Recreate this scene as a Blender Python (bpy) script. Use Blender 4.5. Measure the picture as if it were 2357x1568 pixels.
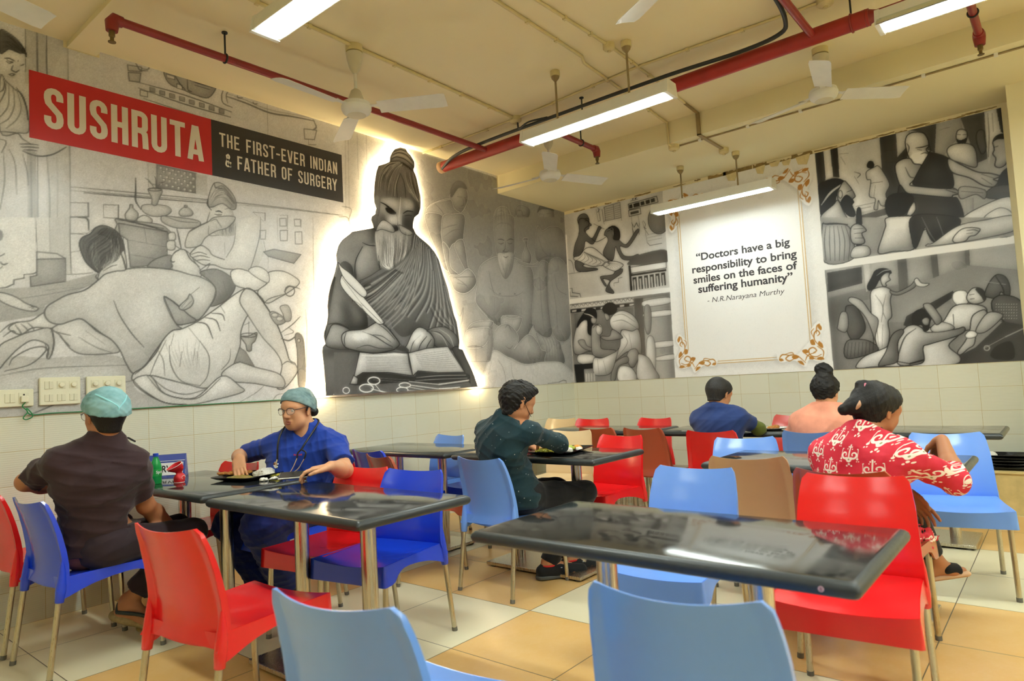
# Hospital canteen: printed mural walls, a back-lit cut-out figure, rows of stone tables, moulded chairs and seven diners
import bpy, math, random
import numpy as np
from mathutils import Vector, Matrix

random.seed(7)
RNG = np.random.default_rng(11)
for _o in list(bpy.data.objects):
    bpy.data.objects.remove(_o)
SC = bpy.context.scene
COL = SC.collection
PI = math.pi

# ---------------------------------------------------------------- camera
# solved from the photograph (corner of the room = origin, left wall y=0, right wall x=0, metres)
IMG_W, IMG_H, FPX = 2357, 1568, 1535.5
CAM = np.array([-6.7698, -4.6582, 1.22])
YAW, PITCH, ROLL = 0.69160, 0.06294, -0.05324
_f = np.array([math.cos(PITCH) * math.cos(YAW), math.cos(PITCH) * math.sin(YAW), math.sin(PITCH)])
_r = np.array([math.sin(YAW), -math.cos(YAW), 0.0])
_u = np.cross(_r, _f)
_r, _u = math.cos(ROLL) * _r + math.sin(ROLL) * _u, -math.sin(ROLL) * _r + math.cos(ROLL) * _u
cam_data = bpy.data.cameras.new('camera')
cam = bpy.data.objects.new('camera', cam_data)
COL.objects.link(cam)
M3 = Matrix(((_r[0], _u[0], -_f[0]), (_r[1], _u[1], -_f[1]), (_r[2], _u[2], -_f[2])))
cam.matrix_world = Matrix.Translation(Vector(CAM)) @ M3.to_4x4()
cam_data.sensor_width = 36.0
cam_data.lens = FPX * 36.0 / IMG_W
cam_data.clip_start = 0.05
cam_data.dof.use_dof = True
cam_data.dof.focus_distance = 4.6
cam_data.dof.aperture_fstop = 3.2
SC.camera = cam

# ---------------------------------------------------------------- world, exposure
world = bpy.data.worlds.new('world')
SC.world = world
world.use_nodes = True
world.node_tree.nodes['Background'].inputs[0].default_value = (1.0, 0.985, 0.95, 1)
world.node_tree.nodes['Background'].inputs[1].default_value = 0.42
SC.view_settings.view_transform = 'Standard'
SC.view_settings.look = 'None'
SC.view_settings.gamma = 1.0
SC.view_settings.use_curve_mapping = False
SC.view_settings.exposure = 0.34
SC.cycles.use_denoising = True
SC.cycles.use_adaptive_sampling = True
SC.cycles.adaptive_threshold = 0.035
SC.cycles.max_bounces = 6
SC.cycles.diffuse_bounces = 4
SC.cycles.glossy_bounces = 4
SC.cycles.caustics_reflective = False
SC.cycles.caustics_refractive = False
SC.cycles.sample_clamp_indirect = 6.0
TUBE_POWER = 72.0        # strength of every tube-light diffuser
HALO_POWER = 300.0        # warm strip behind the cut-out figure

# ---------------------------------------------------------------- reading a wall print's drawing off the photograph
def _ray(u, v):
    return _f + (u - IMG_W / 2) / FPX * _r - (v - IMG_H / 2) / FPX * _u
def on_left(u, v):       # point of the left wall plane (x, z)
    d = _ray(u, v); t = -CAM[1] / d[1]; p = CAM + t * d
    return p[0], p[2]
def on_right(u, v):      # point of the right wall plane (y, z)
    d = _ray(u, v); t = -CAM[0] / d[0]; p = CAM + t * d
    return p[1], p[2]

# ---------------------------------------------------------------- materials
def lin(c):
    c = [v / 255.0 for v in c]
    return tuple((v / 12.92 if v <= 0.04045 else ((v + 0.055) / 1.055) ** 2.4) for v in c)

class S:
    """a socket with arithmetic, for building node trees"""
    def __init__(s, nt, k): s.nt, s.k = nt, k
    def _m(s, op, *a):
        n = s.nt.nodes.new('ShaderNodeMath'); n.operation = op
        for i, v in enumerate((s,) + a):
            if isinstance(v, S): s.nt.links.new(v.k, n.inputs[i])
            else: n.inputs[i].default_value = v
        return S(s.nt, n.outputs[0])
    def __add__(s, o): return s._m('ADD', o)
    def __sub__(s, o): return s._m('SUBTRACT', o)
    def __mul__(s, o): return s._m('MULTIPLY', o)
    def __truediv__(s, o): return s._m('DIVIDE', o)
    def fract(s): return s._m('FRACT')
    def floor(s): return s._m('FLOOR')
    def abs(s): return s._m('ABSOLUTE')
    def lt(s, o): return s._m('LESS_THAN', o)
    def gt(s, o): return s._m('GREATER_THAN', o)
    def mn(s, o): return s._m('MINIMUM', o)
    def mx(s, o): return s._m('MAXIMUM', o)
    def sin(s): return s._m('SINE')
    def cos(s): return s._m('COSINE')
    def sqrt(s): return s._m('SQRT')
    def pw(s, o): return s._m('POWER', o)
    def ramp(s, a, b, lo=0.0, hi=1.0):
        n = s.nt.nodes.new('ShaderNodeMapRange')
        s.nt.links.new(s.k, n.inputs[0])
        n.inputs[1].default_value, n.inputs[2].default_value, n.inputs[3].default_value, n.inputs[4].default_value = a, b, lo, hi
        return S(s.nt, n.outputs[0])

class Mat:
    def __init__(m, name):
        m.m = bpy.data.materials.new(name); m.m.use_nodes = True
        m.nt = m.m.node_tree; m.b = m.nt.nodes['Principled BSDF']
    def node(m, t): return m.nt.nodes.new(t)
    def set(m, k, v):
        if isinstance(v, S): m.nt.links.new(v.k, m.b.inputs[k])
        elif hasattr(v, 'is_output'): m.nt.links.new(v, m.b.inputs[k])
        else: m.b.inputs[k].default_value = v
    def pos(m, which='Object'):
        if which == 'World':
            k = m.node('ShaderNodeNewGeometry').outputs['Position']
        else:
            k = m.node('ShaderNodeTexCoord').outputs[which]
        n = m.node('ShaderNodeSeparateXYZ'); m.nt.links.new(k, n.inputs[0])
        return [S(m.nt, n.outputs[i]) for i in range(3)] + [k]
    def noise(m, vec, scale, detail=3.0, rough=0.55, dist=0.0):
        n = m.node('ShaderNodeTexNoise')
        if vec is not None: m.nt.links.new(vec, n.inputs['Vector'])
        n.inputs['Scale'].default_value = scale; n.inputs['Detail'].default_value = detail
        n.inputs['Roughness'].default_value = rough; n.inputs['Distortion'].default_value = dist
        return S(m.nt, n.outputs[0])
    def mix(m, fac, a, b):
        n = m.node('ShaderNodeMix'); n.data_type = 'RGBA'
        if isinstance(fac, S): m.nt.links.new(fac.k, n.inputs[0])
        else: n.inputs[0].default_value = fac
        for i, v in ((6, a), (7, b)):
            if isinstance(v, (tuple, list)): n.inputs[i].default_value = tuple(v[:3]) + (1,)
            else: m.nt.links.new(v.k if isinstance(v, S) else v, n.inputs[i])
        return n.outputs[2]
    def bump(m, h, strength=0.3, dist=0.01):
        n = m.node('ShaderNodeBump'); n.inputs['Strength'].default_value = strength; n.inputs['Distance'].default_value = dist
        m.nt.links.new(h.k if isinstance(h, S) else h, n.inputs['Height'])
        m.nt.links.new(n.outputs[0], m.b.inputs['Normal'])

_MC = {}
def plain(name, rgb, rough=0.5, metal=0.0, var=0.06, scale=9.0, bump=0.0, bscale=200.0, spec=0.5, coat=0.0):
    """a procedural material: one colour with slight uneven wear, optional fine bump"""
    if name in _MC: return _MC[name]
    m = Mat(name); c = lin(rgb)
    x, y, z, v = m.pos('Object')
    n = m.noise(v, scale, 4)
    f = n.ramp(0.3, 0.7, 1 - var, 1 + var)
    mixn = m.node('ShaderNodeMix'); mixn.data_type = 'RGBA'; mixn.blend_type = 'MULTIPLY'; mixn.inputs[0].default_value = 1.0
    mixn.inputs[6].default_value = c + (1,)
    cmb = m.node('ShaderNodeCombineColor')
    for i in range(3): m.nt.links.new(f.k, cmb.inputs[i])
    m.nt.links.new(cmb.outputs[0], mixn.inputs[7])
    m.set('Base Color', mixn.outputs[2])
    m.set('Roughness', n.ramp(0.2, 0.8, max(0.02, rough - 0.06), min(1, rough + 0.06)))
    m.set('Metallic', metal)
    m.set('Specular IOR Level', spec)
    if coat: m.set('Coat Weight', coat); m.set('Coat Roughness', 0.1)
    if bump:
        m.bump(m.noise(v, bscale, 2), bump, 0.002)
    _MC[name] = m.m
    return m.m
def emit(name, rgb, power):
    if name in _MC: return _MC[name]
    m = Mat(name); m.set('Base Color', tuple(rgb) + (1,)); m.set('Emission Color', tuple(rgb) + (1,)); m.set('Emission Strength', power)
    _MC[name] = m.m
    return m.m

# ---------------------------------------------------------------- mesh helpers
class MB:
    def __init__(s): s.v, s.f, s.mi = [], [], []
    def add(s, v, f, mi=0):
        o = len(s.v); s.v += [tuple(map(float, p)) for p in v]
        s.f += [tuple(i + o for i in q) for q in f]; s.mi += [mi] * len(f); return s
    def box(s, a, b, mi=0, bev=0.0, M=None):
        (x0, y0, z0), (x1, y1, z1) = a, b
        if bev <= 0:
            v = [(x0, y0, z0), (x1, y0, z0), (x1, y1, z0), (x0, y1, z0), (x0, y0, z1), (x1, y0, z1), (x1, y1, z1), (x0, y1, z1)]
            f = [(0, 3, 2, 1), (4, 5, 6, 7), (0, 1, 5, 4), (1, 2, 6, 5), (2, 3, 7, 6), (3, 0, 4, 7)]
        else:
            e = min(bev, (x1 - x0) / 2.01, (y1 - y0) / 2.01, (z1 - z0) / 2.01)
            # chamfered box: stacked octagon-ish rings
            def ring(z, i): return [(x0 + i, y0 + (e if i == 0 else i), z), (x0 + (e if i == 0 else i), y0 + i, z), (x1 - (e if i == 0 else i), y0 + i, z), (x1 - i, y0 + (e if i == 0 else i), z),
                                    (x1 - i, y1 - (e if i == 0 else i), z), (x1 - (e if i == 0 else i), y1 - i, z), (x0 + (e if i == 0 else i), y1 - i, z), (x0 + i, y1 - (e if i == 0 else i), z)]
            def ring2(z, d): 
                c = e * 0.3 if d else e * 0.3
                return [(x0 + d, y0 + d + e, z), (x0 + d + e, y0 + d, z), (x1 - d - e, y0 + d, z), (x1 - d, y0 + d + e, z), (x1 - d, y1 - d - e, z), (x1 - d - e, y1 - d, z), (x0 + d + e, y1 - d, z), (x0 + d, y1 - d - e, z)]
            e2 = e * 0.5; rs = []
            ee = e; e = e2
            rs = [ring2(z0, e2), ring2(z0 + e2, 0), ring2(z1 - e2, 0), ring2(z1, e2)]
            v = [p for r in rs for p in r]; f = [tuple(range(7, -1, -1)), tuple(24 + i for i in range(8))]
            for k in range(3):
                for i in range(8):
                    j = (i + 1) % 8; f.append((k * 8 + i, k * 8 + j, k * 8 + 8 + j, k * 8 + 8 + i))
        if M is not None: v = [M @ Vector(p) for p in v]
        return s.add(v, f, mi)
    def tube(s, pts, r, n=12, mi=0, caps=True, closed=False):
        pts = [Vector(p) for p in pts]; m = len(pts); rr = r if hasattr(r, '__len__') else [r] * m
        up = None; v = []
        for i, p in enumerate(pts):
            if closed: t = pts[(i + 1) % m] - pts[i - 1]
            else: t = pts[min(i + 1, m - 1)] - pts[max(i - 1, 0)]
            t.normalize()
            if up is None:
                up = Vector((0, 0, 1)) if abs(t.z) < 0.9 else Vector((1, 0, 0))
            a = up - t * up.dot(t)
            if a.length < 1e-5: a = t.orthogonal()
            a.normalize(); up = a; b = t.cross(a)
            for k in range(n):
                q = 2 * PI * k / n; v.append(p + (a * math.cos(q) + b * math.sin(q)) * rr[i])
        f = []
        for i in range(m if closed else m - 1):
            for k in range(n):
                k2 = (k + 1) % n; i2 = (i + 1) % m
                f.append((i * n + k, i * n + k2, i2 * n + k2, i2 * n + k))
        if caps and not closed:
            f.append(tuple(range(n - 1, -1, -1))); f.append(tuple((m - 1) * n + k for k in range(n)))
        return s.add(v, f, mi)
    def lathe(s, prof, n=24, mi=0, M=None, c=(0, 0, 0)):
        """prof: (radius, z) pairs, bottom to top or any order"""
        v = []; m = len(prof)
        for r, z in prof:
            for k in range(n):
                q = 2 * PI * k / n; v.append((c[0] + r * math.cos(q), c[1] + r * math.sin(q), c[2] + z))
        f = []
        for i in range(m - 1):
            for k in range(n):
                k2 = (k + 1) % n; f.append((i * n + k, i * n + k2, (i + 1) * n + k2, (i + 1) * n + k))
        if prof[0][0] > 1e-6: f.append(tuple(range(n - 1, -1, -1)))
        if prof[-1][0] > 1e-6: f.append(tuple((m - 1) * n + k for k in range(n)))
        if M is not None: v = [M @ Vector(p) for p in v]
        return s.add(v, f, mi)
    def grid(s, P, mi=0, flip=False):
        """P: rows of points"""
        nr, nc = len(P), len(P[0]); v = [q for r in P for q in r]; f = []
        for i in range(nr - 1):
            for j in range(nc - 1):
                q = (i * nc + j, i * nc + j + 1, (i + 1) * nc + j + 1, (i + 1) * nc + j)
                f.append(q[::-1] if flip else q)
        return s.add(v, f, mi)
    def sheet(s, P, Q, mi=0):
        """closed solid between two grids of equal shape (P front, Q back)"""
        nr, nc = len(P), len(P[0]); o = len(s.v)
        s.grid(P, mi); s.grid(Q, mi, True); k = nr * nc
        edge = [(0, j) for j in range(nc)] + [(i, nc - 1) for i in range(1, nr)] + [(nr - 1, j) for j in range(nc - 2, -1, -1)] + [(i, 0) for i in range(nr - 2, 0, -1)]
        ids = [i * nc + j for i, j in edge]
        for a in range(len(ids)):
            b = (a + 1) % len(ids)
            s.f.append((o + ids[b], o + ids[a], o + k + ids[a], o + k + ids[b])); s.mi.append(mi)
        return s
    def prism(s, poly, d0, d1, fn, mi=0):
        """poly in 2D, extruded between depths d0 and d1; fn(a, b, depth) -> point"""
        n = len(poly)
        v = [fn(a, b, d0) for a, b in poly] + [fn(a, b, d1) for a, b in poly]
        f = [tuple(range(n)), tuple(range(2 * n - 1, n - 1, -1))]
        f += [(i, (i + 1) % n, n + (i + 1) % n, n + i) for i in range(n)]
        return s.add(v, f, mi)
    def ball(s, c, r, n=12, mi=0, M=None):
        rx, ry, rz = r if hasattr(r, '__len__') else (r, r, r)
        v = []; f = []
        for i in range(n + 1):
            th = PI * i / n
            for k in range(2 * n):
                q = PI * k / n
                v.append(Vector((rx * math.sin(th) * math.cos(q), ry * math.sin(th) * math.sin(q), rz * math.cos(th))))
        for i in range(n):
            for k in range(2 * n):
                k2 = (k + 1) % (2 * n)
                f.append((i * 2 * n + k, (i + 1) * 2 * n + k, (i + 1) * 2 * n + k2, i * 2 * n + k2))
        if M is not None: v = [M @ p for p in v]
        return s.add([p + Vector(c) for p in v], f, mi)
    def mesh(s, name):
        me = bpy.data.meshes.new(name); me.from_pydata(s.v, [], s.f); me.polygons.foreach_set('material_index', s.mi); return me

def obj(name, mb, mats, parent=None, smooth=None, loc=None, bevel=0.0, subsurf=0):
    """links one mesh object; smooth = angle in degrees for auto smoothing (None = flat)"""
    me = mb.mesh(name) if isinstance(mb, MB) else mb
    for m in (mats if isinstance(mats, (list, tuple)) else [mats]): me.materials.append(m)
    me.validate(); me.update()
    import bmesh
    bm = bmesh.new(); bm.from_mesh(me); bmesh.ops.remove_doubles(bm, verts=bm.verts, dist=1e-6); bmesh.ops.recalc_face_normals(bm, faces=bm.faces); bm.to_mesh(me); bm.free()
    o = bpy.data.objects.new(name, me); COL.objects.link(o)
    if smooth is not None:
        me.shade_smooth()
        if smooth < 180: me.set_sharp_from_angle(angle=math.radians(smooth))
    if bevel:
        b = o.modifiers.new('bevel', 'BEVEL'); b.width = bevel; b.segments = 3; b.limit_method = 'ANGLE'; b.angle_limit = math.radians(40)
    if subsurf:
        b = o.modifiers.new('sub', 'SUBSURF'); b.levels = subsurf; b.render_levels = subsurf
    if parent is not None: o.parent = parent
    if loc is not None: o.location = loc
    return o
def tag(o, label=None, cat=None, group=None, kind=None):
    if label: o['label'] = label
    if cat: o['category'] = cat
    if group: o['group'] = group
    if kind: o['kind'] = kind
    return o
def thing(name, label, cat, loc=(0, 0, 0), rz=0.0, group=None):
    o = bpy.data.objects.new(name, None); COL.objects.link(o); o.empty_display_size = 0.05
    o.location = loc; o.rotation_euler = (0, 0, rz)
    return tag(o, label, cat, group)
def copy_tree(o, parent=None):
    c = o.copy(); COL.objects.link(c)
    if parent is not None: c.parent = parent
    for ch in list(o.children): copy_tree(ch, c)
    return c
def spline(pts, n=8, closed=False):
    """Catmull-Rom through 2D or 3D points"""
    P = np.array(pts, float); m = len(P); out = []
    if m < 3: return [tuple(p) for p in P]
    for i in range(m if closed else m - 1):
        p1, p2 = P[i], P[(i + 1) % m]
        p0 = P[i - 1] if (closed or i > 0) else 2 * p1 - p2
        p3 = P[(i + 2) % m] if (closed or i + 2 < m) else 2 * p2 - p1
        for k in range(n):
            t = k / n
            out.append(tuple(0.5 * (2 * p1 + (p2 - p0) * t + (2 * p0 - 5 * p1 + 4 * p2 - p3) * t * t + (3 * p1 - p0 - 3 * p2 + p3) * t ** 3)))
    if not closed: out.append(tuple(P[-1]))
    return out
# ================================================================ the room
CEIL, BEAM_Z, BEAM_X, MUR = 3.50, 3.30, -1.25, 1.178     # ceiling, beam underside, beam face, foot of the prints
XL, YR = -11.5, -9.5                                      # how far the room runs behind the camera

def mat_floor():
    m = Mat('floor_tiles'); x, y, z, v = m.pos('World')
    at = m.node('ShaderNodeAttribute'); at.attribute_name = 'tint'
    n1 = m.noise(v, 7.0, 6, 0.65); n2 = m.noise(v, 45.0, 4, 0.7)
    base = m.mix(n1.ramp(0.3, 0.8) * 0.16, at.outputs['Color'], lin((246, 232, 200)))
    base = m.mix(n2.ramp(0.5, 0.9) * 0.12, base, lin((245, 236, 208)))
    fx = ((x + 3.946) / 0.595).fract(); fy = ((y + 2.345) / 0.595).fract()
    d = fx.mn(fx * -1.0 + 1.0).mn(fy.mn(fy * -1.0 + 1.0)) * 0.595
    g = d.lt(0.0022)
    m.set('Base Color', m.mix(g, base, lin((96, 84, 62))))
    m.set('Roughness', n1.ramp(0.0, 1.0, 0.26, 0.34)); m.set('Specular IOR Level', 0.4)
    m.bump(d.ramp(0.0, 0.004), 0.25, 0.002)
    return m.m
def mat_wall(axis, off, mod):
    m = Mat('glazed_wall_tiles'); x, y, z, v = m.pos('World')
    h = x if axis == 'x' else y
    fu = ((h - off) / mod).fract(); fz = (z / 0.1956).fract()
    d = (fu.mn(fu * -1.0 + 1.0) * mod).mn(fz.mn(fz * -1.0 + 1.0) * 0.1956)
    g = d.lt(0.0014)
    cell = ((h - off) / mod).floor() * 12.9 + (z / 0.1956).floor() * 78.2
    rnd = (cell.sin() * 43758.5).fract()
    n = m.noise(v, 3.0, 5, 0.6)
    c = m.mix(rnd * 0.5, lin((222, 223, 206)), lin((212, 214, 196)))
    c = m.mix(n.ramp(0.55, 0.75) * 0.3, c, lin((214, 204, 168)))
    c = m.mix(g, c, lin((188, 172, 122)))
    rib = (z * (2 * PI / 0.0122)).sin()
    c = m.mix(rib.ramp(0.55, 1.0) * 0.16, c, lin((170, 165, 140)))
    m.set('Base Color', c); m.set('Roughness', 0.3); m.set('Specular IOR Level', 0.4)
    m.bump(rib * 0.35 + d.ramp(0.0, 0.003), 0.35, 0.0015)
    return m.m
def mat_paint(name, rgb, stain=(190, 165, 105)):
    m = Mat(name); x, y, z, v = m.pos('World')
    n = m.noise(v, 0.9, 5, 0.6); n2 = m.noise(v, 6.0, 4, 0.6); n3 = m.noise(v, 60, 2)
    c = m.mix(n.ramp(0.45, 0.8) * 0.35, lin(rgb), lin(stain))
    c = m.mix(n2.ramp(0.6, 0.85) * 0.15, c, lin((222, 206, 164)))
    m.set('Base Color', c); m.set('Roughness', 0.75); m.set('Specular IOR Level', 0.25)
    m.bump(n3, 0.06, 0.004)
    return m.m
M_CREAM = mat_paint('cream_paint', (238, 228, 192), (230, 210, 158))
M_FLOOR = mat_floor()

OR, CR, YE = (222, 176, 104), (224, 214, 180), (206, 176, 118)
ORANGE = {(-3, 0), (-3, 1), (-2, -1), (-2, 3), (-1, -1), (-1, -2), (-1, 2), (-1, 3), (0, 0), (0, 1), (0, 3), (0, -3), (0, -4), (1, 1), (1, 0), (1, -3), (1, -4), (2, 2), (2, 3),
          (2, -2), (3, 1), (3, 0), (4, -3), (4, -4), (5, -4), (5, -3), (4, 2), (4, -1), (6, -2), (6, 0), (-2, -3), (-3, -1), (-4, -2)}
_fl = MB(); _tint = []
for i in range(-13, 7):
    for j in range(-12, 4):
        x0, y0 = -3.946 + 0.595 * i, -2.345 + 0.595 * j
        x1, y1 = min(x0 + 0.595, 0.0), min(y0 + 0.595, 0.0)
        x0 = min(x0, 0.0)
        if y0 >= 0 or x0 >= 0 or x1 - x0 < 1e-4: continue
        _fl.add([(x0, y0, 0), (x1, y0, 0), (x1, y1, 0), (x0, y1, 0)], [(0, 1, 2, 3)])
        c = OR if (i, j) in ORANGE else CR
        if (i, j) not in ORANGE and (i < -4 or j < -4) and (i + j) % 2: c = OR
        k = random.uniform(0.94, 1.05)
        _tint.append([min(1, v * k) for v in lin(c)])
_fl.box((XL, YR, -0.12), (0.15, 0.15, -0.004))
floor_me = _fl.mesh('floor')
_a = floor_me.attributes.new('tint', 'FLOAT_COLOR', 'FACE')
_tint += [lin(CR)] * 6
_a.data.foreach_set('color', np.array([list(c) + [1.0] for c in _tint], np.float32).ravel())
floor_me.materials.append(M_FLOOR)
floor_o = bpy.data.objects.new('floor', floor_me); COL.objects.link(floor_o); tag(floor_o, kind='structure')

def wall(name, boxes, mats):
    b = MB()
    for a, c, mi in boxes: b.box(a, c, mi)
    return tag(obj(name, b, mats), kind='structure')
M_TL = mat_wall('x', 0.034, 0.2915); M_TR = mat_wall('y', -0.045, 0.288)
wall('wall_left', [((XL, 0, 0), (0.15, 0.15, MUR), 0), ((XL, 0, MUR), (0.15, 0.15, CEIL + 0.1), 1)], [M_TL, M_CREAM])
wall('wall_right', [((0, YR, 0), (0.15, 0, MUR), 0), ((0, YR, MUR), (0.15, 0, CEIL + 0.1), 1)], [M_TR, M_CREAM])
wall('ceiling', [((XL, YR, CEIL), (0, 0, CEIL + 0.12), 0)], [M_CREAM])
wall('wall_back', [((XL - 0.15, YR, 0), (XL, 0.15, CEIL + 0.1), 0)], [M_CREAM])
wall('wall_front', [((XL, YR - 0.15, 0), (0.15, YR, CEIL + 0.1), 0)], [M_CREAM])
# dropped beam along the right wall, a shallow rib over the left end of the long print, a boxed column at the right
M_BEAM = mat_paint('cream_paint_beam', (236, 228, 190), (226, 212, 160))
wall('trim_1', [((BEAM_X, YR, BEAM_Z), (0, 0, CEIL), 0)], [M_BEAM])
wall('trim_2', [((-5.365, -6.0, CEIL - 0.035), (-5.20, 0, CEIL), 0)], [M_CREAM])
wall('trim_3', [((-0.42, -5.6, 0.0), (0, -4.46, BEAM_Z), 0)], [M_BEAM])
# peeling plaster along the top of the right wall
pl = MB(); y = -0.15
M_PEEL = plain('bare_plaster', (150, 128, 82), 0.9, var=0.25, scale=30)
M_FLAKE = plain('lifted_paint', (226, 210, 160), 0.7, var=0.1, scale=30)
rs = random.Random(5)
while y > -4.35:
    big = -2.9 < y < -1.75
    L = rs.uniform(0.08, 0.2) if big else rs.uniform(0.06, 0.22)
    hgt = rs.uniform(0.04, 0.09) if big else rs.uniform(0.006, 0.016)
    zz = 3.285 - rs.uniform(0, 0.02 if not big else 0.035)
    top = [(y - L * k / 6, zz + hgt * 0.5 + rs.uniform(-.3, .3) * hgt) for k in range(7)]
    bot = [(y - L * k / 6, zz - hgt * (0.5 + rs.uniform(-.2, .3)) * math.sin(PI * (k + .5) / 7)) for k in range(6, -1, -1)]
    pl.prism(top + bot, -0.002, 0.0, lambda a, b, d: (d, a, b), 0)
    if big and rs.random() < 0.8:
        pl.prism([(y - L * .2, zz), (y - L * .9, zz + 0.01), (y - L * .7, zz - hgt), (y - L * .3, zz - hgt * .8)], -0.016, -0.003, lambda a, b, d: (d, a, b), 1)
    y -= L * (rs.uniform(0.7, 1.1) if big or y < -2.9 else rs.uniform(1.2, 2.4))
tag(obj('trim_4', pl, [M_PEEL, M_FLAKE]), kind='structure')
# ================================================================ tables and chairs
def mat_granite():
    m = Mat('black_granite'); x, y, z, v = m.pos('Object')
    n = m.noise(v, 420.0, 2, 0.6); n2 = m.noise(v, 5.0, 5, 0.6, 0.6); n3 = m.noise(v, 26.0, 5, 0.7)
    c = m.mix(n.ramp(0.55, 0.75), lin((36, 38, 39)), lin((74, 76, 76)))
    c = m.mix(n2.ramp(0.5, 0.8) * 0.25, c, lin((78, 78, 74)))
    m.set('Base Color', c)
    m.set('Roughness', (n2.ramp(0.35, 0.7, 0.05, 0.13) + n3.ramp(0.5, 0.8, 0.0, 0.05)))
    m.set('Specular IOR Level', 0.8); m.set('IOR', 1.75)
    return m.m
def mat_steel(name='brushed_steel', rgb=(204, 198, 184), rough=0.26):
    m = Mat(name); x, y, z, v = m.pos('Object')
    n = m.noise(v, 14.0, 4); 
    mp = m.node('ShaderNodeMapping'); mp.inputs['Scale'].default_value = (400, 400, 6); m.nt.links.new(v, mp.inputs[0])
    n2 = m.noise(mp.outputs[0], 1.0, 2)
    m.set('Base Color', m.mix(n.ramp(0.55, 0.8) * 0.3, lin(rgb), lin((172, 160, 136))))
    m.set('Metallic', 1.0); m.set('Roughness', n2.ramp(0.3, 0.7, rough - 0.06, rough + 0.1))
    return m.m
M_GRAN = mat_granite(); M_GEDGE = plain('honed_granite_edge', (44, 50, 52), .38, var=.12, scale=60); M_STEEL = mat_steel(); M_RUB = plain('grey_rubber', (108, 106, 98), 0.7)

def make_table(name, label, cx, cy, L=1.15, D=0.60, rz=0.0, group='stone topped canteen tables'):
    t = thing(name, label, 'table', (cx, cy, 0), rz, group)
    b = MB()
    n = 6; r = 0.02   # bull-nosed edge
    rings = []
    for k in range(n + 1):
        a = -PI / 2 + PI * k / n
        o = -r + r * math.cos(a); z = 0.73 + r * math.sin(a)
        hx, hy = D / 2 + o, L / 2 + o; c = 0.012
        ring = []
        for sx, sy in ((1, 1), (-1, 1), (-1, -1), (1, -1)):
            a0 = {(1, 1): 0, (-1, 1): PI / 2, (-1, -1): PI, (1, -1): 1.5 * PI}[(sx, sy)]
            for q in range(4):
                aa = a0 + PI / 2 * q / 3
                ring.append((sx * (hx - c) + c * math.cos(aa), sy * (hy - c) + c * math.sin(aa), z))
        rings.append(ring)
    m = len(rings[0]); v = [p for q in rings for p in q]
    f = [tuple(range(m - 1, -1, -1)), tuple(n * m + i for i in range(m))]
    for k in range(n):
        for i in range(m): f.append((k * m + i, k * m + (i + 1) % m, (k + 1) * m + (i + 1) % m, (k + 1) * m + i))
    b.add(v, f); b.mi = [0, 0] + [1] * (len(f) - 2)
    obj('tabletop', b, [M_GRAN, M_GEDGE], t, smooth=35)
    for s in (-1, 1):
        p = MB(); p.lathe([(0.034, 0.030), (0.034, 0.704)], 28, c=(0, s * 0.25, 0))
        obj('post', p, M_STEEL, t, smooth=40)
        p = MB(); p.box((-0.17, s * 0.25 - 0.05, 0.703), (0.17, s * 0.25 + 0.05, 0.7105), bev=0.003); obj('support_plate', p, M_STEEL, t)
    p = MB(); p.box((-0.21, -0.38, 0.012), (0.21, 0.38, 0.032), bev=0.004); obj('base_plate', p, M_STEEL, t)
    for sx in (-1, 1):
        for sy in (-1, 1): p = MB(); p.lathe([(0.02, 0.0), (0.02, 0.013)], 12, c=(sx * 0.18, sy * 0.34, 0)); obj('glide', p, M_RUB, t)
    return t

TABLES = [
    ('empty black stone table at the front, printed quote mirrored in its top', -4.895, -3.705, 1.15),
    ('bare black stone table beside the blue chair, lamp glow mirrored in its top', -4.975, -2.075, 1.16),
    ('black stone table with the plate, bottle and reserved sign, against the printed wall', -4.94, -0.79, 1.18),
    ('black stone table with the loaded food tray and red cup', -3.20, -1.93, 1.17),
    ('empty black stone table under the printed figure, light blue chair behind it', -3.18, -0.68, 1.16),
    ('black stone table the person in the red patterned tunic eats at', -3.13, -3.71, 1.16),
    ('black stone table the person in the navy T-shirt eats at', -1.42, -2.55, 1.16),
    ('empty black stone table in the far corner with red chairs behind it', -1.42, -1.32, 1.16),
    ('black stone table before the person in the peach top', -1.42, -3.74, 1.16),
]
for lab, cx, cy, L in TABLES:
    make_table('dining_table', lab, cx, cy, L)

def mat_plastic(name, rgb, rough=0.2):
    m = Mat(name); x, y, z, v = m.pos('Object')
    n = m.noise(v, 5.0, 4); n2 = m.noise(v, 30.0, 5, 0.7); n3 = m.noise(v, 700.0, 2)
    c = m.mix(n2.ramp(0.3, 0.9) * 0.10, lin(rgb), tuple(q * 0.7 for q in lin(rgb)))
    m.set('Base Color', c); m.set('Roughness', n.ramp(0.0, 1.0, rough, rough + 0.05)); m.set('Specular IOR Level', 0.55); m.set('Coat Weight', 0.25); m.set('Coat Roughness', 0.12)
    m.bump(n3, 0.04, 0.0006)
    return m.m
PL = {'blue': mat_plastic('royal_blue_plastic', (24, 66, 214)), 'sky': mat_plastic('sky_blue_plastic', (112, 160, 242)), 'red': mat_plastic('red_plastic', (230, 30, 34)),
      'terra': mat_plastic('terracotta_plastic', (178, 84, 56)), 'cream': mat_plastic('cream_plastic', (232, 204, 158)), 'tan': mat_plastic('tan_plastic', (206, 164, 122)),
      'faded': mat_plastic('faded_red_plastic', (204, 74, 66))}
M_LEG = mat_steel('chair_leg_steel', (198, 190, 168), 0.3)

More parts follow.
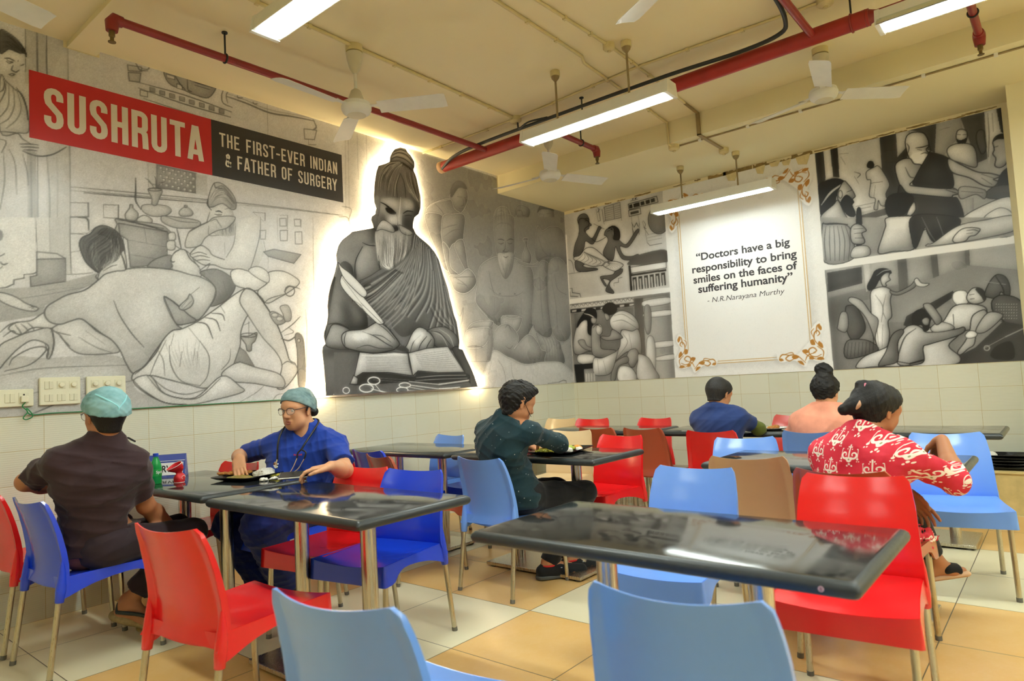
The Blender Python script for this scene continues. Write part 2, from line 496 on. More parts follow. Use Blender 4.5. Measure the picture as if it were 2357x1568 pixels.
_zb = [(-0.215, 0.352), (-0.19, 0.357), (-0.14, 0.375), (-0.08, 0.392), (0.0, 0.405), (0.08, 0.411), (0.125, 0.408), (0.155, 0.394), (0.175, 0.372), (0.19, 0.358), (0.25, 0.356)]
def _ip(tab, x):
    if x <= tab[0][0]: return tab[0][1]
    for (a, b), (c, d) in zip(tab, tab[1:]):
        if x <= c: return b + (d - b) * (x - a) / (c - a)
    return tab[-1][1]
def _bw(z): return _ip([(0.34, 0.222), (0.40, 0.218), (0.48, 0.213), (0.58, 0.208), (0.68, 0.202), (0.75, 0.192), (0.80, 0.180)], z)
def _bx(z): return _ip([(0.34, -0.225), (0.40, -0.212), (0.45, -0.204), (0.50, -0.206), (0.56, -0.216), (0.64, -0.236), (0.72, -0.262), (0.80, -0.296)], z)
def _sw(x): return _ip([(-0.22, 0.205), (-0.1, 0.204), (0.05, 0.208), (0.18, 0.216), (0.25, 0.220)], x)
def _sz(x, y):
    w = _sw(x); k = (y / w) ** 2
    dish = 0.016 * (1 - k) * (0.5 + 0.5 * math.cos(PI * min(1, abs(x + 0.02) / 0.24)))
    front = 0.012 * (1 - k) * max(0, (x - 0.1) / 0.15) ** 1.5
    return 0.443 - dish - front + 0.004 * k
def make_chair(kind):
    mp = PL[kind]
    t = thing('dining_chair', 'x', 'chair')
    # seat: dished top plus skirt
    b = MB(); xs = [-0.205 + 0.455 * i / 20 for i in range(21)]; ys = [-1 + 2 * j / 16 for j in range(17)]
    P = [[(x, _sw(x) * q, _sz(x, _sw(x) * q)) for q in ys] for x in xs]
    b.sheet(P, [[(x, y * 0.985, z - 0.006) for x, y, z in r] for r in P])
    per = []
    for j in range(17): per.append((0.25, _sw(0.25) * ys[j], 0.357, 1, 0))
    for i in range(20, -1, -1): per.append((xs[i], _sw(xs[i]), _ip(_zb, xs[i]), 0, 1))
    for j in range(16, -1, -1):
        per.append((-0.207, _sw(-0.205) * ys[j], 0.388 + 0.02 * ys[j] ** 2 - 0.045 * max(0, abs(ys[j]) - 0.87) / 0.13, -1, 0))
    for i in range(21): per.append((xs[i], -_sw(xs[i]), _ip(_zb, xs[i]), 0, -1))
    per.append(per[0])
    A, B = [], []
    for k in range(5):
        ra, rb = [], []
        for x, y, zb, nx, ny in per:
            zt = _sz(min(x, 0.25), y); f = k / 4; z = zt + (zb - zt) * f
            fl = 0.004 + 0.007 * f
            ra.append((x + nx * fl, y + ny * fl, z)); rb.append((x + nx * (fl - 0.007), y + ny * (fl - 0.007), z if k else z - 0.003))
        A.append(ra); B.append(rb)
    b.sheet(A, B)
    obj('seat', b, mp, t, smooth=50)
    # backrest: curved panel with deep side flanges that run down to the rear legs
    b = MB(); nz, ny = 22, 24; F, Bk = [], []
    for i in range(nz + 1):
        s = i / nz; fr, br = [], []
        for j in range(ny + 1):
            q = -1 + 2 * j / ny; q = math.copysign(abs(q) ** 0.8, q)
            k = q * q
            zb = 0.40 - 0.008 * k
            zt = 0.782 + 0.018 * k - 0.022 * max(0, (abs(q) - 0.93) / 0.07) ** 2
            z = zb + (zt - zb) * s; w = _bw(z)
            cc = 0.042 - 0.014 * (1 - s)
            x = _bx(z) + cc * k * (1 if s > 0.12 else 0.5 + s / 0.24) - 0.008
            fl = max(0, (abs(q) - 0.86) / 0.14); th = 0.006 + 0.024 * min(1, fl * 1.6) * (1 - 0.55 * s)
            th = th * (1.0 if s < 0.97 else 0.85)
            fr.append((x, w * q, z)); br.append((x - th, w * q * (1 - 0.004), z))
        F.append(fr); Bk.append(br)
    b.sheet(F, Bk)
    for sy in (-1, 1):     # sockets the rear legs plug into
        ax = lambda f: (-0.211 - 0.053 * f, sy * (0.203 + 0.011 * f), 0.42 - 0.42 * f)
        b.tube([(-0.206, sy * 0.205, 0.52), (-0.207, sy * 0.2045, 0.47), ax(0.0), ax(0.08), ax(0.19), ax(0.195)], [0.006, 0.015, 0.0205, 0.0215, 0.0185, 0.0165], 14)
    obj('backrest', b, mp, t, smooth=55)
    for sx, sy in ((1, 1), (1, -1), (-1, 1), (-1, -1)):
        top = (0.212, sy * 0.196, 0.425) if sx > 0 else (-0.215, sy * 0.203, 0.40)
        ft = (0.238, sy * 0.204, 0.0) if sx > 0 else (-0.268, sy * 0.214, 0.0)
        lerp = lambda f: tuple(top[i] + (ft[i] - top[i]) * f for i in range(3))
        g = MB(); g.tube([top, lerp(0.5), lerp(0.965)], 0.0125, 14); lg = obj('leg', g, M_LEG, t, smooth=40)
        g = MB(); g.tube([lerp(0.95), lerp(1.0)], 0.0136, 14); obj('foot_cap', g, M_RUB, lg, smooth=40)
    return t

# (midpoint between the two top corners of the back, turn in degrees, faces +x?, colour, label)
CHAIRS = [
    ('blue', -5.83, -0.886, 4, 1, 'royal blue plastic chair under the person in the dark brown shirt'),
    ('red', -5.86, -0.33, 2, 1, 'red plastic chair at the left edge of the frame, beside the tiled wall'),
    ('red', -5.79, -2.26, 9, 1, 'red plastic chair seen from behind, drawn up to the table with the lamp glow'),
    ('sky', -5.96, -3.45, 9, 1, 'light blue plastic chair in front, backrest cut by the bottom edge, beside the red chair'),
    ('sky', -5.575, -4.03, 8, 1, 'light blue plastic chair in front, with black scuffs, before the empty front table'),
    ('red', -4.50, -0.42, 8, 0, 'red plastic chair between the plate of food and the tiled wall'),
    ('blue', -4.28, -1.0, 2, 0, 'royal blue plastic chair under the person in blue scrubs'),
    ('red', -4.394, -1.575, 9, 0, 'red plastic chair facing forward, half behind the royal blue chair at the bare table'),
    ('blue', -4.383, -1.985, 10, 0, 'royal blue plastic chair facing forward at the bare table, nothing on it'),
    ('sky', -3.917, -1.976, -3, 1, 'light blue plastic chair under the person in the dark teal shirt'),
    ('blue', -3.79, -0.78, -3, 1, 'royal blue plastic chair seen edge-on past the shoulder of the blue scrubs'),
    ('terra', -4.00, -1.16, -14, 1, 'terracotta plastic chair with its back against the farther royal blue one'),
    ('red', -3.84, -0.42, 4, 1, 'red plastic chair peeking out behind the blue scrubs sleeve'),
    ('sky', -2.60, -0.47, -6, 0, 'light blue plastic chair facing forward by the tiled wall, behind an empty table'),
    ('blue', -2.53, -1.0, 5, 0, 'royal blue plastic chair mostly hidden behind the person in the dark teal shirt'),
    ('cream', -2.10, -1.40, 8, 0, 'cream plastic chair at the far side of the food tray table'),
    ('red', -2.46, -2.10, -5, 0, 'red plastic chair facing forward behind the food tray'),
    ('terra', -1.89, -1.48, -5, 1, 'terracotta plastic chair behind the cream chair, back turned'),
    ('terra', -1.924, -1.947, -4.6, 1, 'terracotta plastic chair behind the red chair of the food tray table'),
    ('cream', -0.66, -0.27, 4, 0, 'cream plastic chair in the far corner under the printed walls'),
    ('red', -0.72, -0.72, 8, 0, 'red plastic chair at the far tiled wall, nearer to the room corner'),
    ('red', -0.694, -1.45, -6, 0, 'red plastic chair at the far tiled wall, nearer to the navy T-shirt'),
    ('red', -2.11, -2.612, 2, 1, 'red plastic chair under the person in the navy T-shirt'),
    ('sky', -2.52, -3.03, 20, 0, 'light blue plastic chair turned askew beside the tan chair'),
    ('sky', -2.11, -3.30, -6, 1, 'light blue plastic chair under the person in the peach top'),
    ('faded', -0.45, -2.72, -6, 0, 'faded red plastic chair by the far wall, beside the peach top'),
    ('tan', -3.505, -3.405, 10, 1, 'tan plastic chair seen from behind, next to the patterned tunic'),
    ('terra', -3.84, -3.906, -2, 1, 'terracotta plastic chair under the person in the red patterned tunic'),
    ('sky', -3.884, -3.318, 1.8, 0, 'light blue plastic chair at the far side of the empty front table'),
    ('red', -3.917, -3.986, 5, 0, 'large red plastic chair facing forward at the front table, back to the tunic'),
    ('sky', -2.12, -4.07, 12, 0, 'light blue plastic chair facing forward at the far right, past the patterned sleeve'),
    ('red', -0.40, -3.2, -4, 0, 'red plastic chair by the far wall, hidden past the shoulder in the peach top'),
]
_proto = {}
CH = []
for kind, mx, my, ang, fw, lab in CHAIRS:
    if kind not in _proto:
        c = _proto[kind] = make_chair(kind)
    else:
        c = copy_tree(_proto[kind])
    rz = math.radians(ang) + (0 if fw else PI)
    c.location = (mx + 0.29 * math.cos(rz), my + 0.29 * math.sin(rz), 0); c.rotation_euler = (0, 0, rz)
    tag(c, lab, 'chair', 'moulded plastic dining chairs')
    CH.append(c)
# ================================================================ lamps, fans, pipes and conduits overhead
M_WHITE = plain('white_enamel', (226, 226, 216), 0.45, var=0.04)
M_TUBE = emit('lit_diffuser', (0.90, 1.0, 0.95), TUBE_POWER)
M_OLD = plain('painted_conduit', (214, 200, 150), 0.6, var=0.1)
M_RODM = plain('aged_rod', (150, 132, 92), 0.55, var=0.2)
M_RED = plain('red_pipe_paint', (138, 34, 32), 0.45, var=0.1, coat=0.2)
M_REDO = plain('orange_red_pipe_paint', (158, 40, 30), 0.45, var=0.1)
M_BRASS = plain('tarnished_brass', (120, 104, 66), 0.4, 0.8)
M_DARK = plain('black_cable', (28, 34, 34), 0.5)
M_REFL = mat_steel('mirror_reflector', (210, 220, 214), 0.15)

M_TUBE2 = emit('lit_diffuser_dimmer', (0.90, 1.0, 0.95), TUBE_POWER * .3)
def tube_light(label, x, y, z, L=1.2, ceil=CEIL, rods=(-0.3, 0.3), dz=0.085, dim=False, group='tube lights hung from rods'):
    t = thing('tube_light', label, 'lamp', (x, y, z), 0, group)
    b = MB()   # trapezoid trough, open channel below holds the diffuser
    prof = [(-0.075, 0.0), (-0.06, -0.0), (-0.06, 0.012), (0.06, 0.012), (0.06, 0.0), (0.075, 0.0), (0.055, dz), (-0.055, dz)]
    b.prism(prof, -L / 2, L / 2, lambda a, c, d: (a, d, c))
    obj('housing', b, M_WHITE, t)
    b = MB(); b.box((-0.052, -L / 2 + 0.03, -0.006), (0.052, L / 2 - 0.03, 0.0115), bev=0.004); obj('diffuser', b, M_TUBE2 if (dim or ceil < CEIL) else M_TUBE, t)
    for s in (-1, 1):
        b = MB(); y0 = s * (L / 2)
        b.prism([(-0.078, -0.003), (0.078, -0.003), (0.058, dz + 0.003), (-0.058, dz + 0.003)], y0 - 0.012, y0 + 0.012, lambda a, c, d: (a, d, c)); obj('end_cap', b, M_WHITE, t)
    for r in rods:
        b = MB(); b.tube([(0, r, dz - 0.002), (0, r, ceil - z - 0.03)], 0.008, 8); rd = obj('rod', b, M_RODM, t, smooth=40)
        b = MB(); b.lathe([(0.012, -0.075), (0.028, -0.055), (0.03, -0.045), (0.03, -0.035)], 16, c=(0, r, ceil - z))
        obj('rod_collar', b, M_RODM, rd, smooth=40)
        b = MB(); b.lathe([(0.036, -0.04), (0.036, -0.0)], 18, c=(0, r, ceil - z)); obj('junction_box', b, M_OLD, rd, smooth=40)
    return t
tube_light('lit white tube light on two rods, centred in the room over the red pipe', -2.80, -2.22, 3.03)
tube_light('lit white tube light cut by the top edge, above the title panel', -5.0, -2.28, 3.03)
tube_light('lit white tube light hung low before the framed quote', -0.545, -2.11, 2.875, ceil=BEAM_Z, rods=(-0.28, 0.29))
t = tube_light('lit tube light with a mirrored reflector, cut by the top edge beside the red pipe', -2.72, -4.62, 3.03)
b = MB(); b.prism([(-0.10, -0.012), (-0.062, 0.03), (-0.066, 0.034), (-0.106, -0.01)], -0.6, 0.6, lambda a, c, d: (a, d, c)); obj('reflector', b, M_REFL, t)
for i, (x, y) in enumerate([(-5.0, -4.7), (-7.2, -2.3), (-7.2, -4.7), (-5.0, -7.0), (-2.75, -7.0), (-9.4, -2.3), (-7.2, -7.0), (-9.4, -4.7), (-0.545, -4.3)]):
    if i == 8: tube_light('tube light of the same row over the right end of the room', -1.6, -7.0, 3.03)
    else: tube_light('tube light behind the viewpoint', x, y, 3.03, dim=x < -6)

M_FAN = plain('fan_white', (222, 222, 214), 0.35, var=0.05)
M_FAN2 = plain('fan_cap_cream', (206, 200, 176), 0.5, var=0.05)
def make_fan(label, x, y, zhub, ang, R=0.60, ceil=CEIL, span=0.6):
    t = thing('ceiling_fan', label, 'fan', (x, y, zhub), math.radians(ang), 'white ceiling fans')
    h = ceil - zhub
    b = MB(); b.lathe([(0.02, -0.048), (0.062, -0.044), (0.088, -0.026), (0.098, -0.004), (0.098, 0.012), (0.094, 0.016), (0.094, 0.022), (0.09, 0.036), (0.06, 0.045), (0.0, 0.046)][::-1], 36)
    obj('motor', b, M_FAN, t, smooth=40)
    b = MB(); b.lathe([(0.0, -0.050), (0.05, -0.049), (0.062, -0.045), (0.05, -0.0445)], 32); obj('hub_cap', b, M_FAN2, t, smooth=40)
    b = MB(); b.lathe([(0.056, 0.04), (0.05, 0.07), (0.032, 0.12), (0.014, 0.135)], 24); obj('lower_canopy', b, M_FAN2, t, smooth=40)
    b = MB(); b.tube([(0, 0, 0.12), (0, 0, h - 0.02)], 0.011, 12); obj('down_rod', b, M_FAN, t, smooth=40)
    b = MB(); b.lathe([(0.014, h - 0.19), (0.034, h - 0.16), (0.05, h - 0.10), (0.055, h - 0.055), (0.05, h - 0.05)], 24); obj('upper_canopy', b, M_FAN2, t, smooth=40)
    b = MB(); b.lathe([(0.055, h - 0.045), (0.055, h)], 20); obj('junction_box', b, M_OLD, t, smooth=40)
    for k in range(3):
        a = k * 2 * PI / 3
        P, Q = [], []
        for i in range(13):
            f = i / 12; r = 0.15 + (R - 0.15) * f
            w = 0.055 + 0.012 * f
            if i == 12: w *= 0.86
            P.append([(r, w * q + 0.004, 0.006 - 0.016 * q - 0.004 * q * q) for q in (-1, -.5, 0, .5, 1)])
            Q.append([(px, py, pz - 0.003) for px, py, pz in P[-1]])
        M = Matrix.Rotation(a, 3, 'Z')
        b = MB(); b.sheet([[M @ Vector(p) for p in r_] for r_ in P], [[M @ Vector(p) for p in r_] for r_ in Q])
        bl = obj('blade', b, M_FAN, t, smooth=50)
        b = MB(); g = [[(0.085, -0.02, 0.012), (0.085, 0.02, 0.012)], [(0.13, -0.016, 0.01), (0.13, 0.016, 0.01)], [(0.18, -0.035, 0.012), (0.18, 0.035, 0.004)]]
        b.sheet([[M @ Vector(p) for p in r_] for r_ in g], [[M @ (Vector(p) - Vector((0, 0, -0.003))) for p in r_] for r_ in g])
        obj('blade_iron', b, M_FAN, bl)
    return t
make_fan('white ceiling fan in front of the glowing figure, one blade tip lit', -4.07, -1.20, 3.07, -57)
make_fan('white ceiling fan under the far end of the long tube light', -1.93, -1.20, 3.07, -24)
make_fan('white ceiling fan below the red pipe at the right', -1.69, -3.47, 3.16, -48)
make_fan('white ceiling fan of which one blade shows at the top left corner', -6.32, -1.20, 3.07, 17)
make_fan('white ceiling fan of which one blade tip shows at the top edge', -4.0, -3.55, 3.07, 62)

# sprinkler pipes
PZ = 3.33
def sprinkler(x, y, z, parent):
    b = MB(); b.lathe([(0.016, 0), (0.016, -0.03), (0.01, -0.035), (0.01, -0.055), (0.02, -0.06), (0.02, -0.064)], 14, c=(x, y, z)); obj('sprinkler_head', b, M_BRASS, parent, smooth=40)
def hanger(x, y, z, r, parent):
    b = MB(); b.tube([(x, y, z + r), (x, y, CEIL)], 0.006, 8)
    b.lathe([(0.018, 0), (0.018, -0.008)], 12, c=(x, y, CEIL))
    rg = [(x + (r + 0.004) * math.cos(a), y, z + (r + 0.004) * math.sin(a)) for a in [2 * PI * k / 20 for k in range(20)]]
    return b, rg
pm = thing('fire_pipe', 'thick red fire sprinkler pipe running across the ceiling with thinner branches', 'pipe', (-2.27, -2.0, PZ))
def rel(p): return (p[0] + 2.27, p[1] + 2.0, p[2] - PZ)
def ppart(name, b, m, par=None): 
    o = obj(name, b, m, par or pm, smooth=50); return o
b = MB(); b.tube([rel((-2.27, -0.16, PZ)), rel((-2.27, -3.90, PZ))], 0.052, 24); ppart('main_pipe', b, M_REDO)
b = MB(); b.lathe([(0.056, 0.0), (0.056, 0.05), (0.05, 0.055)], 24, M=Matrix.Translation(Vector(rel((-2.27, -0.15, PZ)))) @ Matrix.Rotation(PI / 2, 4, 'X')); ppart('end_cap', b, plain('pale_cap', (214, 176, 140), 0.5))
b = MB(); b.tube([rel((-2.27, -3.88, PZ)), rel((-2.27, -3.94, PZ)), rel((-2.27, -5.9, PZ))], [0.054, 0.03, 0.024], 20); ppart('thin_pipe', b, M_RED)
for y, x in ((-0.78, -5.37), (-3.575, -6.2), (-1.47, -1.56), (-4.385, -1.49)):
    b = MB(); b.tube([rel((-2.27, y, PZ)), rel((x, y, PZ))], 0.024, 16); br = ppart('branch_pipe', b, M_RED)
    b = MB(); sg = -1 if x < -2.27 else 1
    b.tube([rel((x - sg * 0.04, y, PZ)), rel((x, y, PZ)), rel((x + sg * 0.012, y, PZ - 0.02)), rel((x + sg * 0.014, y, PZ - 0.07))], [0.03, 0.036, 0.036, 0.030], 16); el = ppart('elbow', b, M_RED, br)
    if x > -6: 
        q = rel((x + sg * 0.014, y, PZ - 0.07)); sprinkler(q[0], q[1], q[2], br)
for x, y, r in ((-4.74, -0.78, 0.024), (-2.27, -1.80, 0.052), (-2.27, -3.80, 0.052), (-1.80, -1.47, 0.024), (-1.85, -4.385, 0.024)):
    b, rg = hanger(x, y, PZ, r, pm); b.v = [rel(p) for p in b.v]; h = ppart('hanger_rod', b, M_DARK)
    ax = 'y' if r > 0.05 else 'x'
    pts = [rel(((x + (r + 0.003) * math.cos(a)) if ax == 'y' else x, y if ax == 'y' else y + (r + 0.003) * math.cos(a), PZ + (r + 0.003) * math.sin(a))) for a in [2 * PI * k / 20 for k in range(20)]]
    b = MB(); b.tube(pts, 0.006, 8, closed=True); ppart('pipe_clip', b, M_RED if r > .05 else M_DARK, h)
# black cable strapped above the pipe
b = MB(); b.tube(spline([(-2.30, -0.20, 3.30), (-2.36, -0.42, 3.35), (-2.40, -0.8, 3.36), (-2.40, -1.7, 3.365), (-2.38, -2.6, 3.37), (-2.36, -3.12, 3.36), (-2.41, -3.40, 3.355), (-2.55, -3.49, 3.36), (-2.95, -3.53, 3.37), (-3.9, -3.55, 3.37)], 6), 0.014, 10)
cb = tag(obj('power_cable', b, M_DARK, None, smooth=60), 'thick black cable following the red pipe, bending off at the top right', 'cable')
# surface conduits on the ceiling
def conduit(label, pts, r=0.0125, z=CEIL, clips=True, m=None, rs=1):
    P = [(x, y, z - r) for x, y in pts]
    b = MB(); b.tube(P, r, 8)
    o = obj('ceiling_conduit', b, m or M_OLD, None, smooth=60)
    tag(o, label, 'conduit', 'surface conduits on the ceiling')
    for (x0, y0), (x1, y1) in zip(pts, pts[1:]):
        L = math.hypot(x1 - x0, y1 - y0); k = int(L / 0.42)
        for i in range(1, k + 1):
            f = i / (k + 1); x, y = x0 + (x1 - x0) * f, y0 + (y1 - y0) * f
            cl = MB(); cl.box((x - 0.012, y - 0.012, z - 2 * r - 0.004), (x + 0.012, y + 0.012, z)); obj('clip', cl, m or M_OLD, o)
    return o
conduit('cream conduit from the front fan to the junction box by the red pipe', [(-6.2, -1.28), (-4.07, -1.215), (-2.36, -1.175)])
conduit('cream conduit crossing the ceiling to the right of the front fan', [(-5.5, -2.24), (-3.82, -2.225), (-2.86, -2.20), (-2.78, -2.16), (-1.26, -2.05)], 0.011)
conduit('cream conduit ending at the right rod of the long tube light', [(-5.5, -2.42), (-3.64, -2.40), (-2.8, -2.42), (-1.96, -2.385), (-1.55, -2.36)], 0.010)
conduit('cream conduit along the red pipe from the junction box towards the top edge', [(-2.345, -1.18), (-2.43, -2.4), (-2.36, -3.55), (-2.36, -5.9)], 0.010)
conduit('cream conduit from the junction box to the printed wall', [(-2.35, -1.17), (-2.345, -0.5), (-2.36, -0.01)], 0.009)
conduit('brown flat conduit stepping from the ceiling to the beam', [(-1.55, -2.36), (-1.262, -2.345)], 0.012, m=M_RODM)
b = MB(); b.box((-1.275, -2.36, BEAM_Z - 0.012), (BEAM_X - 0.001, -2.33, CEIL - 0.01)); b.box((-1.275, -2.36, BEAM_Z - 0.014), (-0.74, -2.33, BEAM_Z - 0.0005))
tag(obj('beam_conduit', b, M_RODM), 'flat brown conduit wrapping down over the beam to a round box', 'conduit')
b = MB(); b.tube([(BEAM_X - 0.012, -2.05, CEIL - 0.01), (BEAM_X - 0.012, -2.05, BEAM_Z - 0.01), (-1.18, -2.05, BEAM_Z - 0.012)], 0.010, 8)
tag(obj('beam_conduit', b, M_OLD, None, smooth=60), 'thin cream conduit dropping over the beam edge to a box', 'conduit')
b = MB(); b.tube([(-1.14, -2.05, BEAM_Z - 0.008), (-1.14, -5.9, BEAM_Z - 0.008)], 0.007, 8)
o = tag(obj('beam_conduit', b, M_RODM, None, smooth=60), 'long thin conduit clipped along the beam edge', 'conduit')
for k in range(8): b = MB(); b.box((-1.16, -2.3 - 0.43 * k - 0.012, BEAM_Z - 0.018), (-1.12, -2.3 - 0.43 * k + 0.012, BEAM_Z)); obj('clip', b, M_WHITE, o)
for lab, x, y, z, r in (('cream junction box where four conduits meet by the red pipe', -2.355, -1.175, CEIL, 0.05), ('round cream box under the beam edge, thin conduit above it', -1.17, -2.06, BEAM_Z, 0.05), ('round cream box at the end of the brown flat conduit', -0.72, -2.345, BEAM_Z, 0.045), ('square cream box above the red branch pipe at the top right', -2.36, -3.68, CEIL, 0.05), ('cream box on the ceiling by the right rod of the long tube light', -2.86, -2.42, CEIL, 0.04)):
    b = MB(); b.lathe([(r, 0.0), (r, -0.035), (r * 0.8, -0.045), (r * 0.3, -0.05), (r * 0.3, -0.06)], 20, c=(x, y, z))
    tag(obj('conduit_box', b, M_OLD, None, smooth=40), lab, 'junction box', 'conduit boxes on the ceiling')
b = MB(); b.tube(spline([(-2.35, -1.19, 3.445), (-2.42, -1.26, 3.36), (-2.47, -1.4, 3.36), (-2.41, -1.55, 3.372)], 6), 0.008, 8)
tag(obj('loose_cable', b, M_DARK, None, smooth=60), 'loose dark cable looping from the junction box to the cable on the pipe', 'cable')
# ================================================================ the printed walls: drawings are rasterised here into vertex colours of flat print panels
LINE = 0.95     # weight of the drawn lines
class Canvas:
    """an RGB picture on a wall plane; a = along-wall coordinate, z = height; res in metres"""
    def __init__(s, a0, a1, z0, z1, res, base):
        s.a0, s.a1, s.z0, s.z1, s.res = a0, a1, z0, z1, res
        s.nx = int(round(abs(a1 - a0) / res)) + 1; s.ny = int(round((z1 - z0) / res)) + 1
        s.I = np.ones((s.ny, s.nx, 3), np.float32) * np.array(base, np.float32)
        s.off = (0, 0); s.k = 1.0; s.side = on_left; s.ek = 1.25
    def region(s, x, y, k, side): s.off = (x, y); s.k = k; s.side = side
    def px(s, pts):
        out = []
        for x, y in pts:
            a, z = s.side(s.off[0] + x / s.k, s.off[1] + y / s.k)
            out.append(((a - s.a0) / (s.a1 - s.a0) * (s.nx - 1), (z - s.z0) / (s.z1 - s.z0) * (s.ny - 1)))
        return np.array(out)
    def mask(s, P, pad=0):
        x0 = max(0, int(P[:, 0].min()) - pad - 1); x1 = min(s.nx, int(P[:, 0].max()) + pad + 3)
        y0 = max(0, int(P[:, 1].min()) - pad - 1); y1 = min(s.ny, int(P[:, 1].max()) + pad + 3)
        if x1 <= x0 or y1 <= y0: return None
        SS = 2; hh, ww = (y1 - y0) * SS, (x1 - x0) * SS
        d = np.zeros((hh, ww + 1), np.int32)
        Q = (P - [x0, y0]) * SS
        for (ax, ay), (bx, by) in zip(Q, np.roll(Q, -1, 0)):
            if ay == by: continue
            if ay > by: ax, ay, bx, by = bx, by, ax, ay
            r0, r1 = max(0, int(math.ceil(ay - 0.5))), min(hh, int(math.ceil(by - 0.5)))
            if r1 <= r0: continue
            rr = np.arange(r0, r1); xx = ax + (rr + 0.5 - ay) * (bx - ax) / (by - ay)
            np.add.at(d, (rr, np.clip(np.ceil(xx - 0.5).astype(int), 0, ww)), 1)
        m = (np.cumsum(d, 1)[:, :ww] % 2).astype(np.float32)
        m = m.reshape(y1 - y0, SS, x1 - x0, SS).mean((1, 3))
        return m, (slice(y0, y1), slice(x0, x1))
    @staticmethod
    def blur(m, r):
        r = max(1, int(r))
        for ax in (0, 1):
            for _ in range(2):
                p = np.concatenate([np.repeat(np.take(m, [0], ax), r, ax), m, np.repeat(np.take(m, [-1], ax), r, ax)], ax)
                c = np.cumsum(p, ax); z = np.zeros_like(np.take(c, [0], ax)); c = np.concatenate([z, c], ax)
                n = m.shape[ax]; k = 2 * r + 1
                m = (np.take(c, range(k, k + n), ax) - np.take(c, range(0, n), ax)) / k
        return m
    def fill(s, pts, g, edge=0.0, smooth=True, feather=0, alpha=1.0, hatch=0.0):
        P = s.px(spline(pts, 6, True) if smooth and len(pts) > 2 else pts)
        bb = min(np.ptp(P[:, 0]), np.ptp(P[:, 1])); R = int(min(20, max(2, bb * .22)))
        q = s.mask(P, (2 * R + 6) if edge else 14 if feather else 2)
        if q is None: return
        m, sl = q
        if feather: m = s.blur(m, feather)
        col = np.array(g if hasattr(g, '__len__') else (g, g, g), np.float32)
        T = s.I[sl]; A = (m * alpha)[..., None]
        C = np.broadcast_to(col, T.shape).copy()
        if edge:
            bl = s.blur(m, R); o = max(1, R // 2)
            pd = np.pad(bl, o, mode='edge'); hh, ww = bl.shape; low = pd[0:hh, 2 * o:2 * o + ww]; up = pd[2 * o:2 * o + hh, 0:ww]      # light falls from the upper left of the drawing
            sh = (1 - low) * 2.4 + (1 - s.blur(m, 2)) * 0.5 - (1 - up) * 0.7
            C = C * (1 - s.ek * edge * np.clip(sh, -.6, 2.2))[..., None]
        if hatch:
            C = C * (1 - hatch * RNG.random(m.shape).astype(np.float32) ** 2)[..., None]
        s.I[sl] = T * (1 - A) + C * A
    def stroke(s, pts, g, w=6.0, smooth=True, closed=False, alpha=1.0, taper=True):
        P = s.px(spline(pts, 5, closed) if smooth and len(pts) > 2 else list(pts) + ([pts[0]] if closed else []))
        if smooth and closed: P = np.vstack([P, P[:1]])
        w = w * LINE / 1000.0 / s.res / 2
        n = len(P); col = np.array(g if hasattr(g, '__len__') else (g, g, g), np.float32)
        x0 = max(0, int(P[:, 0].min() - w - 2)); x1 = min(s.nx, int(P[:, 0].max() + w + 3))
        y0 = max(0, int(P[:, 1].min() - w - 2)); y1 = min(s.ny, int(P[:, 1].max() + w + 3))
        if x1 <= x0 or y1 <= y0: return
        acc = np.zeros((y1 - y0, x1 - x0), np.float32)
        for i in range(n - 1):
            a, b = P[i], P[i + 1]
            t0 = i / max(1, n - 1); ww = w * (0.45 + 0.55 * math.sin(PI * min(1, max(0, t0 * 0.92 + 0.04))) if taper and not closed else 1.0)
            bx0 = max(x0, int(min(a[0], b[0]) - ww - 2)); bx1 = min(x1, int(max(a[0], b[0]) + ww + 3))
            by0 = max(y0, int(min(a[1], b[1]) - ww - 2)); by1 = min(y1, int(max(a[1], b[1]) + ww + 3))
            if bx1 <= bx0 or by1 <= by0: continue
            yy, xx = np.mgrid[by0:by1, bx0:bx1].astype(np.float32)
            dx, dy = b - a; L2 = dx * dx + dy * dy + 1e-9
            t = np.clip(((xx - a[0]) * dx + (yy - a[1]) * dy) / L2, 0, 1)
            d = np.hypot(xx - a[0] - t * dx, yy - a[1] - t * dy)
            sub = acc[by0 - y0:by1 - y0, bx0 - x0:bx1 - x0]
            np.maximum(sub, np.clip(ww + 0.5 - d, 0, 1) * min(1.0, (2 * ww + 0.3)), out=sub)
        A = (acc * alpha)[..., None]; T = s.I[y0:y1, x0:x1]
        s.I[y0:y1, x0:x1] = T * (1 - A) + col * A
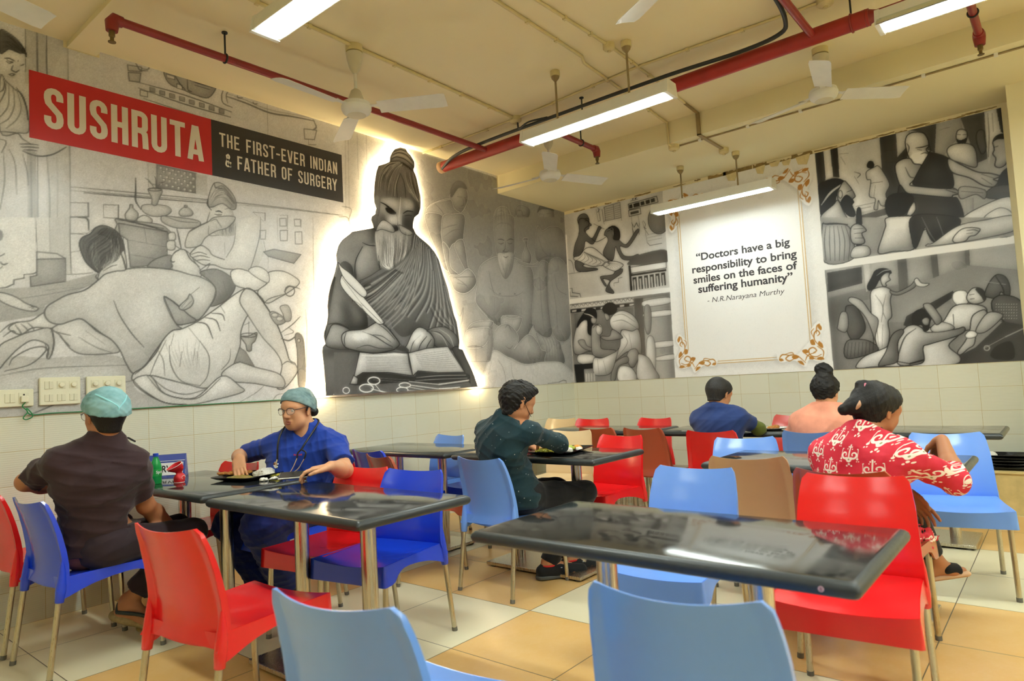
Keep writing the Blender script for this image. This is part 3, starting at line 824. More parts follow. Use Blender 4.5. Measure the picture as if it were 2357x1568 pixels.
    def draw(s, text):
        """one command per line:  op args | x,y x,y ...
        R x y k L|R : region of the photograph the coordinates are read in;  F g edge w o : soft filled shape with outline;  f : same, straight edges;
        S g w : curve;  s : polyline;  C g w : closed curve;  B g feather alpha : soft tone;  E g w : ellipse strokes cx,cy rx,ry"""
        for ln in text.strip().splitlines():
            ln = ln.strip()
            if not ln: continue
            hd, _, body = ln.partition('|'); a = hd.split()
            op = a[0]
            if op == 'R': s.region(float(a[1]), float(a[2]), float(a[3]), on_left if a[4] == 'L' else on_right); continue
            pts = [tuple(map(float, q.split(','))) for q in body.split()]
            n = [float(q) / 100 for q in a[1:]]
            if op in 'Ff':
                g = n[0]; e = n[1] if len(n) > 1 else 0; w = n[2] * 100 if len(n) > 2 else 0; o = n[3] if len(n) > 3 else g * 0.55
                s.fill(pts, g, e, op == 'F')
                if w and o > g: s.stroke(pts, g * .62, w * 2.0, op == 'F', True, alpha=.75)
                if w: s.stroke(pts, o, w if o < g else w * .85, op == 'F', True)
            elif op in 'Ss': s.stroke(pts, n[0], n[1] * 100 if len(n) > 1 else 6, op == 'S')
            elif op in 'Cc': s.stroke(pts, n[0], n[1] * 100 if len(n) > 1 else 6, op == 'C', True)
            elif op == 'B': s.fill(pts, n[0], 0, True, n[1] * 100 if len(n) > 1 else 6, n[2] if len(n) > 2 else 1)
            elif op in 'EG':
                (cx, cy), (rx, ry) = pts[:2]
                ring = [(cx + rx * math.cos(q), cy + ry * math.sin(q)) for q in [2 * PI * k / 14 for k in range(14)]]
                if op == 'E': s.stroke(ring, n[0], n[1] * 100 if len(n) > 1 else 6, True, True)
                else:
                    s.fill(ring, n[0], n[1] if len(n) > 1 else 0)
                    if len(n) > 2: s.stroke(ring, n[3] if len(n) > 3 else n[0] * .55, n[2] * 100, True, True)
    def fan(s, A, B, n, dark, light, w, alpha=0.8):
        """folds: curves blended between guide curves A and B"""
        A, B = np.array(spline(A, 6)), np.array(spline(B, 6)); m = min(len(A), len(B))
        ia = np.linspace(0, len(A) - 1, m).astype(int); ib = np.linspace(0, len(B) - 1, m).astype(int)
        A, B = A[ia], B[ib]
        for i in range(n):
            f = (i + 0.5 + RNG.uniform(-.25, .25)) / n; C = A * (1 - f) + B * f
            a0, a1 = sorted(RNG.choice(m, 2, False)) if RNG.random() < .3 else (0, m - 1)
            if a1 - a0 < 4: a0, a1 = 0, m - 1
            C = C[a0:a1 + 1]
            q = RNG.uniform(.7, 1.3); sh = (B[0] - A[0]) / n * 0.45
            for kk, al in ((2.2, .25), (1.4, .35), (.7, .7)): s.stroke(C, dark, w * q * kk, False, alpha=alpha * al)
            for kk, al in ((2.4, .22), (1.5, .3), (.7, .5)): s.stroke(C + sh, light, w * q * kk, False, alpha=alpha * al)
    def hair(s, A, B, n, dark, w, alpha=0.7, jit=6):
        A, B = np.array(spline(A, 5)), np.array(spline(B, 5)); m = min(len(A), len(B)); A, B = A[:m], B[:m]
        for i in range(n):
            f = RNG.random(); C = A * (1 - f) + B * f + RNG.normal(0, jit, 2)
            a0 = RNG.integers(0, max(1, m - 5)); a1 = min(m, a0 + RNG.integers(4, m))
            s.stroke(C[a0:a1], dark * RNG.uniform(.7, 1.3), w, False, alpha=alpha)
    def tone(s, k=.6):
        """soft smudging along the lines"""
        L = s.I.mean(2); s.I = s.I + (k * (s.blur(L, 4) - s.blur(L, 18)))[..., None]
    def grain(s, amp):
        n = RNG.normal(0, 1, s.I.shape[:2]).astype(np.float32)
        lo = s.blur(RNG.normal(0, 1, s.I.shape[:2]).astype(np.float32), 2); lo /= lo.std() + 1e-6
        s.I *= (1 + amp * (0.8 * n + 0.25 * lo))[..., None]

def panel_mesh(name, cv, pos, keep=None, back=0.0):
    """a flat print: a grid of coloured points, pos(a, z) -> world; keep = mask of kept points (None: all)"""
    ny, nx = cv.ny, cv.nx
    aa = cv.a0 + (cv.a1 - cv.a0) * np.arange(nx) / (nx - 1); zz = cv.z0 + (cv.z1 - cv.z0) * np.arange(ny) / (ny - 1)
    A, Z = np.meshgrid(aa, zz)
    V = pos(A, Z).reshape(-1, 3)
    ii, jj = np.mgrid[0:ny - 1, 0:nx - 1]
    q = np.stack([ii * nx + jj, ii * nx + jj + 1, (ii + 1) * nx + jj + 1, (ii + 1) * nx + jj], -1)
    if keep is not None:
        kf = keep[:-1, :-1] & keep[1:, :-1] & keep[:-1, 1:] & keep[1:, 1:]; q = q[kf]
    q = q.reshape(-1, 4)
    used = np.zeros(len(V), bool); used[q.ravel()] = True
    idx = np.cumsum(used) - 1; V = V[used]; q = idx[q]
    col = np.clip(cv.I, 0.015, 0.97).reshape(-1, 3)[used]
    col = np.where(col <= 0.04045, col / 12.92, ((col + 0.055) / 1.055) ** 2.4)
    me = bpy.data.meshes.new(name)
    me.vertices.add(len(V)); me.vertices.foreach_set('co', V.astype(np.float32).ravel())
    me.loops.add(len(q) * 4); me.loops.foreach_set('vertex_index', q.astype(np.int32).ravel())
    me.polygons.add(len(q)); me.polygons.foreach_set('loop_start', np.arange(0, len(q) * 4, 4, dtype=np.int32))
    me.update(calc_edges=True)
    at = me.color_attributes.new('print', 'FLOAT_COLOR', 'POINT')
    at.data.foreach_set('color', np.concatenate([col, np.ones((len(col), 1))], 1).astype(np.float32).ravel())
    return me
def mat_print(name, rough=0.28, spec=0.5):
    m = Mat(name); at = m.node('ShaderNodeAttribute'); at.attribute_name = 'print'
    x, y, z, v = m.pos('World'); n = m.noise(v, 1.6, 3); n2 = m.noise(v, 900.0, 2)
    m.set('Base Color', at.outputs['Color']); m.set('Roughness', n.ramp(0.3, 0.7, rough - 0.05, rough + 0.08)); m.set('Specular IOR Level', spec)
    m.bump(n * 0.6, 0.12, 0.02)
    return m.m
M_PRINT = mat_print('satin_vinyl_print'); M_PRINT2 = mat_print('satin_photo_print', 0.32)
M_EDGE = plain('panel_edge', (206, 204, 198), 0.6)
# ---------------------------------------------------------------- the long drawing on the left wall
LM = Canvas(-6.3, 0.0, MUR, CEIL, 0.0052, (0.83, 0.83, 0.84))
LM.ek = .75
LM.draw('''
R 0 0 2.904 L
f 75 0 | 168,150 312,235 312,560 168,560
f 79 0 | 312,235 455,285 470,1560 312,1560
f 72 0 | 180,1000 245,1020 245,1568 190,1568
S 45 5 | 168,150 170,300 168,480
S 40 8 | 246,205 248,400 250,520
S 42 8 | 311,235 310,400 315,540
S 45 5 | 450,285 455,600 466,1100 470,1560
S 50 6 | 205,1030 208,1300 210,1568
S 50 6 | 250,1040 250,1300 250,1568
S 50 6 | 312,1040 330,1300 330,1568
S 60 4 | 380,1050 384,1300 380,1568
F 88 10 0 | 0,350 40,345 62,330 125,355 168,365 166,430 150,440 118,470 112,505 80,522 30,510 0,500
F 48 12 4 25 | 0,205 60,225 110,262 150,310 176,362 160,358 125,355 62,330 30,348 0,352
S 25 8 | 120,280 155,325 176,380
S 25 8 | 30,392 60,392 95,408
S 30 6 | 45,402 62,412 85,416 60,424 42,412
S 30 5 | 135,440 150,436 160,430
S 30 7 | 85,440 76,468 90,478 106,484 126,470
S 32 6 | 58,498 78,494 97,498 78,508 60,500
G 20 0 | 124,408 4,4
F 86 10 6 45 | 0,520 40,545 100,600 150,640 185,760 190,880 120,890 0,880
S 42 7 | 22,530 28,560 20,600 0,615
S 42 6 | 40,550 30,620 -10,700
S 50 6 | 60,560 55,700 20,760 -20,800
S 50 6 | 85,580 95,700 60,790 0,830
S 55 6 | 110,600 140,720 110,800 40,860
S 35 9 | 110,590 150,650 175,720 186,800
S 40 7 | 0,880 60,885 120,895 150,930 200,960
S 38 7 | 130,965 190,964 252,970
S 38 7 | 140,985 200,984 256,990
S 40 7 | 160,1004 200,1004 245,1010
S 35 9 | 150,1010 210,1035 280,1046 360,1030 440,985
S 45 6 | -10,930 40,950 10,1020
S 50 6 | 60,1000 100,1100 110,1300
S 50 6 | 150,1030 180,1150 190,1240
S 50 6 | 20,1010 30,1200 0,1400
f 78 5 6 45 | 850,435 945,450 945,480 855,475
f 76 8 6 40 | 855,485 940,490 932,552 862,542
S 42 8 | 900,415 915,440 935,470 985,475
S 45 7 | 920,425 990,445 985,465 945,460
F 66 10 6 35 | 1095,480 1165,500 1230,520 1290,545 1420,580 1440,595 1390,655 1300,635 1230,605 1130,560
f 85 0 5 35 | 1110,495 1165,512 1168,535 1112,520
f 85 0 5 35 | 1180,560 1215,572 1216,600 1182,590
S 30 9 | 1165,500 1200,560 1235,600
S 35 9 | 1250,530 1255,600 1280,615
S 35 8 | 1300,570 1400,600
S 35 7 | 1290,545 1330,560 1420,585
S 40 9 | 935,555 1240,640 1545,750
S 40 9 | 925,590 1240,700 1540,785
f 84 0 5 40 | 935,600 985,615 985,650 935,640
S 40 7 | 960,660 1170,730 1380,795
S 50 6 | 980,690 1180,760 1370,800
''' + '\n'.join('f 62 0 4 40 | %d,%d %d,%d %d,%d %d,%d' % (x, y, x + 34, y + 9, x + 34, y + 36, x, y + 27) for x, y in [(1000 + 66 * k, 584 + 20.5 * k) for k in range(8)]) + '''
S 42 9 | 1492,600 1480,640 1490,690 1550,720
S 45 7 | 1530,600 1510,640 1520,690
S 48 14 | 1510,645 1640,690 1800,755 1950,780 2100,810
S 60 6 | 1510,625 1640,670 1800,735 2100,790
S 45 8 | 1585,640 1590,655 1620,655
S 45 8 | 1690,680 1695,695 1720,695
S 50 6 | 1785,690 1788,900
S 50 14 | 2090,800 2112,850 2090,870
c 48 8 | 2030,862 2115,872 2100,935 2035,930
s 50 7 | 2060,935 2060,968 2110,970
f 66 15 6 45 | 1045,1100 1310,1160 1310,1292 1045,1255
f 80 0 | 985,1090 1045,1100 1045,1255 990,1250
f 76 0 | 1310,1160 1385,1175 1390,1310 1310,1292
S 50 5 | 985,1090 990,1250
''' + '\n'.join('f 86 0 3 45 | %d,%d %d,%d %d,%d %d,%d' % (x, y, x + 17, y + 4, x + 17, y + 20, x, y + 16) for x, y in [(1065 + 40 * i + 20 * (j % 2), 1112 + 27 * j + (9 * i)) for i in range(6) for j in range(5)]) + '''
S 48 7 | 470,1250 800,1280 1380,1335 1850,1385 2290,1440
S 42 9 | 560,1290 900,1318 1385,1358
S 55 6 | 470,1275 800,1300 1385,1345
S 55 6 | 1600,1370 1850,1392 2270,1440
s 40 8 | 470,1355 588,1358 590,1450 470,1452
S 35 9 | 520,1455 585,1465 592,1540
s 40 8 | 690,1370 790,1372 790,1462
s 50 6 | 690,1370 690,1455 790,1462
s 45 7 | 470,1562 560,1568
s 45 7 | 1690,1420 1770,1425 1770,1475
s 50 6 | 1690,1420 1760,1480
s 50 6 | 1870,1440 1920,1440 1918,1530
s 50 6 | 1970,1465 2010,1470 2010,1520
S 38 12 | 905,1192 905,1280 906,1345 940,1400
F 78 18 5 40 | 960,1370 1100,1375 1145,1410 1100,1445 1010,1445 950,1410
F 76 15 5 40 | 990,1262 1080,1272 1062,1330 1044,1372 1015,1368 1012,1325
E 40 6 | 1035,1268 45,10
S 48 6 | 1035,1268 1000,1215 970,1192
S 48 6 | 1038,1266 1040,1200 1030,1180
S 48 6 | 1040,1268 1075,1225 1100,1218
S 50 6 | 985,1200 1010,1230 1080,1245
F 80 20 6 38 | 868,1370 885,1372 890,1395 922,1430 905,1475 850,1475 835,1435 862,1395
F 82 18 6 40 | 915,1465 965,1440 1015,1470 1000,1500 930,1498
F 78 18 5 42 | 1195,1420 1215,1395 1240,1385 1265,1395 1290,1425 1270,1445 1210,1445
G 60 0 4 40 | 1240,1380 12,8
F 74 10 6 40 | 1075,1455 1110,1445 1320,1475 1318,1520 1180,1525 1090,1490
S 45 6 | 1110,1450 1200,1480 1320,1490
F 70 16 6 38 | 775,1462 900,1480 1060,1500 1120,1535 1115,1568 790,1568 780,1500
S 38 9 | 775,1465 900,1490 1090,1530
F 84 10 0 | 1400,1392 1480,1365 1548,1400 1570,1470 1575,1568 1440,1568 1430,1500 1400,1440
F 80 14 6 42 | 1390,1330 1408,1265 1432,1225 1475,1225 1530,1268 1570,1330 1576,1390 1545,1402 1485,1362 1420,1385 1392,1378
S 32 9 | 1388,1330 1385,1370 1410,1405
S 35 7 | 1430,1225 1440,1255 1480,1260
S 28 9 | 1440,1415 1465,1412 1482,1422
S 35 7 | 1432,1432 1455,1438 1480,1436
S 40 6 | 1500,1400 1545,1390
S 38 7 | 1432,1460 1425,1490 1450,1500 1475,1495
S 42 7 | 1400,1420 1380,1500 1400,1568
''')
LM.hair([(1395, 1340), (1440, 1260), (1500, 1250), (1570, 1340)], [(1410, 1380), (1450, 1340), (1510, 1340), (1565, 1390)], 40, .5, 3.5)
LM.hair([(1450, 1500), (1470, 1530), (1480, 1568)], [(1560, 1420), (1565, 1500), (1560, 1568)], 40, .55, 3.5)
LM.hair([(0, 215), (60, 240), (120, 300), (165, 360)], [(0, 330), (50, 320), (90, 330), (130, 350)], 30, .3, 3.5)
LM.draw('''
R 0 500 2.904 L
f 72 6 | 0,480 205,465 435,428 640,375 660,430 300,590 295,650 0,700
F 74 6 | 0,960 330,940 560,925 800,930 890,1050 890,1110 960,1180 1250,1260 600,1300 0,1340
B 80 8 80 | 0,1040 300,1000 700,990 780,1060 300,1180 0,1220
S 50 6 | 0,1060 300,1010 840,990
S 45 6 | 560,1180 700,1130 900,1090
S 40 8 | 190,1325 300,1280 380,1245
S 45 7 | 480,1320 560,1290
S 55 5 | 0,1240 250,1170 560,1080
S 55 5 | 0,1290 150,1260
f 84 0 | 235,0 340,0 335,240 245,235
f 78 0 | 340,0 470,0 475,380 435,385 435,275 340,245
S 50 6 | 235,0 240,120 246,235
S 50 6 | 330,0 334,240
S 45 7 | 465,0 468,200 475,380
s 45 7 | 470,112 580,108
S 40 10 | 565,0 588,30 590,80
s 48 6 | 470,235 540,225
f 88 0 | 0,0 235,0 246,235 240,370 160,385 160,405 90,420 90,450 0,475
S 42 8 | 240,235 246,300 240,370 160,385
s 42 8 | 160,385 160,408 92,420 90,448 40,470 0,475
F 60 0 | -20,85 15,90 22,130 8,155 -20,160
S 32 8 | 0,262 30,245
S 35 8 | 0,300 20,318 48,310
S 40 7 | 0,345 15,330
f 70 12 6 40 | 245,282 436,277 436,430 205,465 200,400 245,390
f 84 5 6 40 | 245,232 380,245 436,277 245,282
S 40 7 | 200,395 205,465
S 50 6 | 435,385 540,380 620,372
S 55 5 | 300,490 500,470
S 55 5 | 20,560 300,520 560,470
S 55 5 | 150,640 300,600
F 86 8 7 40 | -10,505 90,528 175,578 252,608 222,630 120,612 0,560
S 35 7 | 200,585 215,600 240,598
S 40 6 | 190,600 230,615
f 68 14 7 40 | 790,40 1118,100 1115,270 1000,325 870,335 850,150 800,120
S 36 10 | 775,10 950,50 1118,98
S 45 6 | 840,150 1112,200
S 45 6 | 860,250 1050,280
S 45 6 | 820,120 830,330
S 45 6 | 960,60 980,180
F 62 14 6 36 | 985,325 1040,280 1140,255 1150,320 1150,355 1010,340
F 84 10 6 40 | 1125,110 1165,105 1170,150 1130,155
F 82 10 6 40 | 1115,165 1165,160 1165,215 1118,215
F 86 8 6 36 | 1140,290 1162,240 1212,215 1262,240 1300,300 1340,360 1322,405 1150,355 1152,325
S 32 8 | 1140,285 1150,300 1165,298
S 35 7 | 1160,245 1175,230 1195,222
S 32 8 | 1215,215 1240,225 1270,280 1330,330
S 38 8 | 1150,355 1148,330
F 84 8 6 40 | 1235,190 1262,100 1330,60 1385,35 1440,0 1570,0 1520,70 1440,95 1370,140 1335,190 1265,205
S 40 8 | 1262,100 1330,60 1390,30
S 45 6 | 1400,30 1440,15 1460,40 1480,70
S 36 10 | 1180,75 1195,140 1210,215
S 40 7 | 1165,185 1190,205 1215,218
F 86 8 7 36 | 1270,245 1335,190 1392,218 1420,255 1500,285 1640,330 1620,350 1500,345 1430,320 1360,320 1295,280
S 38 7 | 1275,250 1330,235 1380,250
S 38 7 | 1285,270 1340,258 1400,272
S 38 7 | 1300,292 1350,285 1400,290
F 88 8 0 | 1580,60 1660,0 1740,0 1745,140 1765,230 1720,330 1660,362 1580,345 1500,290 1560,200
S 42 7 | 1740,0 1735,120 1700,260 1668,355
S 50 6 | 1575,60 1560,180 1510,270
F 60 16 7 34 | 1335,370 1440,348 1530,392 1572,450 1545,520 1480,575 1400,592 1440,490 1405,430
S 40 7 | 1380,350 1400,310 1330,360
S 45 6 | 1490,430 1520,530
F 90 8 7 38 | 1540,370 1590,345 1660,362 1780,395 1785,440 1720,490 1640,478 1565,450
F 88 8 7 38 | 1790,372 1880,360 1960,395 2000,440 1930,500 1860,540 1780,575 1720,500 1785,440
F 90 6 6 40 | 1660,362 1720,330 1790,372 1785,440
S 38 8 | 1900,500 1930,465 1975,470 2005,482
S 42 7 | 1760,580 1800,545 1900,515
E 42 9 | 1935,495 32,34
F 86 8 7 38 | 295,640 330,690 405,715 350,742 220,740 140,785 70,760 60,735 110,705 210,690
S 40 7 | 0,770 60,720 120,700
S 40 7 | 20,800 80,760 110,780
S 40 7 | 100,720 130,760 145,790
S 40 7 | 140,715 175,745 190,770
S 40 7 | 180,705 215,735 225,755
F 82 8 7 38 | -10,870 110,800 220,762 335,745 360,850 332,940 310,935 320,860 220,822 120,880 40,960 -10,1010
S 38 8 | 340,745 358,830 345,920
S 40 7 | 300,850 320,900 318,935
S 38 8 | 60,990 90,940 200,880 290,868 300,900 200,985 30,1030
F 84 12 7 40 | 350,742 480,685 560,690 640,760 740,820 800,890 740,912 560,918 470,880 400,790
S 45 7 | 350,760 420,780 470,790
S 40 8 | 400,800 440,840 465,862
S 50 6 | 520,800 640,870 760,910
S 50 6 | 570,760 700,850
F 83 14 8 34 | 650,425 700,380 860,345 1000,338 1150,352 1270,385 1335,400 1410,440 1442,492 1425,560 1362,650 1310,690 1255,650 1200,602 1095,530 1130,640 1180,720 1212,748 1150,760 1085,830 1020,920 960,1000 890,1045 842,980 800,890 745,822 680,780 600,720 540,680 480,692 400,717 330,700 296,650 312,600 372,560 450,520 560,490 630,442
B 72 14 60 | 760,560 820,540 900,760 960,900 940,960 860,860 780,700
B 74 14 55 | 700,500 800,430 1000,400 1100,460 900,480 760,560
B 74 12 50 | 340,600 460,540 560,560 520,660 400,690 330,670
B 90 12 60 | 920,480 1060,520 1120,680 1060,800 960,760 900,600
B 90 10 60 | 1240,430 1380,450 1400,540 1330,620 1250,520
S 40 8 | 760,560 800,660 880,780 960,870
F 72 14 7 32 | 1098,532 1200,602 1262,655 1310,692 1240,715 1180,715 1140,640
S 30 10 | 1095,530 1150,560 1200,602 1230,625
F 78 10 7 34 | 1195,600 1250,545 1268,515 1292,560 1272,600 1222,622
S 38 6 | 1212,600 1262,540
S 38 6 | 1225,612 1280,560
S 40 7 | 1270,520 1330,470
S 42 7 | 1360,650 1420,560 1440,490
F 45 16 7 25 | 600,112 640,70 700,58 770,90 815,150 832,232 812,282 762,300 702,332 662,372 602,332 560,280 530,190 545,140
F 86 8 7 35 | 662,372 702,332 780,285 800,250 826,222 842,290 838,352 770,362 700,382 655,420
S 28 10 | 800,225 825,290 838,345
S 35 8 | 648,380 640,400 655,422
S 40 7 | 690,360 740,330 780,320
F 91 10 8 36 | 1150,760 1212,748 1310,702 1400,642 1470,592 1560,522 1640,478 1702,500 1765,580 1660,650 1610,760 1602,870 1562,980 1482,1062 1382,1142 1250,1118 1100,1080 1002,1060 890,1092 890,1046 960,1000 1040,910 1090,820
F 88 12 8 36 | 1640,478 1702,500 1782,602 1852,722 1902,852 1932,952 1972,982 1982,1042 1902,1142 1850,1142 1870,1062 1882,982 1842,902 1752,802 1652,652 1600,560
B 74 10 55 | 1650,650 1720,640 1800,780 1860,920 1840,950 1750,820
S 32 10 | 1640,478 1702,500 1782,605 1850,720 1902,852 1932,955
S 38 8 | 1880,990 1920,965 1965,985
F 84 12 7 38 | 1510,1015 1600,970 1700,1002 1870,1052 1890,1140 1700,1112 1560,1100 1480,1062
F 88 12 7 38 | 890,1092 1002,1060 1100,1180 1300,1208 1480,1062 1600,1130 1620,1170 1420,1225 1260,1255 1100,1240 960,1170
S 35 8 | 890,1092 960,1160 1100,1240 1250,1252
S 40 8 | 980,1060 1080,1170 1200,1210 1330,1205 1470,1080
S 42 7 | 1000,1060 1110,1150 1240,1185 1380,1150
S 38 8 | 1335,830 1395,930 1385,1060 1335,1128
S 38 8 | 1130,860 1142,990 1210,1095 1335,1128
B 78 9 75 | 1180,1010 1230,940 1290,960 1390,930 1390,1040 1330,1120 1230,1080
S 40 7 | 1200,1000 1215,900
S 42 6 | 1290,960 1300,880
S 42 6 | 1320,980 1315,900
S 36 10 | 1310,702 1380,720 1420,810
S 36 9 | 1400,642 1480,650 1500,690
S 36 9 | 1360,670 1440,690 1470,760
S 40 7 | 1470,592 1500,640
S 42 6 | 1260,740 1340,840
S 42 6 | 1160,780 1140,860
S 42 6 | 1110,820 1040,960 1000,1060
S 45 6 | 1060,900 1090,960 1100,1060
S 45 6 | 1540,880 1530,960 1480,1020
S 36 9 | 900,1050 960,1002 1000,960
f 66 12 6 38 | 1600,870 1640,900 1700,1000 1600,968 1562,980
F 76 20 7 36 | 1608,800 1660,795 1715,772 1705,825 1682,850 1678,892 1650,892 1640,850
E 40 7 | 1660,790 52,14
S 40 8 | 1660,700 1662,790
S 40 6 | 1630,722 1668,706
f 68 12 6 38 | 1760,232 1830,215 2010,250 1962,310 1790,262
s 45 6 | 1760,160 1775,232
c 45 7 | 1870,90 1920,88 1918,158 1872,158
c 45 7 | 1970,100 2015,98 2018,180 1972,180
c 48 6 | 1868,10 1910,8 1912,60 1870,60
c 48 6 | 1965,15 2005,15 2008,60 1968,60
c 48 6 | 1735,90 1775,88 1772,148 1740,148
S 55 5 | 1850,0 1858,170
S 55 5 | 2090,0 2092,300 2100,600
S 55 5 | 1500,170 1500,250
S 48 6 | 1395,60 1395,120 1460,122
S 55 5 | 1790,262 1790,340
F 70 14 6 38 | 1800,645 1840,635 1912,690 1850,720
G 84 10 5 45 | 1835,655 22,14
G 84 10 5 45 | 1868,680 22,14
F 74 14 6 38 | 1870,600 1920,590 1945,640 1940,690 1905,695 1890,650
S 40 9 | 1880,770 1950,720 2005,665
S 45 7 | 1900,790 1960,770 1930,740
S 36 12 | 1880,812 1930,825 1985,790
F 55 16 7 34 | 1970,795 1998,778 2030,845 2038,1125 1994,1125 1985,900
G 78 10 4 30 | 1996,825 10,12
S 50 6 | 2040,620 2050,760 2045,1000
S 52 6 | 1820,1225 1850,1190 1890,1180
S 55 5 | 1560,1260 1700,1180 1760,1130
''')
LM.hair([(560, 280), (560, 160), (640, 90), (700, 65)], [(662, 370), (720, 300), (800, 250), (810, 140)], 90, .25, 3.0, jit=10)
LM.hair([(610, 130), (590, 220), (620, 330), (660, 365)], [(800, 130), (820, 200), (790, 280), (700, 330)], 50, .68, 2.4, jit=10)
for _k in range(260):       # pencil hatching on the ground and in the dark hollows
    x, y = RNG.uniform(0, 880), RNG.uniform(940, 1300)
    if y < 1340 - x * 0.02: LM.stroke([(x, y), (x + RNG.uniform(20, 70), y - RNG.uniform(4, 22))], .58, 3, False, alpha=.5)
for _k in range(120):
    x = RNG.uniform(0, 560); y = RNG.uniform(500, 660) - x * 0.12
    LM.stroke([(x, y), (x + RNG.uniform(20, 60), y - RNG.uniform(2, 12))], .58, 3, False, alpha=.5)
for _k in range(9):
    LM.fan([(1330 - 30 * _k, 820), (1320 - 25 * _k, 900), (1330 - 20 * _k, 1000)], [(1345 - 30 * _k, 820), (1330 - 25 * _k, 900), (1340 - 20 * _k, 1010)], 1, .62, .95, 4, .5)
LM.ek = 1.2
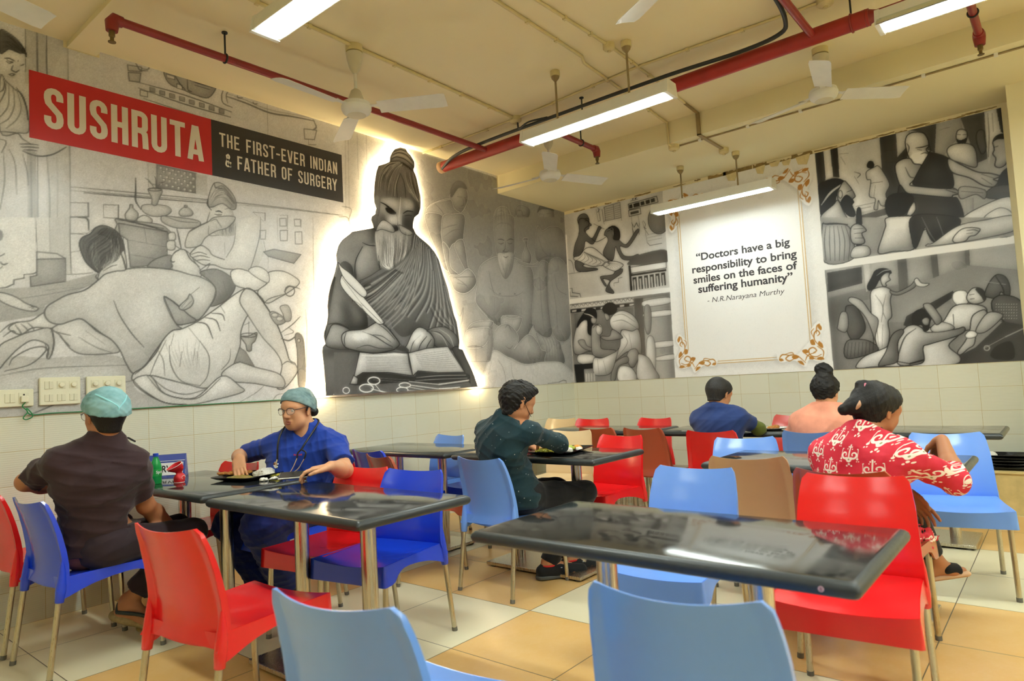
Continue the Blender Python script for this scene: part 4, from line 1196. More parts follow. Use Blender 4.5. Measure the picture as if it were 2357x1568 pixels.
# relief-like scene to the right of the cut-out figure, on a darker ground
LM.draw('''
R 780 0 2.904 L
B 70 10 100 | 120,700 560,1000 720,1120 720,1568 100,1568 60,900
f 60 0 | 430,985 1030,1180 1500,1418 1568,1440 1568,1568 420,1568
S 50 6 | 60,900 70,1568
S 50 8 | 120,900 128,1200
S 48 8 | 180,905 185,1100
S 52 6 | 40,860 45,1400
S 48 8 | 20,1380 80,1400 60,1480
S 48 8 | 0,1450 60,1460 80,1568
F 66 12 8 84 | 745,1290 800,1245 842,1252 862,1310 850,1370 812,1425 770,1390 742,1350
F 58 10 5 48 | 745,1270 780,1215 830,1220 855,1265 800,1255 752,1320
S 40 7 | 790,1315 820,1320
S 40 7 | 835,1322 855,1318
S 40 7 | 828,1330 832,1370 815,1378
S 42 6 | 800,1395 830,1396
F 62 14 8 82 | 565,1568 572,1470 590,1390 645,1352 740,1330 770,1395 812,1425 835,1450 838,1568
S 46 8 | 640,1360 700,1440 690,1568
S 46 8 | 760,1420 720,1500 700,1568
S 80 6 | 590,1392 648,1354 738,1334
F 68 14 8 84 | 1040,1568 1030,1470 1048,1402 1090,1380 1132,1400 1160,1480 1172,1568
S 50 6 | 1060,1420 1090,1410 1110,1440
F 58 12 7 78 | 1175,1420 1190,1375 1235,1370 1275,1400 1270,1450 1240,1482 1200,1465
S 42 8 | 1195,1405 1220,1412 1225,1440 1245,1440
F 64 14 8 82 | 1330,1450 1352,1385 1400,1380 1432,1405 1440,1470 1420,1530 1375,1540 1340,1500
F 52 8 5 42 | 1325,1420 1350,1372 1410,1372 1436,1410 1400,1400 1350,1400
S 40 7 | 1340,1430 1362,1434
S 40 7 | 1385,1430 1415,1428
S 40 7 | 1368,1435 1362,1478 1380,1482
S 38 8 | 1360,1495 1395,1495
F 63 14 8 82 | 1310,1568 1330,1510 1375,1540 1425,1520 1500,1568
R 780 500 2.904 L
f 60 0 | 420,0 1510,0 1545,600 1565,1115 760,1150 560,480
B 66 12 90 | 560,500 1580,500 1580,1130 780,1150
F 62 14 8 82 | 575,-20 690,-10 680,100 700,200 745,330 770,400 740,372 690,330 640,200 600,100
F 63 14 8 82 | 690,0 760,-20 838,-10 832,120 825,150 760,180 730,220 690,170
F 66 16 8 84 | 770,190 825,150 850,250 862,330 905,385 870,395 830,330
F 66 16 8 84 | 690,170 735,215 745,330 800,385 760,400 720,330
F 70 18 9 84 | 735,390 800,385 860,345 905,385 917,440 880,490 830,512 775,490 750,440
S 46 8 | 760,405 830,400 905,400
S 46 8 | 790,440 850,455
S 46 7 | 770,400 830,440 870,480
S 48 7 | 690,80 740,60 790,50
S 48 7 | 700,130 760,90 820,80
F 66 14 8 84 | 945,325 1050,262 1100,300 1165,268 1285,340 1305,480 1330,620 1300,720 1210,860 1190,760 1222,672 1090,662 1080,735 1000,680 915,570 925,440
F 64 10 7 84 | 1038,130 1032,60 1050,-10 1160,-10 1172,90 1168,250 1110,300 1055,250
S 50 6 | 1045,60 1080,40 1140,50 1165,90
S 34 9 | 1060,150 1085,148 1102,156
S 34 9 | 1122,156 1145,146 1165,152
S 38 7 | 1065,172 1082,180 1100,172
S 38 7 | 1125,172 1142,180 1158,172
S 40 8 | 1112,165 1108,215 1095,228 1120,232 1135,222
F 78 14 5 52 | 1058,245 1100,240 1165,240 1155,350 1112,412 1075,350
S 40 9 | 1098,262 1114,270 1130,262
S 50 6 | 1000,470 1060,520 1110,528 1180,525 1230,500
S 50 6 | 1040,540 1035,640
S 50 6 | 1215,540 1220,650
S 48 7 | 1000,360 1020,460 1040,520
G 55 0 | 1075,512 7,6
G 55 0 | 1175,512 7,6
S 48 8 | 915,570 1000,660 1085,735
S 82 6 | 925,440 912,565 990,665
F 70 12 8 84 | 1090,662 1150,680 1222,672 1195,760 1140,760 1105,745
S 50 6 | 1110,690 1125,750
S 50 6 | 1160,690 1150,750
F 68 16 8 84 | 1030,870 1035,780 1075,725 1130,715 1180,760 1200,820 1170,880 1240,800 1290,790 1350,870 1385,900 1380,965 1240,982 1130,935 1060,945
S 44 8 | 1110,740 1130,720 1150,760
S 46 7 | 1110,860 1140,880 1160,860
F 66 16 8 84 | 1315,770 1400,775 1460,800 1490,880 1505,980 1380,970 1385,900 1350,880
''' + '\n'.join('S 50 7 | %d,%d %d,%d %d,%d' % (1345 + 22 * k, 775 + 3 * k, 1385 + 18 * k, 860, 1385 + 20 * k, 960) for k in range(6)) + '''
F 80 10 8 86 | 1040,890 1000,950 978,1020 975,1138 1560,1115 1505,985 1380,968 1240,985 1130,938
S 60 7 | 1060,950 1100,1020 1120,1130
S 62 7 | 1150,970 1160,1060 1200,1130
S 62 6 | 1020,960 1000,1050
S 62 6 | 1280,1000 1300,1110
F 70 14 8 84 | 848,770 900,740 1000,750 1030,700 960,690 880,715
F 74 8 8 86 | 848,770 905,745 1010,745 970,860 850,870
S 46 9 | 855,868 900,862 960,870
s 48 9 | 915,880 915,960
s 48 9 | 850,965 1000,965
f 62 8 6 80 | 1000,760 1025,720 1030,860 1010,960 985,960
S 48 7 | 790,640 810,660 830,605 820,700 790,770
S 50 6 | 900,980 920,1060 910,1130
F 64 14 8 84 | 1228,145 1262,140 1258,190 1285,260 1275,312 1235,312 1222,260 1245,190
S 80 7 | 1230,160 1260,158
F 66 12 7 84 | 1190,285 1225,300 1290,315 1335,300 1335,325 1260,330 1200,312
F 62 14 8 82 | 1325,60 1360,90 1420,60 1500,100 1520,330 1420,320 1320,290 1310,180
S 46 8 | 1320,290 1400,260 1500,290
S 48 7 | 1330,130 1360,220 1400,260
F 62 12 7 80 | 1330,320 1400,310 1400,420 1425,780 1320,770 1290,640
F 63 12 7 80 | 1400,320 1520,330 1550,780 1430,780
S 48 7 | 1340,360 1350,560 1370,770
S 48 7 | 1380,360 1390,560 1415,775
S 48 7 | 1440,380 1460,480 1520,520
S 48 7 | 1420,420 1450,600 1460,770
s 50 6 | 1300,340 1310,500
s 40 8 | 1395,1113 1470,1103 1500,1090 1518,1095 1518,1110
''')
LM.hair([(1045, 70), (1040, 20), (1060, -60)], [(1165, 90), (1160, 20), (1130, -80)], 40, .5, 3.5)
LM.hair([(1065, 250), (1085, 320), (1110, 400)], [(1160, 250), (1140, 320), (1115, 405)], 30, .55, 3.5)
LM.tone(.5); LM.grain(0.035)
lm_keep = np.ones((LM.ny, LM.nx), bool)
_aa = LM.a0 + (LM.a1 - LM.a0) * np.arange(LM.nx) / (LM.nx - 1); _zz = LM.z0 + (LM.z1 - LM.z0) * np.arange(LM.ny) / (LM.ny - 1)
lm_keep[np.ix_(_zz > BEAM_Z - 0.002, _aa > BEAM_X - 0.01)] = False
lm_keep[np.ix_(_zz > CEIL - 0.04, (_aa > -5.38) & (_aa < -5.185))] = False
mural = thing('wall_mural', 'long grey pencil-drawing print of ancient healers covering the left wall above the tiles', 'mural', (0, 0, 0))
me = panel_mesh('print_sheet', LM, lambda A, Z: np.stack([A, np.full_like(A, -0.004), Z], -1), lm_keep)
obj_p = bpy.data.objects.new('print_sheet', me); COL.objects.link(obj_p); me.materials.append(M_PRINT); obj_p.parent = mural
b = MB(); b.box((LM.a0, -0.0035, MUR), (0, -0.0005, BEAM_Z - 0.01)); obj('backing', b, M_EDGE, mural)

# title panels and their condensed capitals
TITLE_RED = plain('title_red', (196, 40, 44), 0.35, var=0.03); TITLE_DK = plain('title_charcoal', (52, 52, 54), 0.35, var=0.03); TITLE_TX = plain('title_white', (226, 220, 208), 0.4, var=0.02)
ARC = lambda cx, cy, rx, ry, a0, a1, n=7: [(cx + rx * math.cos(math.radians(a0 + (a1 - a0) * k / n)), cy + ry * math.sin(math.radians(a0 + (a1 - a0) * k / n))) for k in range(n + 1)]
GW = 0.40     # glyph cell: width 0.40, height 1, centre-line strokes
def glyph(c):
    w = GW; r = 0.135; L_, R_, T_, B_ = 0.075, w - 0.075, 0.93, 0.07
    top = ARC(w / 2, T_ - r, R_ - w / 2, r, 0, 180); bot = ARC(w / 2, B_ + r, R_ - w / 2, r, 180, 360)
    if c == 'S': return [[(R_, 0.70), (R_, T_ - r)] + top[1:] + [(L_, 0.72)] + [(L_ + 0.02, 0.62), (w / 2, 0.5), (R_ - 0.02, 0.38), (R_, 0.28)] + list(reversed(bot))[0:] + [(L_, 0.30)]]
    if c == 'U': return [[(L_, 1)] + bot + [(R_, 1)]]
    if c == 'H': return [[(L_, 0), (L_, 1)], [(R_, 0), (R_, 1)], [(L_, .5), (R_, .5)]]
    if c == 'R': return [[(L_, 0), (L_, 1)], [(L_, T_)] + ARC(R_ - r, T_ - r * .8, r, r * .8, 90, 0) + ARC(R_ - r, .5 + r * .6, r, r * .8, 0, -90) + [(L_, .49)], [(L_ + .15, .49), (R_ - .01, .40), (R_, .3), (R_ + .01, 0)]]
    if c == 'P': return [[(L_, 0), (L_, 1)], [(L_, T_)] + ARC(R_ - r, T_ - r * .8, r, r * .8, 90, 0) + ARC(R_ - r, .5 + r * .6, r, r * .8, 0, -90) + [(L_, .46)]]
    if c == 'T': return [[(0.0, T_), (w, T_)], [(w / 2, 0), (w / 2, T_)]]
    if c == 'A': return [[(0.045, 0), (w / 2 - .02, 1)], [(w - .045, 0), (w / 2 + .02, 1)], [(.09, .24), (w - .09, .24)]]
    if c == 'E': return [[(R_ + .04, T_), (L_, T_), (L_, B_), (R_ + .04, B_)], [(L_, .5), (R_, .5)]]
    if c == 'F': return [[(R_ + .04, T_), (L_, T_), (L_, 0)], [(L_, .5), (R_, .5)]]
    if c == 'I': return [[(w / 2, 0), (w / 2, 1)]]
    if c == 'V': return [[(0.045, 1), (w / 2 - .015, 0)], [(w - .045, 1), (w / 2 + .015, 0)]]
    if c == 'N': return [[(L_, 0), (L_, 1)], [(R_, 0), (R_, 1)], [(L_, .97), (R_, .03)]]
    if c == 'D': return [[(L_, B_), (L_, T_)] + ARC(R_ - r, T_ - r, r, r, 90, 0) + ARC(R_ - r, B_ + r, r, r, 0, -90) + [(L_, B_)]]
    if c == 'O': return [[(L_, .5)] + list(reversed(top)) + [(R_, .5)] + list(reversed(bot)) + [(L_, .5)]]
    if c == 'G': return [[(R_, .70)] + top + bot + [(R_, .46), (w / 2, .46)]]
    if c == 'Y': return [[(.04, 1), (w / 2, .45)], [(w - .04, 1), (w / 2, .45)], [(w / 2, 0), (w / 2, .48)]]
    if c == '-': return [[(.06, .45), (w - .06, .45)]]
    if c == '&': return [[(R_ + .05, .42), (R_ - .02, .20)] + list(reversed(ARC(w / 2 - .01, B_ + r, r - .01, r, 180, 330))) + [(L_, .3), (L_ + .04, .46), (w / 2 + .02, .6), (R_ - .04, .74), (R_ - .05, .84), (w / 2 + .01, .93), (L_ + .04, .84), (L_ + .05, .72), (R_ + .04, .03)]]
    return []
def ribbon(pts, t):
    """outline of a constant-width stroke with mitred joins"""
    P = [np.array(pts[0], float)]
    for p in pts[1:]:
        if np.hypot(*(np.array(p) - P[-1])) > 1e-4: P.append(np.array(p, float))
    Lf, Rt = [], []
    for i, p in enumerate(P):
        d0 = (P[i] - P[i - 1]) if i else None; d1 = (P[i + 1] - P[i]) if i < len(P) - 1 else None
        d0 = d1 if d0 is None else d0; d1 = d0 if d1 is None else d1
        d0, d1 = d0 / np.hypot(*d0), d1 / np.hypot(*d1)
        n0, n1 = np.array([-d0[1], d0[0]]), np.array([-d1[1], d1[0]]); n = n0 + n1
        if np.hypot(*n) < 1e-3: n = n0
        n = n / np.hypot(*n); k = min(1.6, 1 / max(0.35, float(n @ n0)))
        Lf.append(p + n * t / 2 * k); Rt.append(p - n * t / 2 * k)
    return Lf, Rt
def word(b, text, x0, x1, z0, z1, y0, y1, t=0.15, gap=0.075, space=0.26, pos=None):
    widths = [0 if c == ' ' else (0.15 if c == 'I' else 0.32 if c == '-' else GW) for c in text]
    total = sum(widths) + gap * (len(text) - 1) + space * text.count(' ')
    sx = (x1 - x0) / total; h = z1 - z0; cur = x0; lay = 0
    for c, w in zip(text, widths):
        if c == ' ': cur += (space + gap) * sx; continue
        ox = -(GW - w) / 2 * sx
        for s_ in glyph(c):
            ax = sx / h    # keep the stroke width even: work in units of height
            Lf, Rt = ribbon([(px_ * ax, pz_) for px_, pz_ in s_], t)
            P = [[(cur + ox + q[0] * h, z0 + min(1, max(0, q[1])) * h) for q in Lf], [(cur + ox + q[0] * h, z0 + min(1, max(0, q[1])) * h) for q in Rt]]
            e = y0 - 0.00015 * lay; lay += 1
            b.grid([[(q[0], e, q[1]) for q in r] for r in P])
        cur += (w + gap) * sx
bx0, bx1, bz0, bz1, bxm = on_left(66, 163)[0], on_left(787, 410)[0], 2.835, 3.252, on_left(486, 340)[0]
b = MB(); b.box((bx0, -0.0075, bz0), (bxm, -0.0045, bz1)); obj('red_title_panel', b, TITLE_RED, mural)
b = MB(); b.box((bxm, -0.0075, bz0), (bx1, -0.0045, bz1)); obj('charcoal_title_panel', b, TITLE_DK, mural)
def sp(u, v): return on_left(u, v)
b = MB(); word(b, 'SUSHRUTA', sp(100, 250)[0], sp(465, 330)[0], 2.918, 3.172, -0.0078, 0, t=0.148); obj('title_lettering', b, TITLE_TX, mural)
b = MB(); word(b, 'THE FIRST-EVER INDIAN', sp(504, 330)[0], sp(774, 380)[0], 3.066, 3.170, -0.0078, 0, t=0.128)
word(b, '& FATHER OF SURGERY', sp(517, 370)[0], sp(773, 410)[0], 2.920, 3.024, -0.0078, 0, t=0.128); obj('subtitle_lettering', b, TITLE_TX, mural)
# ---------------------------------------------------------------- cut-out figure of a writing sage, lit from behind
SM = Canvas(-3.98, -1.90, MUR - 0.02, CEIL, 0.0040, (0.46, 0.46, 0.47))
_s2 = [(210, 1310), (215, 1230), (226, 1160), (240, 1118), (285, 1104), (315, 1090), (318, 1060), (330, 1030), (350, 1006), (385, 997), (418, 1006), (432, 1030), (452, 1050), (476, 1092), (478, 1125), (470, 1145), (488, 1190), (502, 1250), (519, 1330), (518, 1400), (505, 1440), (478, 1462), (468, 1500), (466, 1540)]
_s5 = [(470, 80), (488, 120), (520, 150), (548, 172), (575, 195), (612, 240), (640, 290), (660, 360), (680, 420), (700, 482), (712, 540), (728, 600), (742, 660), (760, 705), (770, 770), (778, 830), (775, 882), (800, 890), (822, 942), (850, 1000), (880, 1070), (903, 1136)]
_s4 = [(2150, 1196), (2146, 1100), (2140, 1000), (2128, 900), (2132, 870), (2150, 850), (2138, 800), (2142, 770), (2160, 715), (2168, 660), (2164, 600), (2172, 520), (2186, 460), (2212, 380), (2228, 310), (2222, 260), (2236, 200), (2262, 160), (2323, 112)]
_s5b = [(60, 106), (140, 92), (200, 80)]
_s2b = [(206, 1530), (200, 1505), (190, 1480), (196, 1455), (218, 1440), (226, 1400), (212, 1360)]
def rg(pts, x, y): return [on_left(x + a / 2.904, y + b / 2.904) for a, b in pts]
FIG = rg(_s2, 780, 0) + rg(_s5, 780, 500) + rg(_s4, 0, 500) + rg(_s5b, 780, 500) + rg(_s2b, 780, 0)
_zb0 = MUR - 0.012
FIG = [(a, max(z, _zb0)) for a, z in FIG]
SM.draw('''
R 780 0 2.904 L
F 52 20 | 205,1310 240,1110 320,1070 385,990 480,1090 520,1330 510,1440 470,1480 480,1568 190,1568 190,1470
F 62 20 8 25 | 318,1080 330,1030 385,996 432,1030 478,1100 470,1150 400,1110 350,1110
S 22 10 | 322,1075 360,1060 420,1080 474,1130
S 75 8 | 326,1062 370,1046 425,1066 470,1108
S 22 10 | 330,1048 370,1032 420,1046 460,1085
S 75 8 | 334,1036 380,1020 425,1036 450,1064
S 22 9 | 340,1025 385,1012 425,1026
S 80 7 | 350,1012 388,1002 420,1014
S 20 12 | 310,1098 370,1090 430,1120 480,1170
F 66 22 0 | 245,1350 300,1330 380,1330 470,1345 480,1440 455,1530 400,1568 250,1568 235,1450
F 60 10 0 | 215,1320 250,1330 240,1450 215,1420
''')
SM.hair([(225, 1300), (240, 1180), (300, 1110), (380, 1095)], [(345, 1330), (360, 1240), (380, 1160), (400, 1110)], 60, .26, 4, .8, 5)
SM.hair([(225, 1300), (240, 1180), (300, 1110), (380, 1095)], [(345, 1330), (360, 1240), (380, 1160), (400, 1110)], 40, .78, 4, .7, 5)
SM.hair([(400, 1110), (400, 1180), (440, 1280), (500, 1340)], [(480, 1140), (510, 1240), (520, 1320), (515, 1420)], 50, .24, 4, .8, 5)
SM.hair([(400, 1110), (400, 1180), (440, 1280), (500, 1340)], [(480, 1140), (510, 1240), (520, 1320), (515, 1420)], 40, .76, 4, .7, 5)
SM.draw('''
B 50 6 80 | 330,1140 400,1130 440,1250 400,1330 340,1320
S 20 7 | 385,1170 360,1240 362,1330
S 20 7 | 385,1170 410,1240 420,1330
S 80 7 | 372,1180 350,1250 345,1320
B 82 5 80 | 250,1345 330,1340 370,1370 350,1400 290,1375
B 80 5 70 | 400,1350 460,1352 470,1400 420,1410
S 92 9 | 386,1328 380,1400 374,1460
S 14 14 | 252,1362 290,1382 352,1432
S 18 12 | 402,1436 430,1420 468,1424
F 22 0 | 285,1398 320,1400 355,1436 330,1442 295,1425
S 70 5 | 285,1425 310,1445 345,1448
S 18 8 | 290,1390 320,1402 356,1434
S 20 8 | 410,1452 435,1448 460,1452
B 84 5 90 | 370,1440 392,1440 398,1530 360,1545 358,1510
S 30 8 | 358,1440 366,1500 352,1545
S 30 8 | 400,1450 398,1520
B 30 8 70 | 250,1440 285,1450 270,1520 246,1510
B 28 8 80 | 400,1460 470,1460 460,1540 410,1550
S 40 6 | 270,1470 300,1500 290,1540
R 780 500 2.904 L
F 30 0 | 330,55 345,95 352,110 372,90 360,62
B 84 4 90 | 310,0 360,-10 368,40 340,60 300,40
F 56 26 0 | -40,140 60,104 200,80 220,110 235,180 330,350 300,330 80,470 -60,640
F 64 14 0 | 90,300 130,210 220,185 235,320 250,350 110,440 92,380
S 22 10 | 90,440 80,400 84,300 130,205
S 24 9 | 130,178 170,195 232,200
S 32 9 | 90,440 180,400 260,345
F 70 18 0 | 222,95 300,40 340,100 380,95 462,110 455,200 430,290 392,392 362,432 332,352 282,352 240,332 216,185
F 80 10 6 30 | 268,28 320,55 345,95 330,110 260,90 222,100 235,60
F 66 10 6 26 | 372,60 420,80 466,112 440,130 390,110
''')
SM.hair([(222, 110), (230, 200), (250, 320), (330, 360)], [(455, 120), (445, 230), (410, 330), (370, 430)], 110, .26, 3.2, .75, 6)
SM.hair([(222, 110), (230, 200), (250, 320), (330, 360)], [(455, 120), (445, 230), (410, 330), (370, 430)], 110, .92, 3.2, .7, 6)
SM.draw('''
s 12 9 | 236,265 240,300 244,348
F 40 8 | 468,110 520,150 600,230 645,300 700,480 745,670 775,880 600,860 540,740 450,790 390,800 330,740 300,690 80,640 -40,650 60,510 100,465 240,390 370,330 440,260
''')
SM.fan([(470, 120), (440, 240), (330, 340), (95, 480)], [(640, 290), (690, 480), (740, 690), (770, 850)], 15, .13, .74, 19, .9)
SM.fan([(440, 260), (330, 400), (200, 520), (70, 630)], [(520, 180), (500, 450), (430, 650), (330, 760)], 10, .13, .76, 18, .9)
SM.fan([(95, 480), (200, 440), (330, 350)], [(80, 640), (220, 560), (400, 380)], 6, .15, .78, 15, .9)
SM.fan([(560, 600), (620, 700), (700, 750)], [(720, 560), (745, 660), (765, 740)], 5, .2, .7, 7, .7)
SM.draw('''
F 40 20 0 | -60,400 0,640 80,680 85,740 -30,790 -130,770
R 0 500 2.904 L
F 50 22 0 | 2150,860 2175,640 2240,330 2323,330 2350,480 2420,640 2420,760 2300,780
S 76 10 | 2232,300 2300,460 2345,560
S 22 9 | 2222,300 2290,470 2330,570
B 30 10 90 | 2260,560 2330,640 2360,760 2280,760
F 60 20 8 22 | 2145,850 2165,780 2200,720 2290,745 2330,790 2335,860 2290,890 2190,880
S 24 10 | 2165,720 2230,715 2300,745
S 20 9 | 2285,780 2272,830 2285,880
f 44 8 0 | 2130,890 2420,890 2420,1196 2150,1196
B 30 8 90 | 2160,890 2400,880 2420,930 2160,930
E 86 9 | 2250,1192 45,14
S 86 9 | 2200,1186 2280,1180 2323,1165
R 780 500 2.904 L
F 72 20 8 16 | -10,800 30,765 140,752 225,708 290,738 345,800 378,850 352,880 320,895 200,912 60,890 5,862
S 26 8 | 225,712 290,760 345,820
S 24 9 | 130,770 210,800 290,850 330,870
S 30 8 | 200,790 260,800 320,840
S 34 8 | 90,880 160,860 240,880 330,880
B 88 4 80 | 60,790 140,770 180,800 100,830
S 20 8 | 20,775 8,820 12,862
F 93 5 7 22 | 0,392 60,452 150,556 262,690 272,712 240,720 200,690 90,585 10,500 -20,440
s 30 5 | -10,410 120,580 255,712
s 40 7 | 75,565 130,600
s 40 7 | 85,590 140,625
s 40 7 | 110,590 150,640
R 0 500 2.904 L
F 92 5 7 24 | 2230,310 2262,345 2323,392 2420,500 2400,540 2320,470 2262,400
R 780 500 2.904 L
s 15 8 | 262,700 372,840
s 12 6 | 372,840 425,902
F 74 20 8 16 | 410,892 430,850 462,780 500,742 545,750 590,790 612,832 600,885 560,905 450,910
S 22 9 | 448,905 470,840 520,790
S 22 9 | 500,905 520,850 560,800
S 22 9 | 550,905 565,860 590,820
B 90 4 80 | 470,800 510,770 540,790 490,860
F 50 18 7 18 | 560,762 620,740 690,742 760,800 775,880 720,885 620,868 610,820 585,780
S 70 8 | 600,770 660,800 700,870
S 20 8 | 590,765 650,780 720,860
S 70 8 | 640,750 710,800 740,870
F 34 0 | 340,880 420,905 440,890 400,860 352,880
f 42 0 | -60,905 100,905 60,1196 -60,1196
f 40 0 | 30,1120 430,1060 830,880 905,1137 840,1180 0,1200
F 36 14 7 14 | 730,885 800,885 870,1050 905,1140 840,1100 800,1010
f 78 10 8 22 | 110,905 200,915 340,905 432,912 462,1062 300,1040 130,1042 70,1080
f 80 10 8 22 | 436,912 560,880 700,868 812,1038 640,1042 500,1030 466,1062
S 40 8 | 432,915 440,980 462,1062
S 96 7 | 120,925 220,930 340,920 425,925
F 28 10 0 | 130,1046 300,1044 470,1066 500,1036 640,1046 815,1042 835,1085 600,1110 460,1100 120,1125 60,1110
s 58 5 | 180,1075 440,1090
s 58 5 | 200,1090 430,1105
S 66 8 | 490,1075 640,1062 820,1058
S 60 8 | 480,1095 640,1085 830,1078
S 20 9 | 480,1085 640,1074 825,1068
f 70 14 7 18 | 45,1118 70,1060 100,1080 95,1120
''' + '\n'.join('s 38 4 | %d,%d %d,%d' % (150 + 4 * (k % 3), 940 + 11 * k, 420 + 3 * k, 938 + 11 * k) for k in range(9)) + '\n'
    + '\n'.join('s 38 4 | %d,%d %d,%d' % (480 + 6 * k, 925 + 11 * k, 690 + 9 * k, 895 + 14 * k) for k in range(9)) + '''
E 90 12 | 155,1145 46,26
E 90 12 | 205,1096 40,24
s 88 14 | 188,1150 310,1180
s 88 12 | 212,1120 250,1165 300,1178
E 90 10 | 395,1157 38,18
E 90 10 | 412,1125 38,16
s 84 12 | 430,1160 520,1165
s 86 14 | 450,1125 640,1150 780,1140
s 80 12 | 440,1100 640,1120 840,1092
s 84 10 | 430,1135 560,1160
s 20 6 | 440,1112 640,1132 840,1104
E 88 9 | 20,1160 22,20
''')
SM.tone(.7); SM.grain(0.035)
# which grid points lie inside the outline (even-odd test through the canvas mask)
FC = np.array([((a - SM.a0) / (SM.a1 - SM.a0) * (SM.nx - 1), (z - SM.z0) / (SM.z1 - SM.z0) * (SM.ny - 1)) for a, z in FIG])
_m, _sl = SM.mask(FC, 2)
fk = np.zeros((SM.ny, SM.nx), bool); fk[_sl] = _m > 0.5
FY = -0.055      # the panel stands off the wall
fig = thing('figure_panel', 'large grey cut-out of a bearded sage writing with a quill, lit from behind', 'wall panel', (0, 0, 0))
me = panel_mesh('print_face', SM, lambda A, Z: np.stack([A, np.full_like(A, FY - 0.004), Z], -1), fk)
o = bpy.data.objects.new('print_face', me); COL.objects.link(o); me.materials.append(M_PRINT2); o.parent = fig
b = MB(); b.prism(FIG, FY - 0.0035, FY + 0.006, lambda a, z, d: (a, d, z)); obj('board', b, plain('board_edge', (96, 94, 92), 0.6), fig)
# light strip behind the edge: a thin glowing ribbon a few centimetres in from the outline, facing the wall
cen = np.array(FIG).mean(0); Pf = np.array(spline(FIG, 2, True)); n = len(Pf)
nrm = []
for i in range(n):
    d = Pf[(i + 2) % n] - Pf[i - 2]; d = np.array([d[1], -d[0]]); nrm.append(d / (np.hypot(*d) + 1e-9))
nrm = np.array(nrm)
area = 0.5 * np.sum(Pf[:, 0] * np.roll(Pf[:, 1], -1) - np.roll(Pf[:, 0], -1) * Pf[:, 1])
sgn = 1 if area > 0 else -1       # outward normal
ins = Pf - nrm * sgn * 0.010; ins2 = Pf - nrm * sgn * 0.024
M_LED = emit('warm_light_strip', (1.0, 0.76, 0.42), HALO_POWER)
b = MB(); segs = []
for i in range(n):
    j = (i + 1) % n
    if Pf[i][1] < _zb0 + 0.03 and Pf[j][1] < _zb0 + 0.03: continue
    q = [ins[i], ins[j], ins2[j], ins2[i]]
    b.add([(p[0], FY + 0.0075, p[1]) for p in q] + [(p[0], FY + 0.0105, p[1]) for p in q], [(0, 1, 2, 3), (7, 6, 5, 4), (0, 4, 5, 1), (2, 6, 7, 3)])
obj('light_strip', b, M_LED, fig)
b = MB()
for u, v in ((760, 800), (1040, 860), (905, 420), (900, 700)):
    a, z = on_left(u, v); b.tube([(a, FY + 0.006, z), (a, -0.0045, z)], 0.012, 10)
obj('standoffs', b, M_STEEL, fig)
